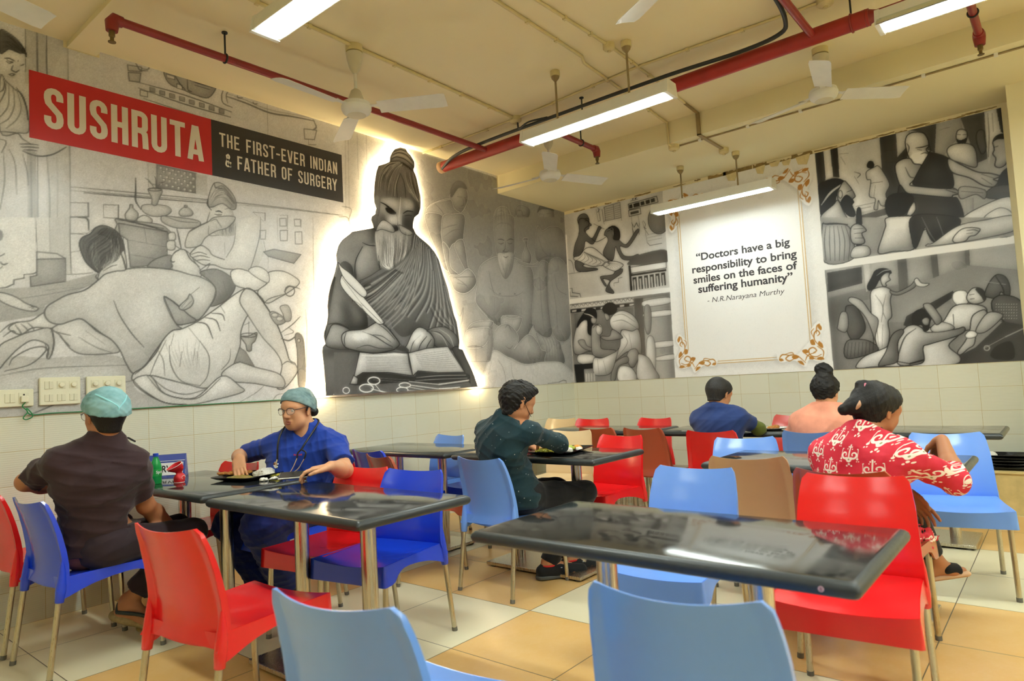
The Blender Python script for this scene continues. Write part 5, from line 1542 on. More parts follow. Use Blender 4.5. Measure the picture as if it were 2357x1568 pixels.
# ---------------------------------------------------------------- prints on the right wall
RM = Canvas(0.0, -4.405, MUR, 3.262, 0.0050, (0.93, 0.93, 0.935))
RM.draw('''
R 780 0 2.904 R
f 80 0 | 1505,1420 2165,1262 2180,1568 1510,1568
R 780 500 2.904 R
f 80 0 | 1515,-100 2170,-100 2215,468 1545,548
f 55 0 | 1545,580 2215,500 2250,1078 1575,1110
R 780 0 2.904 R
s 28 6 | 1772,1385 1790,1470 1772,1482 1760,1400
s 30 6 | 1720,1400 1735,1480 1750,1475 1735,1395
s 30 6 | 1715,1380 1745,1400 1730,1420
f 74 0 5 25 | 1775,1385 1880,1352 1888,1455 1782,1478
''' + '\n'.join('s 26 5 | %d,%d %d,%d' % (1780, 1400 + 14 * k, 1832, 1386 + 14 * k) + '\ns 26 5 | %d,%d %d,%d' % (1840, 1384 + 14 * k, 1880, 1372 + 14 * k) for k in range(6)) + '''
s 26 8 | 1835,1370 1842,1465
s 26 6 | 1770,1480 1775,1500
s 26 6 | 1888,1455 1892,1475
f 78 0 7 15 | 1935,1365 2125,1312 2135,1352 1942,1402
f 15 0 | 1942,1370 1962,1364 1966,1388 1946,1394
f 15 0 | 1970,1362 2010,1350 2014,1376 1974,1386
f 20 0 | 2018,1350 2042,1343 2046,1366 2022,1374
f 15 0 | 2052,1340 2078,1332 2082,1356 2056,1364
f 30 0 | 2086,1330 2112,1322 2116,1346 2090,1354
s 18 8 | 1950,1345 2000,1332
s 18 8 | 1955,1310 1965,1335 1975,1312 1985,1332 1995,1306
c 22 7 | 1938,1408 2015,1392 2020,1430 1942,1448
f 30 0 | 1950,1418 2005,1405 2008,1422 1952,1434
s 30 6 | 1955,1450 1962,1500 1968,1568
s 30 6 | 2000,1440 2010,1490 2008,1568
s 20 8 | 1958,1490 1975,1520 1990,1490 2002,1515
s 18 8 | 1962,1530 1978,1568 2000,1530
G 56 5 7 25 | 2140,1470 72,95
s 28 6 | 2030,1480 2040,1520 2055,1530
S 28 6 | 2035,1475 2050,1500 2045,1530 2070,1568
F 50 6 7 14 | 1597,1475 1606,1445 1630,1430 1655,1434 1672,1460 1676,1488 1690,1505 1676,1514 1672,1530 1655,1540 1640,1568 1605,1568 1612,1530
R 780 500 2.904 R
F 50 6 7 14 | 1606,20 1640,10 1672,36 1668,60 1650,72 1645,95 1690,142 1720,100 1738,62 1756,72 1744,90 1710,168 1688,180 1650,160 1640,205 1612,255 1572,268 1578,190 1606,110
S 12 8 | 1640,12 1660,8 1675,16
S 12 8 | 1645,26 1662,22 1674,28
s 14 7 | 1705,45 1775,80
S 14 7 | 1690,142 1720,165 1760,150 1790,130
F 50 6 7 14 | 1790,82 1835,72 1840,140 1870,150 1922,182 1985,92 2008,84 1998,110 1935,200 1880,195 1905,255 1960,262 2000,248 2010,270 1975,285 1900,282 1865,230 1850,200 1830,290 1768,245 1800,160 1790,128 1775,118
F 8 0 | 1800,72 1838,55 1872,75 1884,115 1875,150 1836,146 1834,90
S 90 5 | 1806,82 1832,76 1836,140
S 12 7 | 1796,95 1812,90
F 84 4 7 14 | 1572,268 1612,255 1650,210 1700,205 1760,250 1808,296 1800,318 1740,325 1700,330 1640,312 1580,290
F 84 4 7 14 | 1765,318 1806,296 1860,298 1902,318 1880,345 1850,362 1800,345
''' + '\n'.join('S 16 4 | 1640,232 %d,%d %d,%d' % (1620 + 26 * k, 265 + 6 * k, 1585 + 28 * k, 292 + 6 * k) for k in range(8)) + '\n' + '\n'.join('S 16 4 | 1800,302 %d,%d' % (1785 + 16 * k, 338 + 4 * k - k * k) for k in range(8)) + '''
F 50 6 7 14 | 1582,292 1640,312 1632,325 1660,338 1722,342 1720,355 1600,362
F 50 6 7 14 | 1850,362 1895,345 1893,372 1858,400 1818,430 1812,462 1840,500 1828,510 1785,492 1806,440 1812,425 1790,415 1766,415 1790,455 1778,458 1750,408 1760,395 1830,385
s 25 7 | 1535,380 1700,355
S 30 6 | 1535,285 1560,300 1575,370
s 25 6 | 1840,462 1840,440 1870,436 1870,410 1895,402
s 22 7 | 1545,478 1560,476 1562,505 1612,512 1618,535
s 22 7 | 1548,500 1548,528 1600,532
F 42 0 | 1945,290 1990,255 2180,215 2195,300 1950,320
s 30 6 | 2050,100 2062,170 2080,190 2160,175
s 30 5 | 2062,120 2155,95
s 30 5 | 2062,140 2158,118
s 30 5 | 2065,160 2160,140
f 20 0 | 1938,322 1952,322 1965,490 1950,492
f 20 0 | 1952,380 2190,345 2192,358 1954,394
f 84 0 7 18 | 1950,335 2188,298 2190,340 1955,376
''' + '\n'.join('f 22 0 | %d,%d %d,%d %d,%d %d,%d' % (1965 + 38 * k, 402 - 6 * k, 1992 + 38 * k, 398 - 6 * k, 1998 + 38 * k, 484 - 6 * k, 1972 + 38 * k, 488 - 6 * k) + '\nf 72 0 | %d,%d %d,%d %d,%d %d,%d' % (1972 + 38 * k, 415 - 6 * k, 1984 + 38 * k, 413 - 6 * k, 1990 + 38 * k, 485 - 6 * k, 1978 + 38 * k, 487 - 6 * k) for k in range(6)) + '''
f 80 0 | 1548,590 1970,540 1972,565 1550,612
''' + '\n'.join('S 25 6 | %d,%d %d,%d %d,%d' % (1555 + 28 * k, 606 - 3.2 * k, 1566 + 28 * k, 588 - 3.2 * k, 1580 + 28 * k, 602 - 3.2 * k) for k in range(15)) + '''
f 22 0 | 1550,618 1975,570 1976,592 1552,640
''' + '\n'.join('f 78 0 | %d,%d %d,%d %d,%d %d,%d' % (1560 + 64 * k, 622 - 7 * k, 1590 + 64 * k, 618 - 7 * k, 1590 + 64 * k, 630 - 7 * k, 1560 + 64 * k, 634 - 7 * k) for k in range(7)) + '''
f 48 0 | 1575,645 1970,600 1985,1000 1590,900
f 40 0 | 1975,545 2035,538 2060,1080 2000,1085
f 66 8 | 2035,545 2215,522 2250,1078 2060,1080
F 84 8 5 30 | 2040,560 2205,535 2212,575 2050,600
F 84 8 5 30 | 2050,640 2215,620 2218,655 2055,670
F 60 10 5 30 | 2045,600 2075,590 2090,650 2085,760 2060,780 2042,700
F 82 8 5 32 | 2100,840 2235,825 2236,860 2110,875
F 80 8 5 32 | 2110,940 2240,915 2242,950 2120,960
F 78 14 5 35 | 2060,820 2100,800 2120,900 2110,1060 2060,1000
F 76 14 6 18 | 1592,730 1620,690 1690,700 1700,780 1690,850 1700,890 1660,900 1600,920 1572,900 1570,820
F 12 0 | 1630,650 1660,612 1710,610 1726,640 1725,680 1700,680 1706,760 1690,790 1665,770 1660,690 1625,700 1595,740 1600,700
S 86 12 | 1640,645 1680,655 1722,682
F 62 10 5 18 | 1690,672 1722,680 1716,710 1690,705
F 70 14 5 18 | 1600,830 1640,820 1660,860 1710,880 1720,900 1640,880
F 80 14 6 20 | 1605,920 1700,920 1720,960 1660,985 1600,970
F 66 14 6 18 | 1690,740 1712,718 1745,720 1762,770 1748,790 1752,840 1760,880 1850,890 1840,930 1760,940 1700,920 1690,850
G 74 12 4 22 | 1742,752 22,36
S 15 8 | 1700,740 1725,720 1755,735
F 10 0 | 1762,610 1790,575 1830,570 1858,592 1860,625 1830,650 1790,655 1775,640
F 64 10 5 18 | 1775,645 1800,650 1812,675 1790,690
F 84 16 7 20 | 1812,690 1850,640 1900,625 1960,650 2000,700 2005,750 1960,765 1890,755 1900,790 1830,748
S 45 7 | 1840,660 1900,650 1980,700
S 45 7 | 1830,700 1900,690 1990,740
F 82 18 7 20 | 1890,758 1960,762 2004,752 2024,850 2020,920 2000,905 1930,900 1850,960 1840,940 1880,860
S 45 7 | 1900,780 1930,840 1870,930
S 45 7 | 1940,780 1960,880
F 62 12 6 18 | 1830,750 1890,790 1890,812 1800,825 1755,808 1760,795 1810,795
F 60 12 6 18 | 1925,930 1945,890 1985,880 2004,910 2000,950 1975,1000 1950,1000 1935,970
F 64 14 6 18 | 1925,930 1935,970 1870,1000 1850,1085 1820,1090 1830,1010 1860,960
F 76 18 6 22 | 2005,915 2070,940 2110,1010 2140,1080 2010,1088 1990,1030 2000,960
F 84 16 6 24 | 1705,945 1760,942 1850,900 1870,880 1850,960 1820,1040 1760,1060 1705,1045
S 45 7 | 1730,950 1740,1050
S 45 7 | 1770,960 1790,1050
F 84 14 6 26 | 1880,1000 1960,1010 1990,1088 1870,1092
f 14 0 | 1575,985 1700,975 1700,1010 1640,1015 1645,1100 1590,1108 1580,1030
''' + '\n'.join('f 70 0 | %d,%d %d,%d %d,%d %d,%d' % (1650 + 18 * k, 1045 - k, 1660 + 18 * k, 1044 - k, 1662 + 18 * k, 1098 - k, 1652 + 18 * k, 1099 - k) for k in range(4)) + '''
R 1557 0 2.904 R
f 62 0 | 922,1022 2180,714 2262,1400 2268,1568 965,1568
f 80 6 | 1080,985 1370,915 1380,1568 1095,1568
f 30 4 | 1360,915 1560,870 1520,1400 1420,1400 1380,1200
f 30 4 | 925,1024 985,1008 1000,1200 950,1250
f 78 0 | 985,1008 1030,998 1050,1180 1000,1200
f 26 0 | 1030,998 1080,985 1092,1185 1050,1180
f 72 6 | 1470,890 1560,868 1540,980 1480,1050
f 36 6 | 1560,868 1740,825 1730,1020 1680,1000 1640,880
f 62 6 | 1740,825 1900,785 1920,880 1850,960 1760,1080 1730,1020
f 36 6 | 1900,785 2060,748 2080,1060 2010,1090 1960,940
f 78 4 | 2060,748 2140,726 2200,900 2120,980 2090,1100
f 24 4 | 2140,726 2182,714 2210,900 2170,880
S 30 6 | 2080,760 2090,900 2085,1050
S 30 6 | 2110,760 2120,880
s 24 6 | 1390,1010 1470,1000
s 24 6 | 1400,1090 1500,1080
s 30 5 | 1660,930 1720,920
s 30 5 | 1760,870 1830,850
s 40 6 | 1090,1030 1150,1025
S 30 7 | 1190,1150 1230,1165 1210,1190
S 40 6 | 1100,1050 1130,1100
S 40 6 | 1190,1180 1220,1230
f 70 8 | 1160,1430 1480,1370 1480,1480 1180,1530
f 40 6 | 1200,1450 1400,1390 1420,1430 1240,1480
s 20 6 | 1200,1380 1340,1352
s 20 6 | 1210,1400 1300,1382
F 20 0 | 1275,1100 1290,1075 1315,1078 1325,1105 1310,1125 1280,1120
F 78 12 6 20 | 1270,1150 1320,1120 1350,1110 1390,1160 1425,1235 1400,1300 1420,1370 1370,1375 1350,1340 1345,1400 1320,1395 1330,1330 1290,1310 1300,1210 1275,1200
s 25 7 | 1300,1225 1380,1215
S 40 6 | 1330,1240 1320,1320
F 78 14 8 12 | 1530,950 1545,905 1590,885 1650,890 1680,930 1688,975 1670,1000 1690,1040 1660,1100 1620,1110 1560,1060 1540,1010
F 88 8 0 | 1560,1050 1600,1020 1650,1010 1690,1040 1668,1100 1630,1112 1585,1085
S 14 10 | 1600,990 1640,985 1685,972
S 16 8 | 1610,1000 1640,1005
S 20 8 | 1690,975 1700,1010 1675,1018
S 24 9 | 1635,1030 1660,1022 1680,1030
S 24 8 | 1540,960 1555,985 1550,1020
F 80 18 9 12 | 1462,1115 1500,1070 1560,1060 1590,1095 1640,1110 1590,1200 1560,1235 1600,1245 1760,1260 1850,1258 1900,1295 1850,1305 1820,1320 1600,1300 1540,1290 1490,1230
S 25 9 | 1530,1120 1560,1180 1590,1190
S 25 9 | 1800,1270 1850,1285 1895,1300
S 25 8 | 1820,1262 1860,1270
F 22 10 8 10 | 1590,1200 1680,1040 1700,1020 1820,1060 1840,1140 1850,1250 1760,1258 1600,1240
F 24 10 8 10 | 1490,1240 1540,1290 1600,1300 1820,1322 1880,1330 1920,1450 1880,1520 1840,1568 1500,1568 1480,1400
F 80 16 9 12 | 1815,1062 1900,1100 2010,1150 2100,1160 2165,1180 2120,1200 2150,1215 2120,1250 2050,1240 1960,1190 1840,1150
S 25 8 | 2040,1165 2130,1195
S 25 8 | 2040,1190 2110,1235
F 74 12 7 16 | 1870,910 1880,875 1910,865 1940,880 1942,925 1925,960 1895,965 1875,940
F 18 0 | 1875,925 1895,935 1920,930 1942,920 1935,958 1905,968 1880,950
S 14 8 | 1880,900 1900,902
S 14 8 | 1915,902 1935,900
F 78 14 7 18 | 1810,1000 1860,965 1940,960 1990,985 2010,1060 2000,1120 1900,1090 1830,1060
F 40 10 6 15 | 2005,900 2025,870 2055,875 2060,920 2070,1000 2040,1030 2010,960
F 66 14 8 12 | 2115,950 2140,910 2190,900 2215,960 2210,1080 2170,1120 2130,1110 2135,1060 2115,1030 2125,1000
F 14 0 | 2120,945 2150,905 2195,895 2200,925 2150,930
S 14 9 | 2125,985 2150,978
F 16 0 | 2170,1160 2230,1120 2245,1240 2150,1250
F 34 10 6 12 | 2120,1250 2245,1240 2252,1310 2130,1330 2060,1310
F 62 8 6 18 | 1900,1250 2060,1270 2060,1330 2000,1300 1900,1330
s 22 7 | 1905,1280 2050,1290
f 60 8 | 1930,1330 1990,1320 1990,1430 1940,1430
F 80 12 7 20 | 1870,1500 2000,1400 2250,1320 2268,1568 1860,1568
F 86 12 6 30 | 2060,1450 2160,1390 2240,1420 2268,1500 2140,1560 2080,1500
F 12 8 | 950,1240 990,1210 1060,1190 1120,1205 1150,1260 1140,1300 1080,1300 1060,1360 1000,1420 965,1430 955,1330
S 72 22 | 970,1370 1030,1290 1110,1230
F 68 14 7 10 | 1075,1300 1090,1260 1120,1210 1150,1235 1170,1260 1196,1310 1180,1330 1175,1350 1130,1360 1090,1350
F 8 0 | 1100,1350 1140,1300 1190,1345 1180,1370 1200,1420 1190,1448 1150,1442 1115,1400
S 10 8 | 1140,1285 1172,1272
E 20 7 | 1096,1300 14,26
F 72 14 7 14 | 970,1440 1050,1370 1080,1340 1120,1420 1150,1480 1110,1530 980,1490
F 10 6 | 1395,1370 1420,1310 1480,1288 1560,1290 1590,1330 1560,1400 1540,1420 1480,1460 1420,1450
F 74 14 7 12 | 1560,1390 1590,1350 1600,1400 1570,1440 1540,1440
F 84 14 8 12 | 1380,1568 1400,1510 1480,1460 1540,1440 1570,1450 1680,1500 1700,1568
F 12 0 | 1205,1430 1225,1420 1240,1440 1240,1568 1205,1568
R 1557 500 2.904 R
f 62 0 | 966,0 2266,0 2275,118 992,306
F 82 14 8 14 | 1350,240 1380,120 1400,60 1420,0 1690,0 1700,60 1580,130 1585,215 1450,230
F 22 10 7 8 | 1560,20 1640,-20 1870,0 1890,60 1800,150 1720,165 1680,110 1660,70 1600,210 1570,130
S 44 8 | 1640,0 1690,100 1730,160
S 44 8 | 1740,0 1770,80 1790,140
F 80 12 6 20 | 1680,180 1720,170 1880,60 2060,20 2262,-10 2266,85 2060,140 1860,175 1680,195
F 84 10 7 16 | 1850,140 1900,85 1960,70 2030,80 2000,120 1960,130 1930,160 1860,170
S 25 7 | 1940,90 1990,85 2020,95
S 25 7 | 1940,110 1980,105
F 70 12 7 14 | 975,60 1010,50 1140,55 1180,140 1180,280 990,300
''' + '\n'.join('S 30 7 | %d,60 %d,160 %d,290' % (1000 + 26 * k, 990 + 34 * k, 1000 + 30 * k) for k in range(6)) + '''
S 15 12 | 975,45 1060,42 1145,50
F 10 6 | 1205,-40 1240,-40 1240,210 1208,215
F 70 12 8 10 | 1165,80 1200,45 1240,55 1270,90 1240,110 1260,160 1240,180 1175,170
S 15 8 | 1185,80 1250,75
S 15 8 | 1190,110 1245,105
S 15 8 | 1195,140 1250,140
F 76 12 6 20 | 1170,270 1190,200 1280,195 1290,255
f 50 0 | 993,352 2276,172 2323,580 2345,958 1054,1023
f 64 6 | 1000,352 1260,315 1280,470 1020,540
f 34 6 | 1010,370 1240,330 1245,440 1015,500
f 72 6 | 1250,316 1300,310 1310,480 1270,500
f 68 8 | 1300,308 1480,282 1490,450 1310,480
f 42 4 | 1480,282 1540,275 1550,480 1490,500
f 62 8 | 1540,275 1700,250 1720,420 1560,480
f 42 4 | 1700,250 1745,244 1760,410 1720,420
f 64 8 | 1745,244 1930,220 1935,330 1760,410
f 46 4 | 1930,220 1960,215 1965,320 1935,330
f 68 6 | 1960,215 2276,172 2285,350 1965,320
S 84 6 | 1000,352 1500,280 2000,208 2276,172
f 54 0 | 1240,560 1500,490 1940,320 2290,355 2310,560 1900,700 1240,700
B 40 10 90 | 1020,560 1200,520 1150,700 1040,720
F 18 6 | 1305,400 1330,355 1380,338 1430,350 1440,375 1400,380 1360,420 1330,470 1290,490 1275,460
S 68 10 | 1340,390 1385,360 1430,352
F 74 14 7 16 | 1365,410 1395,375 1425,372 1420,400 1430,420 1400,440 1405,460 1380,460
F 82 16 8 22 | 1300,500 1350,470 1405,470 1440,500 1430,560 1440,660 1415,700 1425,790 1400,880 1330,870 1310,720 1300,600
S 45 7 | 1330,520 1380,600 1370,700
S 45 7 | 1400,520 1380,620 1400,680
S 45 7 | 1340,720 1350,860
S 45 7 | 1380,720 1375,870
F 58 12 6 20 | 1430,490 1480,500 1560,460 1590,430 1600,460 1560,490 1490,520 1440,515
F 80 6 6 20 | 1590,425 1610,408 1640,440 1690,445 1660,465 1610,460
F 74 14 7 18 | 1150,560 1170,535 1240,560 1300,640 1350,690 1330,800 1340,860 1290,720 1250,650 1200,600
F 38 12 7 14 | 1130,620 1150,590 1200,600 1250,680 1260,760 1190,830 1140,760
F 44 10 7 14 | 1140,830 1260,820 1340,860 1330,900 1140,945
''' + '\n'.join('S 22 7 | %d,%d %d,%d' % (1150 + 24 * k, 840 - k, 1140 + 25 * k, 940 - 5 * k) for k in range(8)) + '''
F 60 10 6 18 | 1080,720 1100,640 1140,640 1150,720 1130,770 1080,750
f 28 6 | 1520,720 1540,660 1850,490 1870,520 1700,640 1560,740
F 88 8 6 30 | 1850,510 1890,490 1940,500 1950,570 1900,600 1850,560
F 76 14 7 16 | 1940,540 1955,500 1990,472 2040,480 2068,520 2060,560 2010,580 1960,572
F 24 6 | 2000,480 2040,475 2075,520 2060,560 2040,530
S 20 8 | 1960,520 1990,515
S 20 9 | 1965,548 1990,545
F 80 16 8 18 | 1780,700 1850,600 1950,580 2060,600 2070,660 2000,740 1900,760 1840,760 1700,760 1690,740
F 78 14 8 18 | 1980,660 2060,620 2075,680 2010,770 1990,850 1950,880 1900,920 1880,900 1930,830 1960,760
F 82 8 6 22 | 1930,790 1960,760 2010,770 2000,800 1950,810
S 20 10 | 1850,650 1855,720
F 40 14 7 12 | 2060,520 2090,440 2140,385 2200,400 2230,470 2220,540 2170,500 2150,545 2100,540
s 60 9 | 2055,430 2200,450
S 14 9 | 2130,390 2180,470 2190,520
F 36 12 8 10 | 2110,560 2180,520 2300,560 2330,700 2280,760 2180,690 2120,640
''' + '\n'.join('G 70 0 | %d,%d 3,3' % (2140 + 17 * (k % 9), 580 + 19 * (k // 9)) for k in range(54)) + '''
F 66 12 7 18 | 2000,760 2080,640 2180,650 2150,700 2060,770
f 26 4 | 1760,990 2000,870 2180,700 2160,690 2330,720 2345,958 1780,985
s 55 10 | 2060,875 2200,800 2330,740
E 60 8 | 2075,875 18,16
F 18 6 | 2100,920 2140,860 2240,830 2260,940 2150,950
F 78 14 8 18 | 1200,1000 1260,930 1420,860 1500,760 1800,740 1890,780 1820,860 1900,940 1820,990 1340,1000 1250,1010
F 12 6 | 1575,700 1580,650 1620,615 1680,620 1712,660 1700,700 1690,750 1660,760 1640,720 1590,730
F 58 12 6 12 | 1640,690 1665,670 1690,680 1685,720 1655,720
F 74 18 8 14 | 1480,980 1485,820 1530,740 1590,720 1640,740 1680,770 1860,750 1920,735 1925,765 1860,800 1690,850 1650,870 1655,960 1600,985
S 30 12 | 1600,745 1530,800 1490,900 1480,960
s 18 14 | 1480,965 1560,980 1655,955
F 54 14 7 14 | 1350,990 1400,900 1440,790 1500,750 1520,770 1480,840 1480,960 1400,990
F 70 14 6 18 | 1700,740 1760,700 1840,720 1850,750 1730,770
F 60 14 7 16 | 1650,590 1700,580 1750,640 1775,690 1740,720 1710,680
''')
# framed quotation: soft grey shadow, thin gilt lines and scrolled corners
GOLD, GW1 = (0.72, 0.50, 0.20), (0.985, 0.985, 0.985)
RM.region(0, 0, 1.0, on_right)
QC = [on_right(1568, 492), on_right(1846, 436), on_right(1862, 800), on_right(1590, 826)]
RM.tone(.7)
qy0, qy1, qz0, qz1 = -1.499, -2.795, 1.307, 3.118
def rq(pts): 
    # draw in wall metres: side() is bypassed
    return [((y - RM.a0) / (RM.a1 - RM.a0) * (RM.nx - 1), (z - RM.z0) / (RM.z1 - RM.z0) * (RM.ny - 1)) for y, z in pts]
RM.px = lambda pts: np.array(rq(pts))
for yy, g in ((-1.245, 0.93), ):
    RM.fill([(-1.354, MUR), (-2.958, MUR), (-2.958, 3.262), (-1.354, 3.262)], 0.975, smooth=False)
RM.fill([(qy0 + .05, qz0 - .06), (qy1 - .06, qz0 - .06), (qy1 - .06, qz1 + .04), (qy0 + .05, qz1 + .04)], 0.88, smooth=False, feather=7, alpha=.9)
RM.fill([(qy0, qz0), (qy1, qz0), (qy1, qz1), (qy0, qz1)], 0.985, smooth=False)
for d, w in ((0.0, 9), (0.022, 8)):
    RM.stroke([(qy0 - d, qz0 + d), (qy1 + d, qz0 + d), (qy1 + d, qz1 - d), (qy0 - d, qz1 - d)], (.80, .66, .42), w, False, True)
def corner(sy, sz, cy, cz):
    T = lambda pts: [(cy + sy * a, cz + sz * c) for a, c in pts]
    sh = [[(-.03, .04), (.06, .02), (.10, .09), (.20, .02), (.33, .03), (.36, -.05), (.26, -.06), (.18, -.03), (.10, -.10), (.03, -.18), (.02, -.27), (-.05, -.34), (-.09, -.27), (-.05, -.18), (-.10, -.08), (-.09, .0)]]
    for q in sh:
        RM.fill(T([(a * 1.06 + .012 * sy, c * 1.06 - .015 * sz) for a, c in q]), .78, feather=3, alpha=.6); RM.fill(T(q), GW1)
    G = lambda p, w=13: RM.stroke(T(p), GOLD, w)
    L = lambda p: RM.fill(T(p), GOLD)
    G([(-.05, -.02), (.0, .0), (.05, -.02), (.06, -.07), (.02, -.09), (-.01, -.06), (.02, -.04)]); G([(.10, .05), (.17, -.02), (.24, -.03), (.28, .0), (.25, .025), (.21, .01)])
    G([(.24, -.03), (.31, -.04), (.34, -.01)]); G([(-.04, -.10), (.0, -.16), (.0, -.22), (-.03, -.25), (-.05, -.22), (-.03, -.20)]); G([(-.02, -.22), (-.03, -.29), (-.055, -.31)])
    G([(-.06, .02), (-.07, -.05), (-.02, -.10)], 10); G([(-.02, .03), (.05, .0), (.11, -.05)], 10)
    L([(-.075, .025), (-.03, .03), (-.01, .01), (-.05, .0)]); L([(.11, .07), (.13, .03), (.17, .03), (.14, .06)]); L([(.15, -.01), (.20, .01), (.22, -.02), (.18, -.03)]); L([(.06, -.05), (.10, -.04), (.12, -.07), (.08, -.08)])
    L([(-.07, -.08), (-.03, -.11), (-.04, -.15), (-.07, -.12)]); L([(-.005, -.12), (.03, -.12), (.04, -.16), (.01, -.17)]); L([(.30, .015), (.335, .02), (.345, -.005), (.315, -.005)]); L([(-.065, -.25), (-.04, -.28), (-.05, -.315), (-.075, -.28)])
    L([(.02, .02), (.06, .015), (.05, -.01), (.02, -.0)]); G([(.0, -.04), (.07, -.02), (.10, .03)], 10); G([(.28, -.045), (.22, -.055), (.20, -.03)], 9); G([(.01, -.19), (.025, -.24), (.0, -.27)], 9)
corner(-1, 1, qy0 + .02, qz1 - .005); corner(1, 1, qy1 - .02, qz1 - .005); corner(-1, -1, qy0 + .02, qz0 + .005); corner(1, -1, qy1 - .02, qz0 + .005)
RM.grain(0.02)
prints = thing('wall_prints', 'white print sheet on the right wall, framed quote between old medical scenes', 'mural', (0, 0, 0))
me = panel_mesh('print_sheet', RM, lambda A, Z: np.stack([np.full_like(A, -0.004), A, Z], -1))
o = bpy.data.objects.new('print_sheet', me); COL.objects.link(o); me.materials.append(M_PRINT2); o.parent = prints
b = MB(); b.box((-0.0035, -4.405, MUR), (-0.0005, 0, 3.262)); obj('backing', b, M_EDGE, prints)
# the quotation
M_INK = plain('quote_ink', (58, 56, 62), 0.5, var=0.02)
def text_on_right(name, s, u0, v0, u1, v1, parent, bold=0.0, shear=0.0, zh=None):
    """sets a line of text on the right wall so that it runs between two read points of its baseline"""
    (y0, z0), (y1, z1) = on_right(u0, v0), on_right(u1, v1)
    cu = bpy.data.curves.new(name, 'FONT'); cu.body = s; cu.offset = bold; cu.shear = shear; cu.resolution_u = 4
    t = bpy.data.objects.new(name + '_tmp', cu); COL.objects.link(t)
    bpy.context.view_layer.update()
    me = bpy.data.meshes.new_from_object(t.evaluated_get(bpy.context.evaluated_depsgraph_get())); bpy.data.objects.remove(t)
    co = np.empty(len(me.vertices) * 3, np.float32); me.vertices.foreach_get('co', co); co = co.reshape(-1, 3)
    w = co[:, 0].max() - co[:, 0].min(); sx = (y0 - y1) / w; sy = zh or sx * .9; zb = (z0 + z1) / 2
    x = co[:, 0] - co[:, 0].min()
    out = np.stack([np.full(len(co), -0.0052), y0 - x * sx, zb + co[:, 1] * sy], -1).astype(np.float32)
    me.vertices.foreach_set('co', out.ravel()); me.update()
    me.materials.append(M_INK); o = bpy.data.objects.new(name, me); COL.objects.link(o); o.parent = parent
    return o
for s, u0, v0, u1, v1, bo, sh in (('\u201cDoctors have a big', 1603, 597, 1819, 569, .024, 0), ('responsibility to bring', 1594, 626, 1835, 596, .024, 0), ('smiles on the faces of', 1597, 652, 1836, 620, .024, 0),
                                  ('suffering humanity\u201d', 1608, 673, 1826, 647, .024, 0), ('- N.R.Narayana Murthy', 1629, 695, 1807, 678, -.004, .22)):
    text_on_right('quote_line', s, u0, v0, u1, v1, prints, bo, sh)
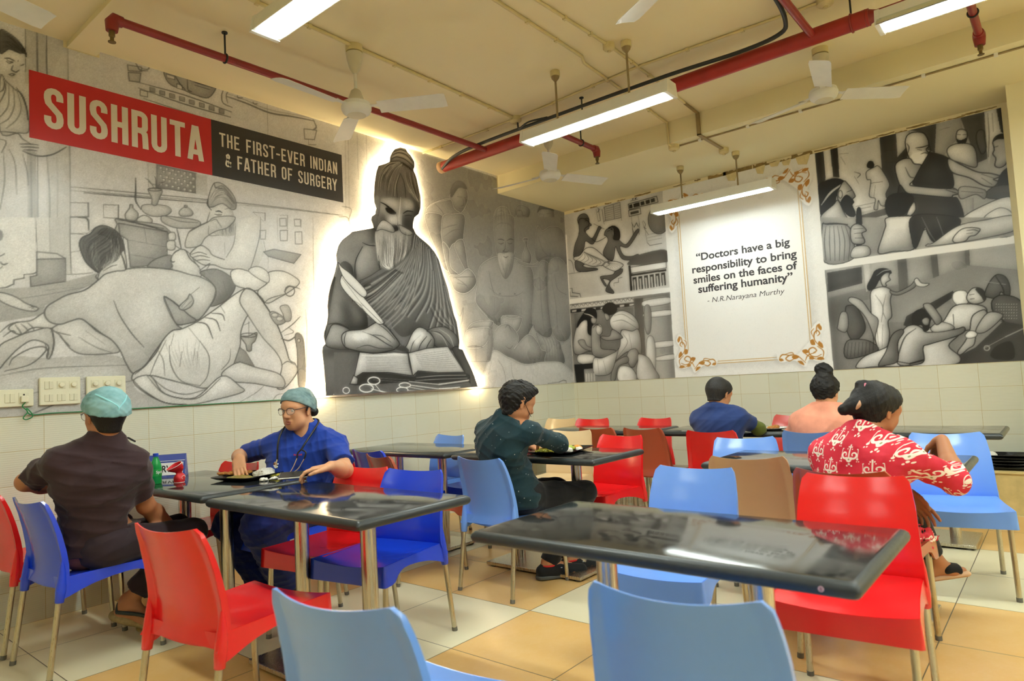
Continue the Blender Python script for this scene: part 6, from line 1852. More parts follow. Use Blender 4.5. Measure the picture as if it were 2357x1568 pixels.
# ================================================================ people: every body is one blended surface, clothes and hair are surfaces of their own
V3 = lambda *a: np.array(a, float)
def unit(v): v = np.array(v, float); return v / (np.linalg.norm(v) + 1e-12)
class Blob:
    """a smooth union of tapered capsules, meshed with surface nets"""
    def __init__(s, k=0.03): s.p = []; s.k = k
    def cap(s, a, b, ra, rb=None, k=None, sq=None, op='+'):
        """sq = (direction, factor): squashes the shape along a direction"""
        s.p.append((np.array(a, float), np.array(b, float), ra, ra if rb is None else rb, s.k if k is None else k, sq, op)); return s
    def chain(s, pts, rs, k=None, sq=None):
        for i in range(len(pts) - 1): s.cap(pts[i], pts[i + 1], rs[i], rs[i + 1], k, sq)
        return s
    def plane(s, p, n, k=0.0, near=None, r=None):
        """cuts away everything on the side the normal points to (optionally only within r of near)"""
        s.p.append((np.array(p, float), unit(n), 0, 0, k, (near, r), 'cut')); return s
    def mesh(s, h=0.005, noise=None):
        P = [q for q in s.p if q[6] != 'cut']
        lo = np.min([np.minimum(a, b) - max(ra, rb) * 1.25 for a, b, ra, rb, k, sq, op in P if op == '+'], 0) - 3 * h
        hi = np.max([np.maximum(a, b) + max(ra, rb) * 1.25 for a, b, ra, rb, k, sq, op in P if op == '+'], 0) + 3 * h
        n = np.ceil((hi - lo) / h).astype(int) + 1
        F = np.full(n, 0.06, np.float32)
        ax = [(lo[i] + h * np.arange(n[i])).astype(np.float32) for i in range(3)]
        for a, b, ra, rb, k, sq, op in s.p:
            if op == 'cut':
                near, r = sq
                if near is not None:
                    i0 = np.clip(((np.array(near) - r - lo) / h).astype(int), 0, n); i1 = np.clip(((np.array(near) + r - lo) / h).astype(int) + 1, 0, n)
                else: i0, i1 = np.zeros(3, int), n
                sl = tuple(slice(i0[i], i1[i]) for i in range(3))
                X = [ax[0][sl[0]][:, None, None], ax[1][sl[1]][None, :, None], ax[2][sl[2]][None, None, :]]
                d = sum((X[i] - a[i]) * b[i] for i in range(3))
                F[sl] = np.maximum(F[sl], d); continue
            pad = max(ra, rb) * (1.0 if sq is None else max(1.0, sq[1])) + k + 0.035
            i0 = np.clip(((np.minimum(a, b) - pad - lo) / h).astype(int), 0, n - 1); i1 = np.clip(((np.maximum(a, b) + pad - lo) / h).astype(int) + 2, 1, n)
            sl = tuple(slice(i0[i], i1[i]) for i in range(3))
            X = [ax[0][sl[0]][:, None, None] - np.float32(a[0]), ax[1][sl[1]][None, :, None] - np.float32(a[1]), ax[2][sl[2]][None, None, :] - np.float32(a[2])]
            ab = b - a
            if sq is not None:
                dv = unit(sq[0]); f = 1.0 / sq[1] - 1.0
                t = X[0] * dv[0] + X[1] * dv[1] + X[2] * dv[2]
                X = [X[i] + t * (dv[i] * f) for i in range(3)]; ab = ab + dv * (ab @ dv) * f
            L2 = float(ab @ ab) + 1e-9
            t = np.clip((X[0] * ab[0] + X[1] * ab[1] + X[2] * ab[2]) / L2, 0, 1).astype(np.float32)
            d = np.sqrt((X[0] - t * ab[0]) ** 2 + (X[1] - t * ab[1]) ** 2 + (X[2] - t * ab[2]) ** 2) - (ra + (rb - ra) * t)
            if sq is not None: d = d * min(1.0, sq[1])
            d = d.astype(np.float32); G = F[sl]
            if op == '+':
                m = np.maximum(k - np.abs(G - d), 0) / max(k, 1e-6); F[sl] = np.minimum(G, d) - m * m * k * 0.25
            else:
                d = -d; m = np.maximum(k - np.abs(G - d), 0) / max(k, 1e-6); F[sl] = np.maximum(G, d) + m * m * k * 0.25
        if noise is not None:
            X = np.meshgrid(*ax, indexing='ij', sparse=True); F = F + noise(*X).astype(np.float32)
        return nets(F, lo, h)
def nets(F, lo, h):
    n = F.shape; I = F < 0
    c = [I[i:n[0] - 1 + i, j:n[1] - 1 + j, k:n[2] - 1 + k] for i in (0, 1) for j in (0, 1) for k in (0, 1)]
    s = sum(q.astype(np.uint8) for q in c); act = (s > 0) & (s < 8)
    ci = np.argwhere(act); idx = -np.ones(act.shape, np.int32); idx[act] = np.arange(len(ci))
    acc = np.zeros((len(ci), 3)); cnt = np.zeros(len(ci))
    off = [(i, j, k) for i in (0, 1) for j in (0, 1) for k in (0, 1)]
    val = {o: F[ci[:, 0] + o[0], ci[:, 1] + o[1], ci[:, 2] + o[2]] for o in off}
    for o in off:
        for a in range(3):
            if o[a]: continue
            o2 = list(o); o2[a] = 1; o2 = tuple(o2); v0, v1 = val[o], val[o2]
            m = (v0 < 0) != (v1 < 0); t = np.where(m, v0 / np.where(np.abs(v0 - v1) < 1e-12, 1, v0 - v1), 0)
            p = np.array(o, float)[None] + np.zeros((len(ci), 3)); p[:, a] += t
            acc[m] += p[m]; cnt[m] += 1
    V = (ci + acc / np.maximum(cnt, 1)[:, None]) * h + lo
    Q = []
    for a in range(3):
        b, c_ = (a + 1) % 3, (a + 2) % 3
        sl0 = [slice(None)] * 3; sl1 = [slice(None)] * 3; sl0[a] = slice(0, n[a] - 1); sl1[a] = slice(1, n[a])
        for sgn in (0, 1):
            m = I[tuple(sl0)] & ~I[tuple(sl1)] if sgn == 0 else ~I[tuple(sl0)] & I[tuple(sl1)]
            e = np.argwhere(m); e = e[(e[:, b] > 0) & (e[:, c_] > 0) & (e[:, b] < n[b] - 1) & (e[:, c_] < n[c_] - 1)]
            if not len(e): continue
            def at(db, dc):
                q = e.copy(); q[:, b] -= db; q[:, c_] -= dc; return idx[q[:, 0], q[:, 1], q[:, 2]]
            q = np.stack([at(1, 1), at(0, 1), at(0, 0), at(1, 0)], 1)
            Q.append(q if sgn == 0 else q[:, ::-1])
    return V, np.concatenate(Q)
def blob_obj(name, blob, mat, parent, h=0.005, noise=None, attr=None):
    V, Q = blob.mesh(h, noise)
    me = bpy.data.meshes.new(name)
    me.vertices.add(len(V)); me.vertices.foreach_set('co', V.astype(np.float32).ravel())
    me.loops.add(len(Q) * 4); me.loops.foreach_set('vertex_index', Q.astype(np.int32).ravel())
    me.polygons.add(len(Q)); me.polygons.foreach_set('loop_start', np.arange(0, len(Q) * 4, 4, dtype=np.int32))
    me.update(calc_edges=True); me.validate(); me.shade_smooth()
    for m in (mat if isinstance(mat, (list, tuple)) else [mat]): me.materials.append(m)
    o = bpy.data.objects.new(name, me); COL.objects.link(o); o.parent = parent
    return o

def mat_skin(name, rgb):
    m = Mat(name); x, y, z, v = m.pos('World'); n = m.noise(v, 14, 4); n2 = m.noise(v, 320, 2)
    c = lin(rgb)
    m.set('Base Color', m.mix(n.ramp(.4, .75) * .35, c, (min(1, c[0] * 1.0), c[1] * .78, c[2] * .7)))
    m.set('Roughness', 0.5); m.set('Specular IOR Level', 0.35); m.set('Subsurface Weight', 0.08); m.set('Subsurface Radius', (0.012, 0.006, 0.003))
    m.bump(n2, 0.06, 0.001); return m.m
def mat_cloth(name, rgb, rough=0.85, var=0.1, weave=1400.0):
    m = Mat(name); x, y, z, v = m.pos('World'); n = m.noise(v, 9, 5, .6); n2 = m.noise(v, weave, 2)
    c = lin(rgb)
    m.set('Base Color', m.mix(n.ramp(.35, .7), tuple(q * (1 - var) for q in c), tuple(min(1, q * (1 + var)) for q in c)))
    m.set('Roughness', rough); m.set('Specular IOR Level', 0.2); m.set('Sheen Weight', 0.15)
    m.bump(n2, 0.12, 0.001); return m.m
def mat_hair(name, rgb=(15, 13, 13)):
    m = Mat(name); x, y, z, v = m.pos('World')
    mp = m.node('ShaderNodeMapping'); mp.inputs['Scale'].default_value = (260, 260, 30); m.nt.links.new(v, mp.inputs[0])
    n = m.noise(mp.outputs[0], 1.0, 3)
    c = lin(rgb); m.set('Base Color', m.mix(n.ramp(.4, .7), c, tuple(q * 2.2 + .006 for q in c))); m.set('Roughness', n.ramp(.3, .7, .4, .65)); m.set('Specular IOR Level', .3)
    m.bump(n, 0.5, 0.004); return m.m
SKIN_A, SKIN_B, SKIN_C = mat_skin('skin_light_brown', (214, 160, 122)), mat_skin('skin_brown', (176, 120, 84)), mat_skin('skin_medium_brown', (192, 136, 98))
HAIR = mat_hair('black_hair')
def wrinkles(amp=0.006, seed=0, sc=1.0):
    r = np.random.default_rng(seed); W_ = r.normal(0, 1, (9, 3)) * np.array([20, 20, 34]) * sc * r.uniform(.5, 1.8, (9, 1)); ph = r.uniform(0, 6, 9)
    def f(x, y, z):
        s = 0
        for w, p in zip(W_, ph):
            q = w[0] * x + w[1] * y + w[2] * z + p
            s = s + np.abs(np.sin(.5 * q + 0.8 * np.sin(0.3 * q + p * 2))) ** .7 - .6
        return amp * s / 1.6
    return f

class Frame:
    """head-local axes: x to the person's right, y to the front, z up"""
    def __init__(s, c, fwd, up=(0, 0, 1)):
        s.c = np.array(c, float); s.f = unit(fwd); s.r = unit(np.cross(s.f, np.array(up, float))); s.u = np.cross(s.r, s.f)
    def __call__(s, x, y, z): return s.c + s.r * x + s.f * y + s.u * z
def add_head(B, H, s=1.0, nose=True):
    q = lambda x, y, z: H(x * s, y * s, z * s)
    k = 0.022
    B.cap(q(0, -.030, .035), q(0, .022, .038), .080 * s, .077 * s, k, (H.r, .93))
    B.cap(q(0, .040, .010), q(0, .044, -.052), .060 * s, .047 * s, k, (H.r, 1.04))
    B.cap(q(0, .020, -.050), q(0, .048, -.082), .050 * s, .034 * s, k)
    B.cap(q(-.012, .066, -.098), q(.012, .066, -.098), .015 * s, None, .02)
    for e in (-1, 1):
        B.cap(q(e * .038, .056, -.030), q(e * .040, .040, -.055), .024 * s, .022 * s, .02)
        B.cap(q(e * .016, .083, .026), q(e * .048, .068, .026), .013 * s, .011 * s, .014)
        B.cap(q(e * .033, .098, .006), q(e * .037, .096, .005), .0125 * s, None, .010, None, '-')
        B.cap(q(e * .020, .0865, .0155), q(e * .044, .078, .0125), .0055 * s, .005 * s, .004)
        B.cap(q(e * .022, .085, -.008), q(e * .044, .077, -.006), .0050 * s, .0045 * s, .004)
        B.cap(q(e * .075, -.014, .020), q(e * .074, -.004, -.030), .019 * s, .011 * s, .006, (H.r, .42))
        B.cap(q(e * .086, -.010, .012), q(e * .085, -.006, -.014), .009 * s, .006 * s, .004, (H.r, .6), '-')
        B.cap(q(e * .011, .098, -.032), q(e * .010, .094, -.030), .0088 * s, None, .007)
    B.cap(q(0, .088, .014), q(0, .107, -.026), .0085 * s, .0125 * s, .012)
    B.cap(q(-.015, .087, -.058), q(.015, .087, -.058), .0066 * s, None, .010); B.cap(q(-.013, .085, -.071), q(.013, .085, -.071), .0075 * s, None, .010)
    B.cap(q(-.022, .0965, -.0645), q(.022, .0965, -.0645), .0032 * s, None, .003, None, '-')
def add_eyes(t, H, s=1.0, look=(0, 0)):
    we = plain('eye_white', (226, 220, 212), .2, var=.02); wi = plain('dark_iris', (38, 24, 18), .15)
    for e in (-1, 1):
        c = H(e * .033 * s, .0775 * s, .0045 * s); b = MB(); b.ball(c, .0118 * s, 10)
        o = obj('eye', b, we, t, smooth=180)
        d = unit(H.f + H.r * look[0] + H.u * look[1]); b = MB(); b.ball(c + d * .0068 * s, .0058 * s, 8); obj('iris', b, wi, o, smooth=180)
def add_hand(B, wr, d, nrm, s=1.0, curl=(.5, .5, .5, .5), spread=.10, thumb=(.5, .35), side=1, pinch=0.0):
    """wr wrist, d direction to the fingers, nrm out of the back of the hand; side +1 puts the thumb at d x nrm"""
    wr = np.array(wr, float); d = unit(d); nrm = unit(np.array(nrm, float) - d * (np.array(nrm, float) @ d)); a = np.cross(d, nrm) * side
    pal = wr + d * .085 * s
    for q in (-.026, -.009, .009, .026):
        B.cap(wr + d * .012 * s + a * q * .7 * s, pal + a * q * s, .0165 * s, .0125 * s, .012, (nrm, .85))
    L = [(.042, .026, .021), (.046, .030, .022), (.042, .028, .021), (.033, .021, .019)]
    for i, (ln, cu) in enumerate(zip(L, curl)):
        off = (.0285, .0095, -.0095, -.0275)[i]
        p = pal + a * off * s; ang = cu * .35; dd = unit(d + a * (off / .0285) * spread)
        for j, l in enumerate(ln):
            v = dd * math.cos(ang) - nrm * math.sin(ang); v = unit(v - a * pinch * (1 if i == 0 else .4 if i == 1 else -.2 if i == 3 else 0) * j * .3)
            p2 = p + v * l * s; r = (.0092, .0083, .0075)[j] * (.88 if i == 3 else 1.0) * s
            B.cap(p, p2, r, r * .92, .0045); p = p2; ang += cu * (.95 if j == 0 else .75)
    t0 = wr + d * .022 * s + a * .026 * s - nrm * .004 * s
    v = unit(a * thumb[0] + d * .75 - nrm * thumb[1])
    t1 = t0 + v * .040 * s; v2 = unit(v * .8 + d * .45 - nrm * thumb[1] * .7 - a * .1); t2 = t1 + v2 * .033 * s; t3 = t2 + unit(v2 - a * .25 - nrm * .15) * .026 * s
    B.cap(t0, t1, .0155 * s, .0120 * s, .012).cap(t1, t2, .0108 * s, .0100 * s, .005).cap(t2, t3, .0098 * s, .0082 * s, .004)
def add_foot(B, an, toe, s=1.0):
    an, toe = np.array(an, float), np.array(toe, float); d = unit((toe - an) * [1, 1, 0]); heel = an - d * .035 + V3(0, 0, -.055) * s
    B.cap(an, heel, .036 * s, .030 * s, .02).cap(an, toe - d * .06, .036 * s, .030 * s, .03, ).cap(heel, toe - d * .05, .030 * s, .028 * s, .03, (V3(0, 0, 1), .8)).cap(toe - d * .06, toe, .030 * s, .020 * s, .02, (V3(0, 0, 1), .7))
def body(J, s=1.0, head=1.0, hands=(), female=False):
    """J: joints.  One continuous skin surface from head to feet."""
    B = Blob(.03); H = J['H']
    add_head(B, H, head)
    fw = unit(J['fwd']); rt = unit(np.cross(fw, V3(0, 0, 1)))
    B.cap(H(0, -.022, -.055), J['neck'], .052 * s, .060 * s, .03)
    w = .12 if not female else .10
    B.chain([J['pelvis'], J['belly'], J['chest']], [.115 * s, .105 * s, .115 * s], .06, (fw, .85))
    B.cap(J['chest'] - rt * w * .5, J['chest'] + rt * w * .5, .10 * s, None, .06, (fw, .85)); B.cap(J['pelvis'] - rt * .06, J['pelvis'] + rt * .06, .105 * s, None, .06)
    for e in 'LR':
        S_, E_, W_ = J[e + 'sho'], J[e + 'elb'], J[e + 'wr']
        B.cap(J['neck'] - V3(0, 0, .03), S_, .042 * s, .044 * s, .04); B.cap(J['chest'], S_, .07 * s, .044 * s, .05)
        m = E_ + (W_ - E_) * .35
        B.chain([S_, E_, m, W_], [.046 * s, .040 * s, .042 * s, .0265 * s], .02)
        if e + 'hip' in J:
            B.chain([J[e + 'hip'], J[e + 'kn']], [.075 * s, .055 * s], .05)
            k2 = J[e + 'kn'] + (J[e + 'an'] - J[e + 'kn']) * .35 
            B.chain([J[e + 'kn'], k2, J[e + 'an']], [.054 * s, .052 * s, .034 * s], .03)
            add_foot(B, J[e + 'an'], J[e + 'toe'], s)
    for hd in hands: add_hand(B, *hd[0], **hd[1])
    return B
def shirt(J, s=1.0, sleeve=(.6, .6), r=1.0, hem=None, neckcut=0.02, female=False, loose=.02, long=(0, 0), coll=.0):
    """a top: torso and sleeves; sleeve = share of the upper arm, long = share of the forearm"""
    B = Blob(.045); fw = unit(J['fwd']); rt = unit(np.cross(fw, V3(0, 0, 1))); w = .125 if not female else .105
    pel, bel, ch = J['pelvis'], J['belly'], J['chest']
    B.chain([pel - V3(0, 0, .02), bel, ch], [(.128 + loose) * s * r, (.120 + loose) * s * r, (.122 + loose * .6) * s * r], .07, (fw, .88))
    B.cap(pel - rt * .07, pel + rt * .07, (.108 + loose) * s * r, None, .07)
    B.cap(ch - rt * w * .6, ch + rt * w * .6, (.106 + loose * .5) * s * r, None, .07, (fw, .9))
    nk = J['neck']
    for i, e in enumerate('LR'):
        S_, E_, W_ = J[e + 'sho'], J[e + 'elb'], J[e + 'wr']
        B.cap(nk - V3(0, 0, .012), S_ - V3(0, 0, .012), .056 * s, .056 * s, .06); B.cap(nk + V3(0, 0, .012), nk + (S_ - nk) * .6, .046 * s, .05 * s, .06); B.cap(ch, S_, .09 * s, .058 * s, .06)
        f = sleeve[i]
        if long[i] > 0:
            P = E_ + (W_ - E_) * long[i]; B.chain([S_, E_], [.067 * s, .058 * s], .025); B.cap(E_, P, .058 * s, .047 * s, .025)
            B.plane(P, W_ - E_, 0, P, .075)
        else:
            P = S_ + (E_ - S_) * f; B.cap(S_, P + (E_ - S_) * .12, .062 * s, .069 * s, .03); B.plane(P, E_ - S_, 0, P + unit(E_ - S_) * .02, .10)
    if coll: B.cap(nk - V3(0, 0, .02), nk + unit(J['H'].c - nk) * coll, .066 * s, .063 * s, .02); B.plane(nk + unit(J['H'].c - nk) * coll, J['H'].c - nk, 0, nk + unit(J['H'].c - nk) * (coll + .03), .10)
    if hem is not None: B.plane(V3(0, 0, hem), (0, 0, -1))
    return B
def trousers(J, s=1.0, wide=1.0, cut=.06, bell=1.0):
    B = Blob(.05); fw = unit(J['lfwd'] if 'lfwd' in J else J['fwd']); rt = unit(np.cross(fw, V3(0, 0, 1)))
    B.cap(J['pelvis'] - rt * .075, J['pelvis'] + rt * .075, .126 * s, None, .06)
    for e in 'LR':
        a, k_, h_ = J[e + 'an'], J[e + 'kn'], J[e + 'hip']; P = a + (k_ - a) * cut
        B.chain([h_, k_], [.098 * s * wide, .074 * s * wide], .04); B.cap(k_, P - (k_ - a) * .1, .074 * s * wide, .062 * s * wide * bell, .03)
        B.plane(P, a - k_, 0, P + unit(a - k_) * .03, .11)
    return B
def hair_cap(H, s=1.0, t=.010, back=-.075, front=.045, top=.0, sub_ears=True):
    """short hair: a shell over the skull, cut at the hairline and the nape"""
    B = Blob(.02); q = lambda x, y, z: H(x * s, y * s, z * s)
    B.cap(q(0, -.030, .036), q(0, .020, .042 + top), (.082 + t) * s, (.077 + t) * s, .02, (H.r, .94))
    B.cap(q(0, -.045, .01), q(0, -.032, -.060), (.072 + t * .6) * s, (.055 + t * .4) * s, .03, (H.r, .98))
    B.plane(q(0, front, .03), H.f * .75 - H.u * .66); B.plane(q(0, -.02, back), -H.u * .95 + H.f * .3)
    B.plane(q(0, .012, -.012), H.f * .8 - H.u * .6)
    return B
# ---------------------------------------------------------------- the diners
def joints(**k):
    d = {a: (np.array(b, float) if a != 'H' else b) for a, b in k.items()}
    for e in ('Lsho', 'Rsho'): d[e] = d[e] - V3(0, 0, .034)
    return d
def shoe(name, an, toe, mat, sole, parent, s=1.0, lift=0.0):
    an, toe = np.array(an, float), np.array(toe, float); d = unit((toe - an) * [1, 1, 0]); z0 = min(an[2], toe[2])
    B = Blob(.02); heel = an - d * .04
    g = toe[2]
    B.cap(V3(*heel[:2], g + .045), V3(*(an + d * .05)[:2], g + .05), .040 * s, .041 * s, .02).cap(V3(*(an + d * .04)[:2], g + .045), V3(*toe[:2], g + .028), .042 * s, .036 * s, .03)
    B.cap(V3(*an[:2], g + .06), V3(*an[:2], g + .085), .042 * s, .042 * s, .02)
    B.plane(V3(0, 0, g + .018), (0, 0, -1))
    o = blob_obj(name, B, mat, parent, .005)
    B = Blob(.02); B.cap(V3(*heel[:2], g + .014), V3(*toe[:2], g + .012), .043 * s, .038 * s, .02).plane(V3(0, 0, g - .008 + .009), (0, 0, -1)).plane(V3(0, 0, g + .024), (0, 0, 1))
    blob_obj('sole', B, sole, o, .005); return o
def person(label, base): return thing('person', label, 'person', (0, 0, 0))
SOLE_G = plain('grey_sole', (92, 94, 92), .7); BLACKC = mat_cloth('black_cloth', (26, 26, 28))
M_CAP = Mat('teal_mesh_cap'); _x, _y, _z, _v = M_CAP.pos('World'); _n = M_CAP.noise(_v, 12, 3, .5); _n2 = M_CAP.noise(_v, 900, 2)
M_CAP.set('Base Color', M_CAP.mix(_n.ramp(.35, .7), lin((112, 160, 166)), lin((158, 204, 210)))); M_CAP.set('Roughness', .7); M_CAP.bump(_n2, .15, .001); M_CAP.set('Alpha', .93)
M_CAP2 = Mat('grey_teal_mesh_cap'); _x, _y, _z, _v = M_CAP2.pos('World'); _n = M_CAP2.noise(_v, 14, 4, .6); M_CAP2.set('Base Color', M_CAP2.mix(_n.ramp(.35, .7), lin((92, 122, 126)), lin((138, 170, 174)))); M_CAP2.set('Roughness', .7); M_CAP2.bump(M_CAP2.noise(_v, 900, 2), .15, .001); M_CAP2.set('Alpha', .9)
M_CAPB = mat_cloth('cap_band', (150, 214, 220), .7, .05)
def cap_on(t, H, s, bulge=.016, back=-.03, front=.05, fz=.040, flat=1.0):
    B = Blob(.03); q = lambda x, y, z: H(x * s, y * s, z * s)
    B.cap(q(0, -.032, .040), q(0, .020, .046), (.086 + bulge) * s, (.080 + bulge * .7) * s, .03, (H.r, .98))
    B.cap(q(0, -.035, .005), q(0, .0, .02), (.083 + bulge * .8) * s, (.08 + bulge * .6) * s, .03)
    n = unit(np.cross(H.r, q(0, front, fz) - q(0, -.11, back))); n = n if n @ H.u < 0 else -n
    B.plane(q(0, front, fz), n)
    if flat < 1: B.plane(q(0, 0, .125 * flat), H.u + H.r * .12 - H.f * .1)
    c = blob_obj('surgical_cap', B, M_CAP2.m if fz > .05 else M_CAP.m, t, .004, wrinkles(.0022, 5, 4))
    return c
# --- person in blue scrubs
t = person('person in royal blue scrubs with green cap, glasses and stethoscope, eating and holding a phone', 0)
H = Frame((-4.505, -1.085, 1.128), (-.96, -.27, -.10))
J = joints(H=H, fwd=(-.86, -.50, 0), lfwd=(-1, 0, 0), neck=(-4.455, -1.085, 1.0), chest=(-4.45, -1.05, .83), belly=(-4.47, -1.01, .67), pelvis=(-4.44, -1.0, .54), Rsho=(-4.545, -.885, .945), Relb=(-4.60, -.572, .845), Rwr=(-4.745, -.825, .858),
           Lsho=(-4.375, -1.265, .945), Lelb=(-4.45, -1.455, .775), Lwr=(-4.645, -1.60, .826), Rhip=(-4.48, -.90, .53), Lhip=(-4.48, -1.10, .53), Rkn=(-4.86, -.93, .50), Lkn=(-4.86, -1.24, .52), Ran=(-4.57, -.80, .095), Lan=(-4.50, -.93, .095), Rtoe=(-4.74, -.84, .03), Ltoe=(-4.68, -.98, .03))
B = body(J, 1.1, .99, [((J['Rwr'], (-.36, -.72, -.58), (-.55, -.25, .65)), dict(curl=(.75, .7, .7, .75), spread=.02, thumb=(.5, .8), side=1, s=1.05)), ((J['Lwr'], (-.86, .50, -.06), (-.15, .1, 1)), dict(curl=(.55, .75, .8, .8), spread=.06, thumb=(.62, .1), side=-1, s=1.05))])
B.cap(H(-.028, .040, -.070), H(.028, .040, -.070), .034, None, .03)     # full jaw
blob_obj('body', B, SKIN_A, t, .0042)
add_eyes(t, H, .99, (-.25, -.15))
M_LIP = plain('lips', (172, 104, 92), .45)
b = MB(); b.tube(spline([H(-.024, .086, -.0615), H(-.010, .0960, -.0570), H(0, .0970, -.0590), H(.010, .0960, -.0570), H(.024, .086, -.0615)], 5), [.0015] + [.0040] * 19 + [.0015], 8); b.tube(spline([H(-.022, .085, -.0645), H(-.010, .0930, -.0715), H(0, .0940, -.0725), H(.010, .0930, -.0715), H(.022, .085, -.0645)], 5), [.0015] + [.0050] * 19 + [.0015], 8); obj('lips', b, M_LIP, t, smooth=80)
b = MB()
for e in (-1, 1): b.tube(spline([H(e * .014, .0925, .028), H(e * .034, .088, .035), H(e * .052, .073, .029)], 5), [.003, .0036, .0036, .0036, .0036, .0036, .0036, .0036, .003, .002, .0015], 8)
obj('eyebrows', b, HAIR, t, smooth=60)
hb = Blob(.015); hb.cap(H(-.078, -.01, .03), H(-.078, .012, -.005), .010, .007, .01, (H.r, .5)).cap(H(.078, -.01, .03), H(.078, .012, -.005), .010, .007, .01, (H.r, .5)).cap(H(-.03, -.10, -.03), H(.03, -.10, -.03), .03, None, .03)
blob_obj('hair', hb, HAIR, t, .004)
cap_on(t, H, .99, .006, -.050, .085, fz=.060)
M_FRAME = plain('dark_glasses_frame', (48, 44, 46), .3); M_LENS = Mat('clear_lens'); M_LENS.set('Base Color', (1, 1, 1, 1)); M_LENS.set('Alpha', .12); M_LENS.set('Roughness', .05); _q = M_LENS.noise(M_LENS.pos('Object')[3], 5); M_LENS.set('Specular IOR Level', .5)
def glasses(t, H, s=1.0):
    b = MB(); y0 = .112
    for e in (-1, 1):
        rim = [H((e * .036 + .027 * math.cos(a)) * s, (y0 - .006 * abs(math.cos(a)) - (.010 if e * math.cos(a) > 0 else 0) * abs(math.cos(a))) * s, (.003 + .020 * math.sin(a)) * s) for a in [2 * PI * k / 22 for k in range(22)]]
        b.tube(rim, .0011, 6, closed=True)
        b.tube([rim[i] for i in range(1, 11)], .0021, 6)
        b.tube([H(e * .063 * s, (y0 - .017) * s, .010 * s), H(e * .080 * s, .06 * s, .012 * s), H(e * .084 * s, -.005 * s, .016 * s), H(e * .083 * s, -.03 * s, -.006 * s)], .0022, 6)
    b.tube([H(-.010 * s, y0 * s, .010 * s), H(0, (y0 + .003) * s, .013 * s), H(.010 * s, y0 * s, .010 * s)], .0018, 6)
    g = obj('glasses', b, M_FRAME, t, smooth=60)
    b = MB()
    for e in (-1, 1):
        R_ = [H((e * .036 + .026 * math.cos(a)) * s, (y0 - .006 * abs(math.cos(a)) - (.010 if e * math.cos(a) > 0 else 0) * abs(math.cos(a))) * s, (.003 + .019 * math.sin(a)) * s) for a in [2 * PI * k / 20 for k in range(20)]]
        b.add([p for p in R_] + [p - H.f * .0012 for p in R_], [tuple(range(20)), tuple(range(39, 19, -1))] + [(i, (i + 1) % 20, 20 + (i + 1) % 20, 20 + i) for i in range(20)])
    obj('lenses', b, M_LENS.m, g, smooth=40)
glasses(t, H, .99)
C_BLUE = mat_cloth('royal_blue_scrubs', (30, 62, 158), .8, .1)
B = shirt(J, 1.06, (.78, .80), 1.17, .50, loose=.022)
B.cap(J['belly'] + V3(-.05, 0, -.02), J['belly'] + V3(-.05, 0, .02), .13, .12, .08)
B.cap(J['neck'] + V3(-.065, -.037, .055), J['neck'] + V3(-.105, -.06, -.085), .058, .012, .006, None, '-'); B.cap(J['neck'] + V3(-.01, 0, .02), J['neck'] + V3(-.02, 0, .10), .068, .08, .006, None, '-')
blob_obj('scrub_top', B, C_BLUE, t, .0055, wrinkles(.0075, 3))
blob_obj('trousers', trousers(J, 1.15, 1.15, .12, 1.45), mat_cloth('dark_blue_trousers', (20, 36, 104), .8), t, .006, wrinkles(.007, 4))
for e in 'RL':
    shoe('shoe', J[e + 'an'], J[e + 'toe'] - V3(0, 0, .028), plain('dark_shoe', (34, 36, 38), .6), SOLE_G, t, 1.02)
# stethoscope
M_STB = plain('black_rubber_tube', (22, 22, 24), .4); M_STC = mat_steel('chrome', (225, 225, 225), .12)
st = thing('stethoscope', 'black stethoscope with chrome earpieces round the neck of the person in blue scrubs', 'stethoscope')
N = J['neck']; _tf = unit(J['fwd']); _tr = unit(np.cross(_tf, V3(0, 0, 1)))
def TQ(f, l, z): return _tf * f - _tr * l + V3(0, 0, z)
b = MB(); b.tube(spline([*[N + TQ(*q) for q in ((.155, -.105, -.16), (.15, -.10, -.06), (.105, -.095, .01), (.02, -.085, .05), (-.062, -.01, .062), (.0, .085, .055), (.09, .095, .0), (.155, .07, -.07), (.17, .055, -.10))]], 8), .0055, 10)
b.tube(spline([N + TQ(.17, 0.055, -.10), N + TQ(.175, 0.035, -.12), N + TQ(.178, 0.03, -.15)], 5), .0048, 10); b.tube(spline([N + TQ(.17, 0.055, -.10), N + TQ(.176, 0.085, -.12), N + TQ(.18, 0.075, -.155)], 5), .0048, 10)
obj('rubber_tube', b, M_STB, st, smooth=60)
b = MB(); b.tube(spline([N + TQ(.178, 0.03, -.15), N + TQ(.19, 0.01, -.20), N + TQ(.196, -0.015, -.235), N + TQ(.196, -0.035, -.232)], 6), .0032, 8); b.tube(spline([N + TQ(.18, 0.075, -.155), N + TQ(.192, 0.04, -.21), N + TQ(.196, -0.015, -.24), N + TQ(.198, -0.04, -.236)], 6), .0032, 8)
obj('ear_tubes', b, M_STC, st, smooth=60)
b = MB(); b.lathe([(0.0, 0), (.018, .001), (.021, .006), (.017, .010), (.009, .013), (.008, .02), (0, .021)], 20, M=Matrix.Translation(Vector(N + TQ(.185, -0.105, -.185))) @ Matrix.Rotation(PI / 2.2, 4, 'Y')); b.tube([N + TQ(.155, -0.105, -.155), N + TQ(.172, -0.105, -.185)], .005, 8)
obj('chest_piece', b, M_STC, st, smooth=40)
for dx in (.04, .06):
    b = MB(); b.ball(N + TQ(.2, .01 - dx, -.236), .006, 8); obj('ear_tip', b, M_STB, st, smooth=180)
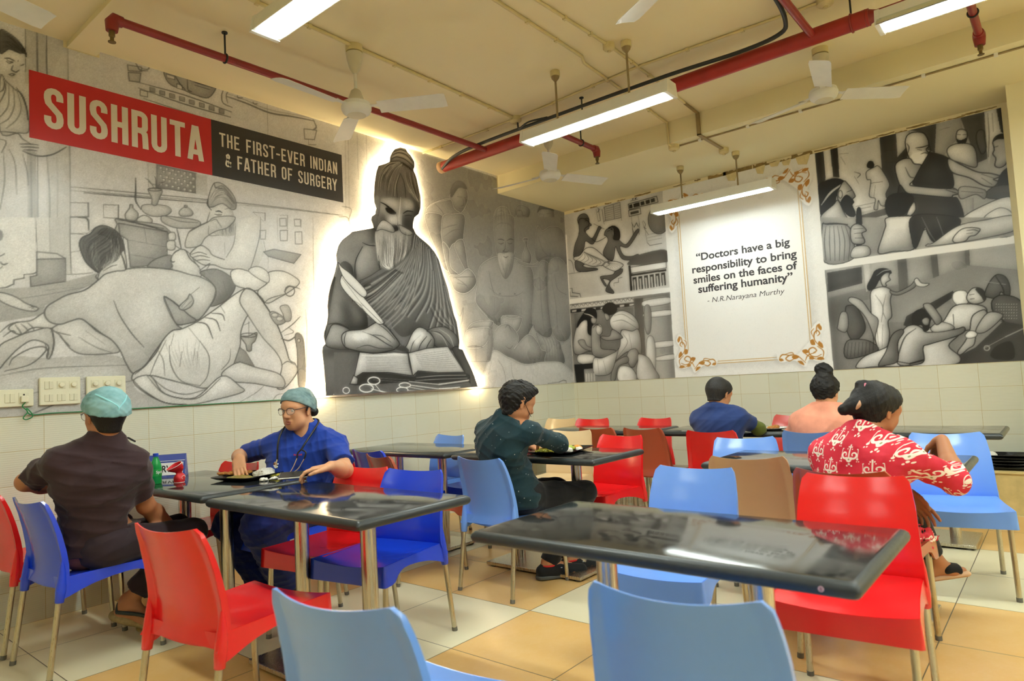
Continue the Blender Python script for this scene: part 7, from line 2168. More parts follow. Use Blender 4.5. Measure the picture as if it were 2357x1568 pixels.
# embroidered line on the chest
b = MB()
for k in range(7): b.box((-.0008, k * .0075, 0), (.0008, k * .0075 + .005, .007 if k % 3 else .010))
e_ = obj('chest_embroidery', b, plain('red_thread', (196, 44, 66), .7), t); e_.location = N + TQ(.168, .055, -.135); e_.rotation_euler = (0, .12, .52)

# --- person in dark brown shirt
t = person('person in dark brown short-sleeved shirt and teal cap, seated with back turned', 0)
H = Frame((-5.547, -1.075, 1.170), (-.10, 1, -.08))
J = joints(H=H, fwd=(.10, 1, 0), lfwd=(1, 0, 0), neck=(-5.55, -1.075, 1.055), chest=(-5.565, -1.03, .87), belly=(-5.55, -.965, .70), pelvis=(-5.53, -.91, .54), Lsho=(-5.725, -1.03, 1.0), Lelb=(-5.79, -.77, .868), Lwr=(-5.58, -.67, .80),
           Rsho=(-5.42, -1.07, .955), Relb=(-5.325, -.965, .69), Rwr=(-5.17, -.87, .55), Rhip=(-5.49, -1.0, .53), Lhip=(-5.49, -.82, .53), Rkn=(-5.10, -.97, .51), Lkn=(-5.10, -.80, .51), Ran=(-5.335, -.745, .175), Lan=(-5.20, -.74, .10), Rtoe=(-5.21, -.885, .035), Ltoe=(-5.04, -.80, .03))
blob_obj('body', body(J, 1.05, 1.0, [((J['Lwr'], (.9, .3, -.1), (0, .2, 1)), dict(side=1)), ((J['Rwr'], (.62, .6, -.4), (.3, .1, .9)), dict(side=-1))]), SKIN_B, t, .005)
blob_obj('hair', hair_cap(H, 1.0, .006, -.078, .06), HAIR, t, .004)
c = cap_on(t, H, 1.0, .011, -.022, .07)
def on_cap(x, y, z, r=.1155):
    d = unit(np.array([x, y, z], float)); return H(0, -.004, .040) + H.r * d[0] * .0995 + H.f * d[1] * .1295 + H.u * d[2] * .103
b = MB()
def seam(pts, w=.006):
    P = spline([on_cap(*p) for p in pts], 6); b.tube(P, w, 6)
seam([(-.75, -.55, .55), (-.45, -.75, .25), (-.02, -.95, -.12), (.0, -1, -.38)], .0045); seam([(.62, -.70, .40), (.35, -.88, .12), (.04, -.97, -.2)], .0035); 
obj('cap_seams', b, M_CAPB, c, smooth=60)
glasses(t, H, 1.0)
C_BRN = mat_cloth('dark_brown_cotton', (58, 42, 46), .85, .12)
blob_obj('shirt', shirt(J, 1.0, (.74, .74), 1.08, .50, loose=.012, coll=.05), C_BRN, t, .0055, wrinkles(.008, 9))
b = MB(); b.box((-.02, -.012, 0), (.02, .012, .008), bev=.003); e_ = obj('shoulder_clip', b, M_STB, t); e_.location = (-5.425, -1.055, 1.035); e_.rotation_euler = (.1, .6, 0)
blob_obj('trousers', trousers(J, 1.0, 1.0, .16, 1.15), mat_cloth('dark_brown_trousers', (48, 36, 42), .85), t, .006, wrinkles(.006, 2))
# sandals with thick tan soles, the nearer one tipped up on its toes
for e, an, toe in (('R', J['Ran'], J['Rtoe']), ('L', J['Lan'], J['Ltoe'])):
    an, toe = np.array(an), np.array(toe); d = unit(toe - (an + V3(0, 0, -.06))); hl = an + V3(0, 0, -.06) - d * .045; side = unit(np.cross(d, V3(0, 0, 1))); upn = np.cross(side, d)
    B = Blob(.015); B.cap(hl - upn * .028, toe - upn * .022, .040, .044, .02, (upn, .55)); B.cap(hl - upn * .04, hl + d * .06 - upn * .036, .036, .036, .02, (upn, .5))
    so = blob_obj('sandal', B, plain('tan_foam_sole', (150, 128, 84), .85, var=.25, scale=40), t, .005)
    b = MB()
    mid = hl + (toe - hl) * .45
    b.tube(spline([hl - side * .036, hl - d * .02 + upn * .03, hl + side * .036], 6), .010, 8); b.tube(spline([hl - side * .038, mid - side * .044 + upn * .03, toe - d * .05 + upn * .018], 6), .010, 8); b.tube(spline([hl + side * .038, mid + side * .044 + upn * .03, toe - d * .05 + upn * .018], 6), .010, 8)
    obj('strap', b, plain('dark_green_strap', (46, 54, 50), .7), so, smooth=60)

# --- person in dark teal shirt
t = person('person in dark teal speckled shirt and black trousers bent over a food tray', 0)
H = Frame((-3.70, -2.135, 1.10), (.86, -.36, -.36))
J = joints(H=H, fwd=(.95, -.30, 0), lfwd=(1, -.2, 0), neck=(-3.735, -2.07, 1.0), chest=(-3.745, -2.02, .86), belly=(-3.685, -2.0, .70), pelvis=(-3.63, -2.01, .55), Lsho=(-3.68, -1.86, .97), Lelb=(-3.50, -1.76, .80), Lwr=(-3.30, -1.86, .80),
           Rsho=(-3.725, -2.235, .96), Relb=(-3.435, -2.225, .835), Rwr=(-3.34, -2.03, .86), Rhip=(-3.63, -2.10, .53), Lhip=(-3.62, -1.92, .53), Rkn=(-3.225, -2.25, .505), Lkn=(-3.20, -2.02, .505), Ran=(-3.43, -2.09, .10), Lan=(-3.27, -2.14, .10), Rtoe=(-3.26, -2.215, .03), Ltoe=(-3.09, -2.22, .03))
blob_obj('body', body(J, 1.0, 1.0, [((J['Lwr'], (.8, -.4, -.25), (0, 0, 1)), dict(side=1)), ((J['Rwr'], (.6, .1, -.75), (.7, 0, .6)), dict(side=-1, curl=(.8, .8, .8, .8)))]), SKIN_C, t, .005)
hb = hair_cap(H, 1.0, .011, -.082, .06, .006)
hb.cap(H(-.03, .06, .10), H(.04, .072, .095), .026, .022, .02); hb.cap(H(0, .03, .115), H(.02, -.03, .118), .022, .02, .02)
blob_obj('hair', hb, HAIR, t, .004, wrinkles(.004, 12, 5))
b = MB(); b.tube(spline([H(.08, -.012, .015), H(.07, .04, -.03), H(.05, .085, -.06)], 5), .0018, 6); obj('mask_strap', b, M_STB, t, smooth=60)
def mat_speckle(name, rgb, fleck):
    m = Mat(name); x, y, z, v = m.pos('World')
    vo = m.node('ShaderNodeTexVoronoi'); vo.inputs['Scale'].default_value = 34.0; m.nt.links.new(v, vo.inputs['Vector'])
    n = m.noise(v, 8, 4); dd = S(m.nt, vo.outputs['Distance']); n3 = m.noise(v, 70, 1)
    fl = dd.lt(0.13) * n3.gt(0.48)
    c = lin(rgb); base = m.mix(n.ramp(.35, .7), tuple(q * .8 for q in c), tuple(q * 1.25 for q in c))
    m.set('Base Color', m.mix(fl, base, lin(fleck))); m.set('Roughness', .8); m.set('Specular IOR Level', .2); m.set('Sheen Weight', .1); m.bump(m.noise(v, 1300, 2), .1, .001); return m.m
blob_obj('shirt', shirt(J, 1.0, r=1.06, hem=.47, long=(.85, .85), loose=.018, coll=.045), mat_speckle('dark_teal_speckled_cotton', (28, 52, 60), (150, 158, 158)), t, .0055, wrinkles(.007, 21))
blob_obj('trousers', trousers(J, 1.0, 1.0, .0, .9), BLACKC, t, .006, wrinkles(.004, 22))
for e in 'RL':
    sh = shoe('sneaker', J[e + 'an'], J[e + 'toe'] - V3(0, 0, .028), mat_cloth('black_knit_shoe', (30, 32, 34), .8), plain('dark_grey_sole', (78, 82, 82), .7), t, 1.06)
    a_ = J[e + 'an']; b = MB(); b.tube([a_ + V3(.045 * math.cos(q), .045 * math.sin(q), -.015) for q in [2 * PI * k / 18 for k in range(18)]], .006, 8, closed=True); obj('red_collar_lining', b, plain('red_lining', (196, 34, 34), .7), sh, smooth=60)
    d = unit((J[e + 'toe'] - a_) * [1, 1, 0]); sd = unit(np.cross(d, V3(0, 0, 1))); c0 = a_ + d * .055 + sd * .0425 + V3(0, 0, -.045)
    b = MB(); b.tube(spline([c0 + d * .02 + V3(0, 0, .014), c0 + d * .0 + V3(0, 0, .011) , c0 + d * .012 + V3(0, 0, 0), c0 - d * .004 + V3(0, 0, -.013), c0 - d * .024 + V3(0, 0, -.014)], 5), .0035, 6); obj('shoe_mark', b, plain('silver_mark', (178, 182, 184), .4), sh, smooth=60)

# --- person in navy T-shirt over olive sleeves
t = person('person in navy T-shirt over olive green sleeves, back turned, eating at the far table', 0)
H = Frame((-1.875, -2.612, 1.052), (.92, -.25, -.42))
J = joints(H=H, fwd=(1, -.1, 0), neck=(-1.90, -2.60, .955), chest=(-1.90, -2.60, .82), belly=(-1.89, -2.60, .68), pelvis=(-1.86, -2.60, .54), Lsho=(-1.88, -2.44, .90), Lelb=(-1.70, -2.40, .775), Lwr=(-1.52, -2.52, .79),
           Rsho=(-1.88, -2.755, .905), Relb=(-1.71, -2.83, .775), Rwr=(-1.50, -2.72, .80), Rhip=(-1.82, -2.69, .53), Lhip=(-1.82, -2.51, .53), Rkn=(-1.42, -2.70, .50), Lkn=(-1.42, -2.50, .50), Ran=(-1.45, -2.70, .10), Lan=(-1.45, -2.5, .10), Rtoe=(-1.28, -2.70, .03), Ltoe=(-1.28, -2.5, .03))
blob_obj('body', body(J, 1.0, .98, [((J['Lwr'], (.8, -.2, -.2), (0, 0, 1)), dict(side=1)), ((J['Rwr'], (.8, .2, -.3), (0, 0, 1)), dict(side=-1))]), SKIN_C, t, .0055)
blob_obj('hair', hair_cap(H, .98, .007, -.068, .055), mat_hair('short_grey_black_hair', (34, 33, 33)), t, .0045)
blob_obj('t_shirt', shirt(J, 1.0, (.62, .62), 1.04, .50, loose=.016, coll=.03), mat_cloth('navy_jersey', (40, 60, 112), .85), t, .006, wrinkles(.005, 31))
B = Blob(.02)
for e in 'LR': B.chain([J[e + 'sho'] + (J[e + 'elb'] - J[e + 'sho']) * .45, J[e + 'elb'], J[e + 'wr']], [.053, .053, .036], .02)
blob_obj('under_sleeves', B, mat_cloth('olive_green_jersey', (96, 106, 40), .85), t, .0055, wrinkles(.003, 33))
blob_obj('trousers', trousers(J), BLACKC, t, .008)
# --- person in peach top
t = person('person in peach top with black hair in a high bun, back turned', 0)
H = Frame((-1.875, -3.368, 1.042), (.97, -.10, -.30))
J = joints(H=H, fwd=(1, 0, 0), neck=(-1.895, -3.366, .945), chest=(-1.89, -3.35, .80), belly=(-1.88, -3.34, .67), pelvis=(-1.86, -3.33, .54), Lsho=(-1.88, -3.19, .872), Lelb=(-1.78, -3.09, .73), Lwr=(-1.56, -3.22, .79),
           Rsho=(-1.88, -3.535, .868), Relb=(-1.76, -3.63, .73), Rwr=(-1.55, -3.52, .79), Rhip=(-1.82, -3.42, .53), Lhip=(-1.82, -3.24, .53), Rkn=(-1.42, -3.42, .50), Lkn=(-1.42, -3.24, .50), Ran=(-1.46, -3.42, .10), Lan=(-1.46, -3.24, .10), Rtoe=(-1.29, -3.42, .03), Ltoe=(-1.29, -3.24, .03))
blob_obj('body', body(J, 1.0, .96, [((J['Lwr'], (.8, -.2, -.2), (0, 0, 1)), dict(side=1)), ((J['Rwr'], (.8, .2, -.3), (0, 0, 1)), dict(side=-1))], True), SKIN_A, t, .0055)
hb = hair_cap(H, .96, .014, -.055, .06); hb.cap(H(0, -.04, .115), H(0, -.05, .145), .056, .050, .02).cap(H(.028, -.05, .135), H(-.028, -.06, .15), .034, .032, .02)
blob_obj('hair', hb, HAIR, t, .0045, wrinkles(.004, 41, 5))
blob_obj('top', shirt(J, 1.02, r=1.08, hem=.50, long=(.5, .5), loose=.02, coll=.03), mat_cloth('peach_knit', (236, 158, 130), .85), t, .006, wrinkles(.004, 42))
blob_obj('trousers', trousers(J), BLACKC, t, .008)
# --- person in red patterned tunic
t = person('person in red tunic with white paisley pattern, black hair tied back, elbow raised', 0)
H = Frame((-3.505, -4.0, 1.012), (.80, -.50, -.36))
J = joints(H=H, fwd=(1, -.12, 0), lfwd=(1, -.1, 0), neck=(-3.575, -3.965, .925), chest=(-3.60, -3.945, .80), belly=(-3.61, -3.93, .67), pelvis=(-3.58, -3.92, .55), Lsho=(-3.575, -3.80, .865), Lelb=(-3.49, -3.80, .64), Lwr=(-3.375, -4.055, .645),
           Rsho=(-3.585, -4.11, .85), Relb=(-3.425, -4.255, .712), Rwr=(-3.215, -4.195, .86), Rhip=(-3.52, -4.0, .53), Lhip=(-3.52, -3.84, .53), Rkn=(-3.16, -4.03, .55), Lkn=(-3.13, -3.86, .50), Ran=(-3.02, -4.09, .27), Lan=(-3.20, -3.84, .10), Rtoe=(-2.93, -4.19, .215), Ltoe=(-3.03, -3.86, .03))
blob_obj('body', body(J, .95, .97, [((J['Rwr'], (.62, .25, -.72), (.75, -.1, .55)), dict(side=-1, curl=(.5, .5, .5, .5), s=.95)), ((J['Lwr'], (.12, -.62, -.75), (.9, -.25, .2)), dict(side=1, curl=(.25, .4, .45, .5), s=.98))], True), SKIN_B, t, .0046)
add_eyes(t, H, .97)
hb = hair_cap(H, .97, .013, -.06, .07, .0)
hb.cap(H(-.0, -.075, -.005), H(.0, -.112, -.012), .042, .038, .03); hb.cap(H(-.015, -.115, -.012), H(-.03, -.142, -.040), .036, .027, .02); hb.cap(H(.02, -.085, .085), H(-.02, -.10, .09), .022, .02, .02)
blob_obj('hair', hb, HAIR, t, .0045, wrinkles(.002, 51, 6))
b = MB(); b.box((-.014, -.008, -.010), (.014, .008, .012), bev=.004); e_ = obj('hair_clip', b, plain('pink_clip', (236, 140, 170), .4), t); e_.location = H(.012, -.100, .080); e_.rotation_euler = (.3, .2, .6)
b = MB(); b.tube(spline([H(.026, -.136, -.035), H(.036, -.134, -.012), H(.028, -.130, .008)], 6), [.002, .004, .006, .007, .008, .008, .008, .007, .006, .005, .004, .003, .002], 8); obj('hair_comb', b, plain('horn_brown', (196, 150, 116), .4), t, smooth=60)
def mat_paisley():
    """red cloth with rows of white double-scroll motifs; tiled on a plane facing the back, by cell-local distance fields"""
    m = Mat('red_paisley_cotton'); x, y, z, v = m.pos('World')
    U = y + x * .55; Vv = z * 1.0 + x * -.15
    cw, chh = .086, .112
    col = (U / cw).floor(); sh = (col * .5).fract() * 2.0
    u = ((U / cw).fract() - .5) * cw; w = (((Vv / chh) + sh * .5).fract() - .5) * chh
    au = u.abs()
    def disc(cx, cy, r): return ((au - cx) * (au - cx) + (w - cy) * (w - cy)).sqrt() - r
    def ring(cx, cy, r, t_): return (disc(cx, cy, r)).abs() - t_
    dx_, dy_ = au - .0185, w - .004
    th = S(m.nt, dy_._m('ARCTAN2', dx_).k); phi = ((th + 2.3) / (2 * PI)).fract()
    rr = (dx_ * dx_ + dy_ * dy_).sqrt(); scroll = (rr - (phi * -.0105 + .0150)).abs() - (phi * -.0018 + .0038)
    body_ = disc(.0, -.015, .0105).mn(disc(.008, -.011, .0065))
    stem = (au - .0028).mx((w - .018).abs() - .022)
    tip = disc(.007, .034, .003).mn(disc(.0, .040, .0035)).mn(disc(.011, .026, .0022)).mn(disc(0.0, -.033, .0045)).mn(disc(.009, -.040, .0035))
    side_ = disc(.034, -.012, .0042).mn((au - .034).abs().mx((w - .008).abs() - .018) - .0011).mn(disc(.0315, .026, .0022)).mn(disc(.038, -.022, .0022)).mn(disc(.031, -.022, .0022))
    d = scroll.mn(body_).mn(stem).mn(tip).mn(side_)
    eye = disc(.0, -.014, .0035)
    n = m.noise(v, 7, 4)
    base = m.mix(n.ramp(.35, .7), lin((196, 36, 56)), lin((222, 58, 78)))
    c = m.mix(d.lt(0.0), base, lin((238, 226, 214))); c = m.mix(eye.lt(0.0), c, lin((150, 150, 110)))
    m.set('Base Color', c); m.set('Roughness', .7); m.set('Specular IOR Level', .25); m.bump(m.noise(v, 1200, 2), .1, .001); return m.m
M_PAIS = mat_paisley()
blob_obj('tunic', shirt(J, 1.0, r=1.02, hem=.47, long=(.25, .30), loose=.018, coll=.02, female=True), M_PAIS, t, .0055, wrinkles(.005, 61))
B = Blob(.02); B.cap(V3(-3.50, -4.10, .50), V3(-3.36, -4.135, .44), .03, .04, .02, (V3(.2, 1, 0), .35)).cap(V3(-3.36, -4.135, .44), V3(-3.28, -4.15, .43), .04, .02, .02, (V3(.2, 1, 0), .3))
blob_obj('tunic_hem', B, M_PAIS, t, .005, wrinkles(.006, 62, 2))
B = Blob(.01); B.cap(J['neck'] + V3(.0, .02, -.012), J['neck'] + V3(.01, -.025, -.008), .047, None, .02); blob_obj('inner_collar', B, BLACKC, t, .005)
blob_obj('trousers', trousers(J, .92, .92, .12), BLACKC, t, .007)
M_WEDGE = plain('tan_wedge_sole', (206, 168, 132), .7)
for e in 'RL':
    an, toe = J[e + 'an'], J[e + 'toe']; d = unit(toe - (an + V3(0, 0, -.055))); hl = an + V3(0, 0, -.055) - d * .04; sd = unit(np.cross(d, V3(0, 0, 1))); upn = np.cross(sd, d)
    B = Blob(.01); B.cap(hl - upn * .03, toe - upn * .016, .034, .036, .02, (upn, .45)); so = blob_obj('sandal', B, M_WEDGE, t, .005)
    B = Blob(.02); B.cap(toe - d * .085 + upn * .012, toe - d * .025 + upn * .004, .043, .038, .02, (upn, .7)); B.plane(toe - d * .02, d); blob_obj('strap', B, BLACKC, so, .005)
# ================================================================ small things
def text_mesh(s, width, height=None, bold=0.0, shear=0.0, depth=0.0, spacing=1.0):
    """text as a flat mesh, left-bottom at the origin, x to the right, y up, scaled to a width"""
    cu = bpy.data.curves.new('lettering', 'FONT'); cu.body = s; cu.offset = bold; cu.shear = shear; cu.resolution_u = 4; cu.space_character = spacing
    t = bpy.data.objects.new('lettering_tmp', cu); COL.objects.link(t); bpy.context.view_layer.update()
    me = bpy.data.meshes.new_from_object(t.evaluated_get(bpy.context.evaluated_depsgraph_get())); bpy.data.objects.remove(t)
    co = np.empty(len(me.vertices) * 3, np.float32); me.vertices.foreach_get('co', co); co = co.reshape(-1, 3)
    co -= co.min(0); k = width / co[:, 0].max(); co[:, 0] *= k; co[:, 1] *= (height / co[:, 1].max()) if height else k; co[:, 2] = 0
    me.vertices.foreach_set('co', co.ravel()); me.update(); return me
def text_obj(name, me, mat, parent, M):
    me.transform(M); me.materials.append(mat); o = bpy.data.objects.new(name, me); COL.objects.link(o); o.parent = parent; return o
def frame_m(o, x, y):
    x, y = Vector(x).normalized(), Vector(y).normalized(); z = x.cross(y)
    return Matrix(((x.x, y.x, z.x, o[0]), (x.y, y.y, z.y, o[1]), (x.z, y.z, z.z, o[2]), (0, 0, 0, 1)))

# switch boards on the left wall
M_SW = plain('ivory_switch', (232, 230, 206), .4, var=.03); M_SW2 = plain('ivory_rocker', (224, 222, 198), .35, var=.03); M_HOLE = plain('socket_hole', (40, 38, 36), .6)
def switch_board(label, x0, x1, z0, z1, cells):
    t = thing('switch_board', label, 'switch board', (x0, -0.004, z0), 0, 'ivory switch boards on the printed wall')
    b = MB(); b.box((0, -0.020, 0), (x1 - x0, 0, z1 - z0), bev=.008); obj('cover_plate', b, M_SW, t)
    for kind, fx, fz, w, h in cells:
        cx, cz = fx * (x1 - x0), fz * (z1 - z0)
        if kind == 'k':
            b = MB(); b.box((cx - w / 2, -0.0225, cz - h / 2), (cx + w / 2, -0.019, cz + h / 2), bev=.001); q = obj('knob_plate', b, M_SW2, t)
            b = MB(); b.lathe([(.015, 0), (.0145, .010), (.012, .013), (0, .0135)], 20, M=Matrix.Translation((cx, -0.022, cz)) @ Matrix.Rotation(PI / 2, 4, 'X')); obj('knob', b, M_SW, q, smooth=40)
        elif kind == 's':
            for s in (-1, 1):
                b = MB(); b.box((cx + s * w / 4 - w / 4 + .001, -0.0245, cz - h / 2), (cx + s * w / 4 + w / 4 - .001, -0.019, cz + h / 2), bev=.0015); obj('rocker', b, M_SW2, t)
        else:
            b = MB(); b.box((cx - w / 2, -0.0225, cz - h / 2), (cx + w / 2, -0.019, cz + h / 2), bev=.001); q = obj('socket', b, M_SW2, t)
            b = MB(); b.lathe([(.005, 0), (.005, .001)], 12, M=Matrix.Translation((cx, -0.0222, cz + h * .3)) @ Matrix.Rotation(PI / 2, 4, 'X')); obj('earth_hole', b, M_HOLE, q)
            b = MB(); b.box((cx - .017, -0.042, cz - .026), (cx + .019, -0.022, cz + .010), bev=.006); obj('plug', b, M_SW, q)
    return t
switch_board('ivory switch board with two round knobs over the tiled wall, middle of the three', -5.531, -5.319, 1.232, 1.396, [('s', .22, .72, .045, .045), ('k', .52, .72, .045, .045), ('k', .82, .72, .045, .045), ('s', .22, .26, .045, .04), ('s', .52, .26, .045, .04), ('s', .82, .26, .045, .04)])
switch_board('ivory switch board with a row of three knobs, behind the teal cap', -5.287, -5.065, 1.218, 1.396, [('k', .21, .74, .045, .045), ('k', .51, .74, .045, .045), ('k', .81, .74, .045, .045), ('s', .21, .28, .045, .04), ('s', .51, .28, .045, .04), ('s', .81, .28, .045, .04)])
switch_board('low ivory socket strip with a plug and green wire at the left edge', -5.86, -5.56, 1.232, 1.332, [('s', .62, .5, .05, .05), ('s', .30, .5, .05, .05), ('p', .84, .5, .05, .06)])
WIRE = [(58, 920), (48, 936), (60, 948), (50, 962), (58, 966), (72, 957), (58, 940), (62, 952), (80, 955), (120, 951), (200, 948), (300, 945), (420, 937), (540, 929), (650, 921)]
b = MB(); P = []
for i, (u, v) in enumerate(WIRE):
    a, z = on_left(u, v); P.append((a, -0.03 if i < 8 else -0.013, z if i < 9 else max(z, MUR + 0.004)))
P[0] = (-5.606, -0.046, 1.255); b.tube(spline(P, 6), .0032, 8)
tag(obj('green_wire', b, plain('green_insulation', (30, 128, 74), .5), None, smooth=60), 'thin green wire looping from the plug and running along the foot of the print', 'wire')

# reserved sign
M_SB, M_SWH, M_INKB = plain('sign_blue', (58, 78, 168), .25), plain('sign_white', (232, 234, 240), .3), plain('sign_black', (26, 26, 30), .4)
t = thing('reserved_sign', 'blue and white table sign reading RESERVED beside the green bottle', 'sign', (-4.936, -0.262, .75), math.atan2(-.6, .8))
LS = .252
b = MB(); tri = [(-.045, 0), (.045, 0), (.006, .135), (-.006, .135)]
b.prism(tri, -LS / 2, LS / 2, lambda a, c, d: (d, a, c)); obj('body', b, M_SB, t)
sl = Vector((0, .039, .135)).normalized()
Ms = frame_m((-LS / 2 + .012, -.0456, .010), (1, 0, 0), sl)
b = MB(); b.box((0, 0, 0), (LS - .024, .078, .0012), bev=.0004, M=Ms); obj('white_panel', b, M_SWH, t)
b = MB(); b.box((-.008, .088, 0), (LS - .016, .091, .0012), M=Ms); obj('white_line', b, M_SWH, t)
text_obj('lettering', text_mesh('RESERVED', LS - .044, .044, .03), M_INKB, t, Ms @ Matrix.Translation((.010, .018, .0016)))
# bottle
t = thing('bottle', 'small green soft drink bottle with blue cap in front of the sign', 'bottle', (-5.125, -0.60, .75))
M_PET = Mat('green_pet'); M_PET.set('Base Color', lin((40, 190, 96)) + (1,)); M_PET.set('Roughness', .08); M_PET.set('Transmission Weight', .55); M_PET.set('IOR', 1.33); _q = M_PET.noise(M_PET.pos('Object')[3], 60); M_PET.bump(_q, .05, .001)
b = MB(); b.lathe([(.012, 0), (.027, .002), (.030, .012), (.0285, .03), (.030, .045), (.030, .085), (.029, .10), (.024, .122), (.013, .148), (.0115, .160)], 28); obj('bottle_body', b, M_PET.m, t, smooth=50)
b = MB(); b.lathe([(.0308, .046), (.0308, .086)], 28); obj('wrapper', b, plain('green_wrapper', (28, 158, 74), .35), t, smooth=50)
b = MB(); b.lathe([(.0145, .155), (.0148, .172), (.013, .174)], 20); obj('cap', b, plain('blue_cap', (28, 70, 190), .4), t, smooth=40)
def wrap_text(name, s, w, h, r, z, mat, parent, a0, vertical=False, slope=0.0, bold=.02, shear=0.0):
    me = text_mesh(s, w, h, bold, shear); co = np.empty(len(me.vertices) * 3, np.float32); me.vertices.foreach_get('co', co); co = co.reshape(-1, 3)
    X, Y = (co[:, 0] - w / 2), (co[:, 1] - h / 2)
    if vertical: X, Y = -Y, X
    zz = z + Y; rr = r + slope * Y
    out = np.stack([rr * np.cos(a0 + X / r), rr * np.sin(a0 + X / r), zz], -1).astype(np.float32); me.vertices.foreach_set('co', out.ravel()); me.update()
    return text_obj(name, me, mat, parent, Matrix.Identity(4))
wrap_text('wrapper_lettering', 'Sprite', .05, .022, .0312, .066, M_SWH, t, -1.15)
# crushed red paper cup
t = thing('paper_cup', 'crumpled red paper cup standing crooked before the sign', 'cup', (-5.03, -0.68, .75))
M_CUP = plain('red_paper', (208, 30, 40), .5); M_CUPW = plain('white_paper', (236, 232, 228), .6)
b = MB(); rings = []
for i in range(13):
    f = i / 12; pin = 1 - .5 * math.exp(-((f - .55) / .13) ** 2); r = (.028 + .012 * f) * pin
    ring = []
    for k in range(20):
        a = 2 * PI * k / 20; e = 1 + .10 * math.sin(3 * a + 5 * f) * (1 - abs(f - .5))
        x, y = r * e * math.cos(a), r * e * math.sin(a) * (1 - .45 * math.exp(-((f - .55) / .2) ** 2))
        ox = .0 if f < .5 else -.028 * (f - .5) * 2; zz = .098 * f + (.022 * (x / .04) if f > .6 else 0) * (f - .55) * 2.2
        ring.append((x + ox, y, zz))
    rings.append(ring)
ins_ = [[(x * .96 - .0004, y * .96, z + .0008) for x, y, z in r_] for r_ in rings]
b.sheet([r_ + [r_[0]] for r_ in rings], [r_ + [r_[0]] for r_ in ins_]); b.lathe([(0.0, .003), (.026, .003)], 20); obj('cup_wall', b, M_CUP, t, smooth=60)
b = MB(); b.tube([(x * 1.01, y * 1.01, z) for x, y, z in rings[-1]], .0016, 6, closed=True); b.tube([(x * 1.0, y * 1.0, z + .001) for x, y, z in rings[0]], .0014, 6, closed=True); obj('rim', b, M_CUPW, t, smooth=60)
b = MB(); b.tube([(.017 * math.cos(a) * .6 + .010, -.031, .028 + .010 * math.sin(a)) for a in [k * .4 for k in range(12)]], .0012, 6); obj('white_swirl', b, M_CUPW, t)
# plate of food
M_PLATE = plain('black_melamine', (26, 26, 28), .18, var=.05)
def square_plate(name, label, x, y, z, a, b_, rz, mat, rim=.022, cat='plate'):
    t = thing(name, label, cat, (x, y, z), rz); n = 10; P = []
    def sq(hx, hy, zz, c=.03): 
        out = []
        for sx, sy, a0 in ((1, 1, 0), (-1, 1, PI / 2), (-1, -1, PI), (1, -1, 1.5 * PI)):
            for q in range(5):
                aa = a0 + PI / 2 * q / 4; out.append((sx * (hx - c) + c * math.cos(aa), sy * (hy - c) + c * math.sin(aa), zz))
        return out
    prof = [(-.055, 0.0), (-.045, 0.002), (-.02, .010), (0, rim)]
    up = [sq(a + o, b_ + o, zz + .003) for o, zz in prof]; dn = [sq(a + o, b_ + o, max(0, zz - .001)) for o, zz in prof]
    m = MB(); m.sheet([r + [r[0]] for r in up], [r + [r[0]] for r in dn]); m.add(up[0], [tuple(range(20))]); m.add(dn[0], [tuple(range(19, -1, -1))])
    obj('plate_body', m, mat, t, smooth=50); return t
square_plate('dinner_plate', 'black square plate of rice and curry under the hand of the person in scrubs', -4.775, -0.985, .7503, .15, .15, .25, M_PLATE)
M_RICE = Mat('white_rice'); _n = M_RICE.noise(M_RICE.pos('Object')[3], 260, 2); M_RICE.set('Base Color', M_RICE.mix(_n.ramp(.4, .65), lin((214, 208, 196)), lin((248, 246, 238)))); M_RICE.set('Roughness', .7); M_RICE.bump(_n, .9, .004)
M_YEL = Mat('yellow_vegetable'); _n = M_YEL.noise(M_YEL.pos('Object')[3], 90, 3); M_YEL.set('Base Color', M_YEL.mix(_n.ramp(.4, .65), lin((206, 192, 60)), lin((150, 160, 60)))); M_YEL.set('Roughness', .5); M_YEL.bump(_n, .6, .004)
M_CURRY = Mat('green_brown_curry'); _n = M_CURRY.noise(M_CURRY.pos('Object')[3], 60, 3); M_CURRY.set('Base Color', M_CURRY.mix(_n.ramp(.4, .65), lin((150, 126, 52)), lin((112, 122, 50)))); M_CURRY.set('Roughness', .25); M_CURRY.bump(_n, .4, .003)
M_FRY = Mat('fried_crust'); _n = M_FRY.noise(M_FRY.pos('Object')[3], 120, 3); M_FRY.set('Base Color', M_FRY.mix(_n.ramp(.35, .65), lin((196, 132, 52)), lin((148, 88, 30)))); M_FRY.set('Roughness', .6); M_FRY.bump(_n, .8, .004)
M_ORF = plain('orange_curry', (222, 150, 66), .4, var=.2, scale=60); M_FOIL = plain('white_curd', (236, 232, 222), .4)
def food(name, label, pts, r, mat, cat='food', z=None, kind='stuff', h=.0045, sq=.6):
    B = Blob(.012)
    for i in range(len(pts)): B.cap(pts[i], pts[min(i + 1, len(pts) - 1)], r, None, .012, (V3(0, 0, 1), sq))
    if z is not None: B.plane(V3(0, 0, z), (0, 0, -1))
    o = blob_obj(name, B, mat, None, h, wrinkles(.003, len(pts) + int(r * 1000), 6)); tag(o, label, cat, None, kind); return o
PZ_ = .7548
food('rice_heap', 'heap of white rice on the black square plate', [(-4.705, -.985, PZ_ + .012), (-4.68, -1.02, PZ_ + .02), (-4.70, -1.05, PZ_ + .012)], .042, M_RICE.m, 'rice', PZ_)
food('vegetable_curry', 'yellow vegetable beside the rice heap on the black square plate', [(-4.72, -1.085, PZ_ + .006), (-4.66, -1.09, PZ_ + .006)], .018, M_YEL.m, 'vegetables', PZ_)
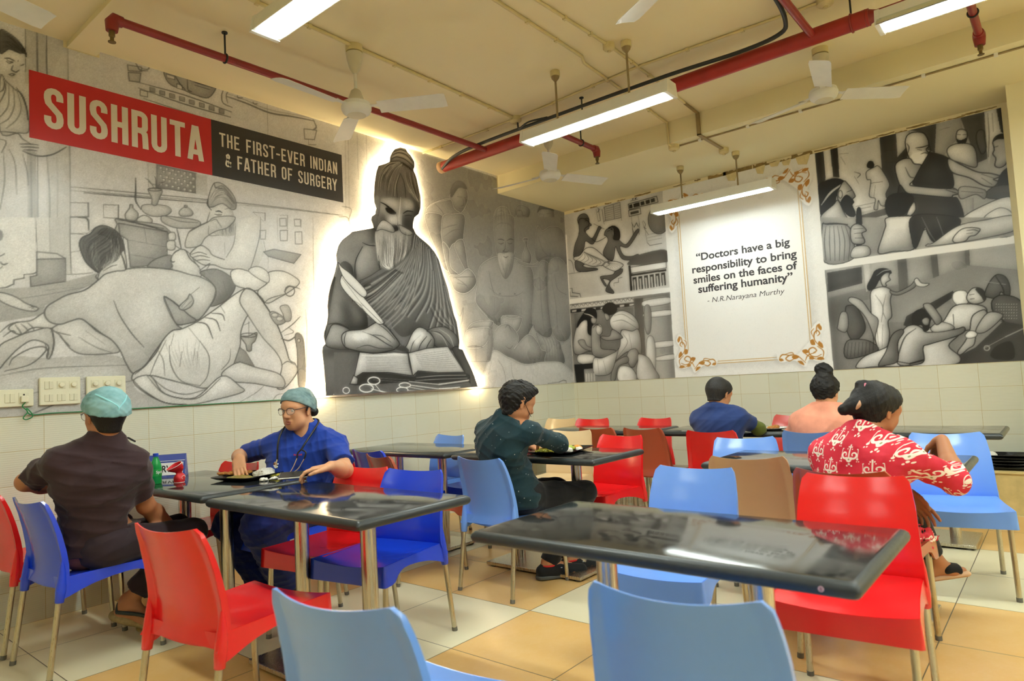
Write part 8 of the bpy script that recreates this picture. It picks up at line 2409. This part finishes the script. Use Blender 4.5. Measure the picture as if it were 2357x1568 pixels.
food('gravy', 'green brown gravy under the fingers on the black square plate', [(-4.84, -.93, PZ_ + .002), (-4.82, -1.0, PZ_ + .002), (-4.80, -.94, PZ_ + .002)], .05, M_CURRY.m, 'curry', PZ_, sq=.2)
food('fried_cutlet', 'long brown fried cutlet on the far rim of the black square plate', [(-4.80, -.865, PZ_ + .02), (-4.86, -.83, PZ_ + .026), (-4.715, -.885, PZ_ + .022)], .016, M_FRY.m, 'cutlet', None, None)
rs2 = random.Random(3)
for lab, x, y in (('white food scrap spilled on the table beside the square plate, largest', -4.80, -1.20), ('white food scrap spilled on the table, nearer the phone', -4.765, -1.235)):
    food('food_scrap', lab, [(x + rs2.uniform(-.014, .014), y + rs2.uniform(-.014, .014), .752 + rs2.uniform(0, .012)) for _ in range(6)], .008, M_FOIL, 'scrap', .7502, None, .003)
# phone in the left hand of the person in scrubs
t = thing('phone', 'black phone with a pale rim held over the table edge by the person in scrubs', 'phone', (0, 0, 0))
pc = V3(-4.795, -1.485, .796); xd = unit(V3(.72, -.69, .02)); yd = unit(V3(.60, .62, .32)); yd = unit(yd - xd * (yd @ xd))
Mp = frame_m(pc, xd, yd); t.matrix_world = Mp
b = MB(); b.box((-.076, -.036, -.0045), (.076, .036, .0040), bev=.004); obj('phone_body', b, mat_steel('pale_phone_rim', (214, 214, 210), .3), t)
b = MB(); b.box((-.072, -.0335, .0038), (.072, .0335, .0046), bev=.0005); M_SCR = plain('dark_screen', (20, 20, 22), .06, spec=.8); obj('screen', b, M_SCR, t)
# food tray of the person in the teal shirt
t = square_plate('food_tray', 'black compartment tray full of food before the person in the teal shirt', -3.185, -2.06, .7503, .21, .155, .20, M_PLATE, .018, 'tray')
for lab, pts, r, m in (('yellow vegetable heap at the near end of the black tray', [(-3.33, -2.02, .768), (-3.29, -2.06, .77), (-3.30, -1.97, .765)], .030, M_YEL.m), ('white rice heap along the near side of the black tray', [(-3.27, -2.10, .768), (-3.22, -2.14, .766)], .028, M_RICE.m),
                   ('green salad leaves in the middle of the black tray', [(-3.20, -2.08, .77), (-3.14, -2.10, .77), (-3.19, -2.03, .766)], .028, plain('salad_green', (168, 180, 70), .5, var=.2, scale=60)), ('orange curry at the far end of the black tray', [(-3.09, -2.14, .766), (-3.07, -2.10, .766)], .026, M_ORF), ('white curd beside the orange curry on the black tray', [(-3.13, -2.16, .765), (-3.14, -2.17, .765)], .022, M_FOIL)):
    food('tray_food', lab, pts, r, m, 'food', .7545)
t = thing('paper_cup', 'red paper cup with white cursive lettering beside the loaded tray', 'cup', (-3.285, -1.86, .7505))
b = MB(); b.lathe([(.0, .001), (.026, .0), (.036, .098), (.0375, .1), (.034, .1), (.025, .004), (0, .004)], 28); obj('cup_wall', b, M_CUP, t, smooth=40)
wrap_text('cup_lettering', 'Coca-Cola', .078, .024, .0322, .052, M_CUPW, t, -2.35, True, .10, .015, .3)
# plate at the far table
t = thing('dinner_plate', 'white plate of fried food at the elbow of the person in the navy T-shirt', 'plate', (-1.52, -2.87, .7503))
b = MB(); b.lathe([(0, 0), (.06, 0), (.105, .016), (.107, .018), (.104, .0185), (.06, .004), (0, .004)], 36); obj('plate_body', b, plain('white_melamine', (226, 226, 220), .25), t, smooth=40)
food('fried_snack', 'golden fried snack on the white plate at the far table', [(-1.55, -2.86, .765), (-1.50, -2.89, .77), (-1.53, -2.90, .775)], .024, M_FRY.m, 'snack', .7545, None)
food('vegetable_curry', 'yellow vegetable on the white plate at the far table', [(-1.49, -2.84, .765), (-1.47, -2.87, .765)], .022, M_YEL.m, 'vegetables', .7545)
# low tiled ledge with a stack of used trays
b = MB(); b.box((-.36, -4.459, 0), (-.001, -3.9, .318)); b.box((-.375, -4.459, .318), (-.001, -3.9, .334))
lg = tag(obj('trim_5', b, plain('ledge_beige', (206, 186, 128), .6, var=.12, scale=12)), kind='structure')
for k, (dx, dy, rz, zz, w) in enumerate([(-.20, -4.24, .03, .3345, .17), (-.195, -4.235, -.02, .358, .17), (-.19, -4.225, .02, .3815, .175), (-.20, -4.255, -.03, .405, .185), (-.195, -4.25, .03, .4285, .185)]):
    tt = square_plate('serving_tray', ('black tray at the bottom of the stack on the low ledge', 'black tray second from the bottom of the ledge stack', 'black tray in the middle of the ledge stack', 'black tray second from the top of the ledge stack', 'black tray on top of the ledge stack, white bowl on it')[k], dx, dy, zz, .13, w, rz, M_PLATE, .02, 'tray')
    tt['group'] = 'used trays on the low ledge'
t = thing('bowl', 'small white bowl turned over on the top tray of the ledge stack', 'bowl', (-.20, -4.13, .4325))
b = MB(); b.lathe([(.040, 0), (.038, .012), (.026, .028), (.012, .034), (0, .0345)], 24); b.lathe([(.037, 0.0), (.035, .011), (0, .031)], 24); obj('bowl_body', b, M_FOIL, t, smooth=50)
# pale mark stuck on the edge of the front table
t = thing('edge_sticker', 'tiny pale pink sticker with a figure on the front edge of the empty table', 'sticker', (-5.1955, -4.20, .73))
b = MB(); b.lathe([(0, 0), (.0065, 0), (.0065, .001), (0, .001)], 20, M=Matrix.Rotation(-PI / 2, 4, 'Y')); obj('paper', b, plain('pale_pink', (214, 178, 184), .6), t)
text_obj('figure', text_mesh('8', .0055, .009), plain('dark_red_ink', (122, 40, 56), .6), t, frame_m((-.0013, .0027, -.0045), (0, -1, 0), (0, 0, 1)))
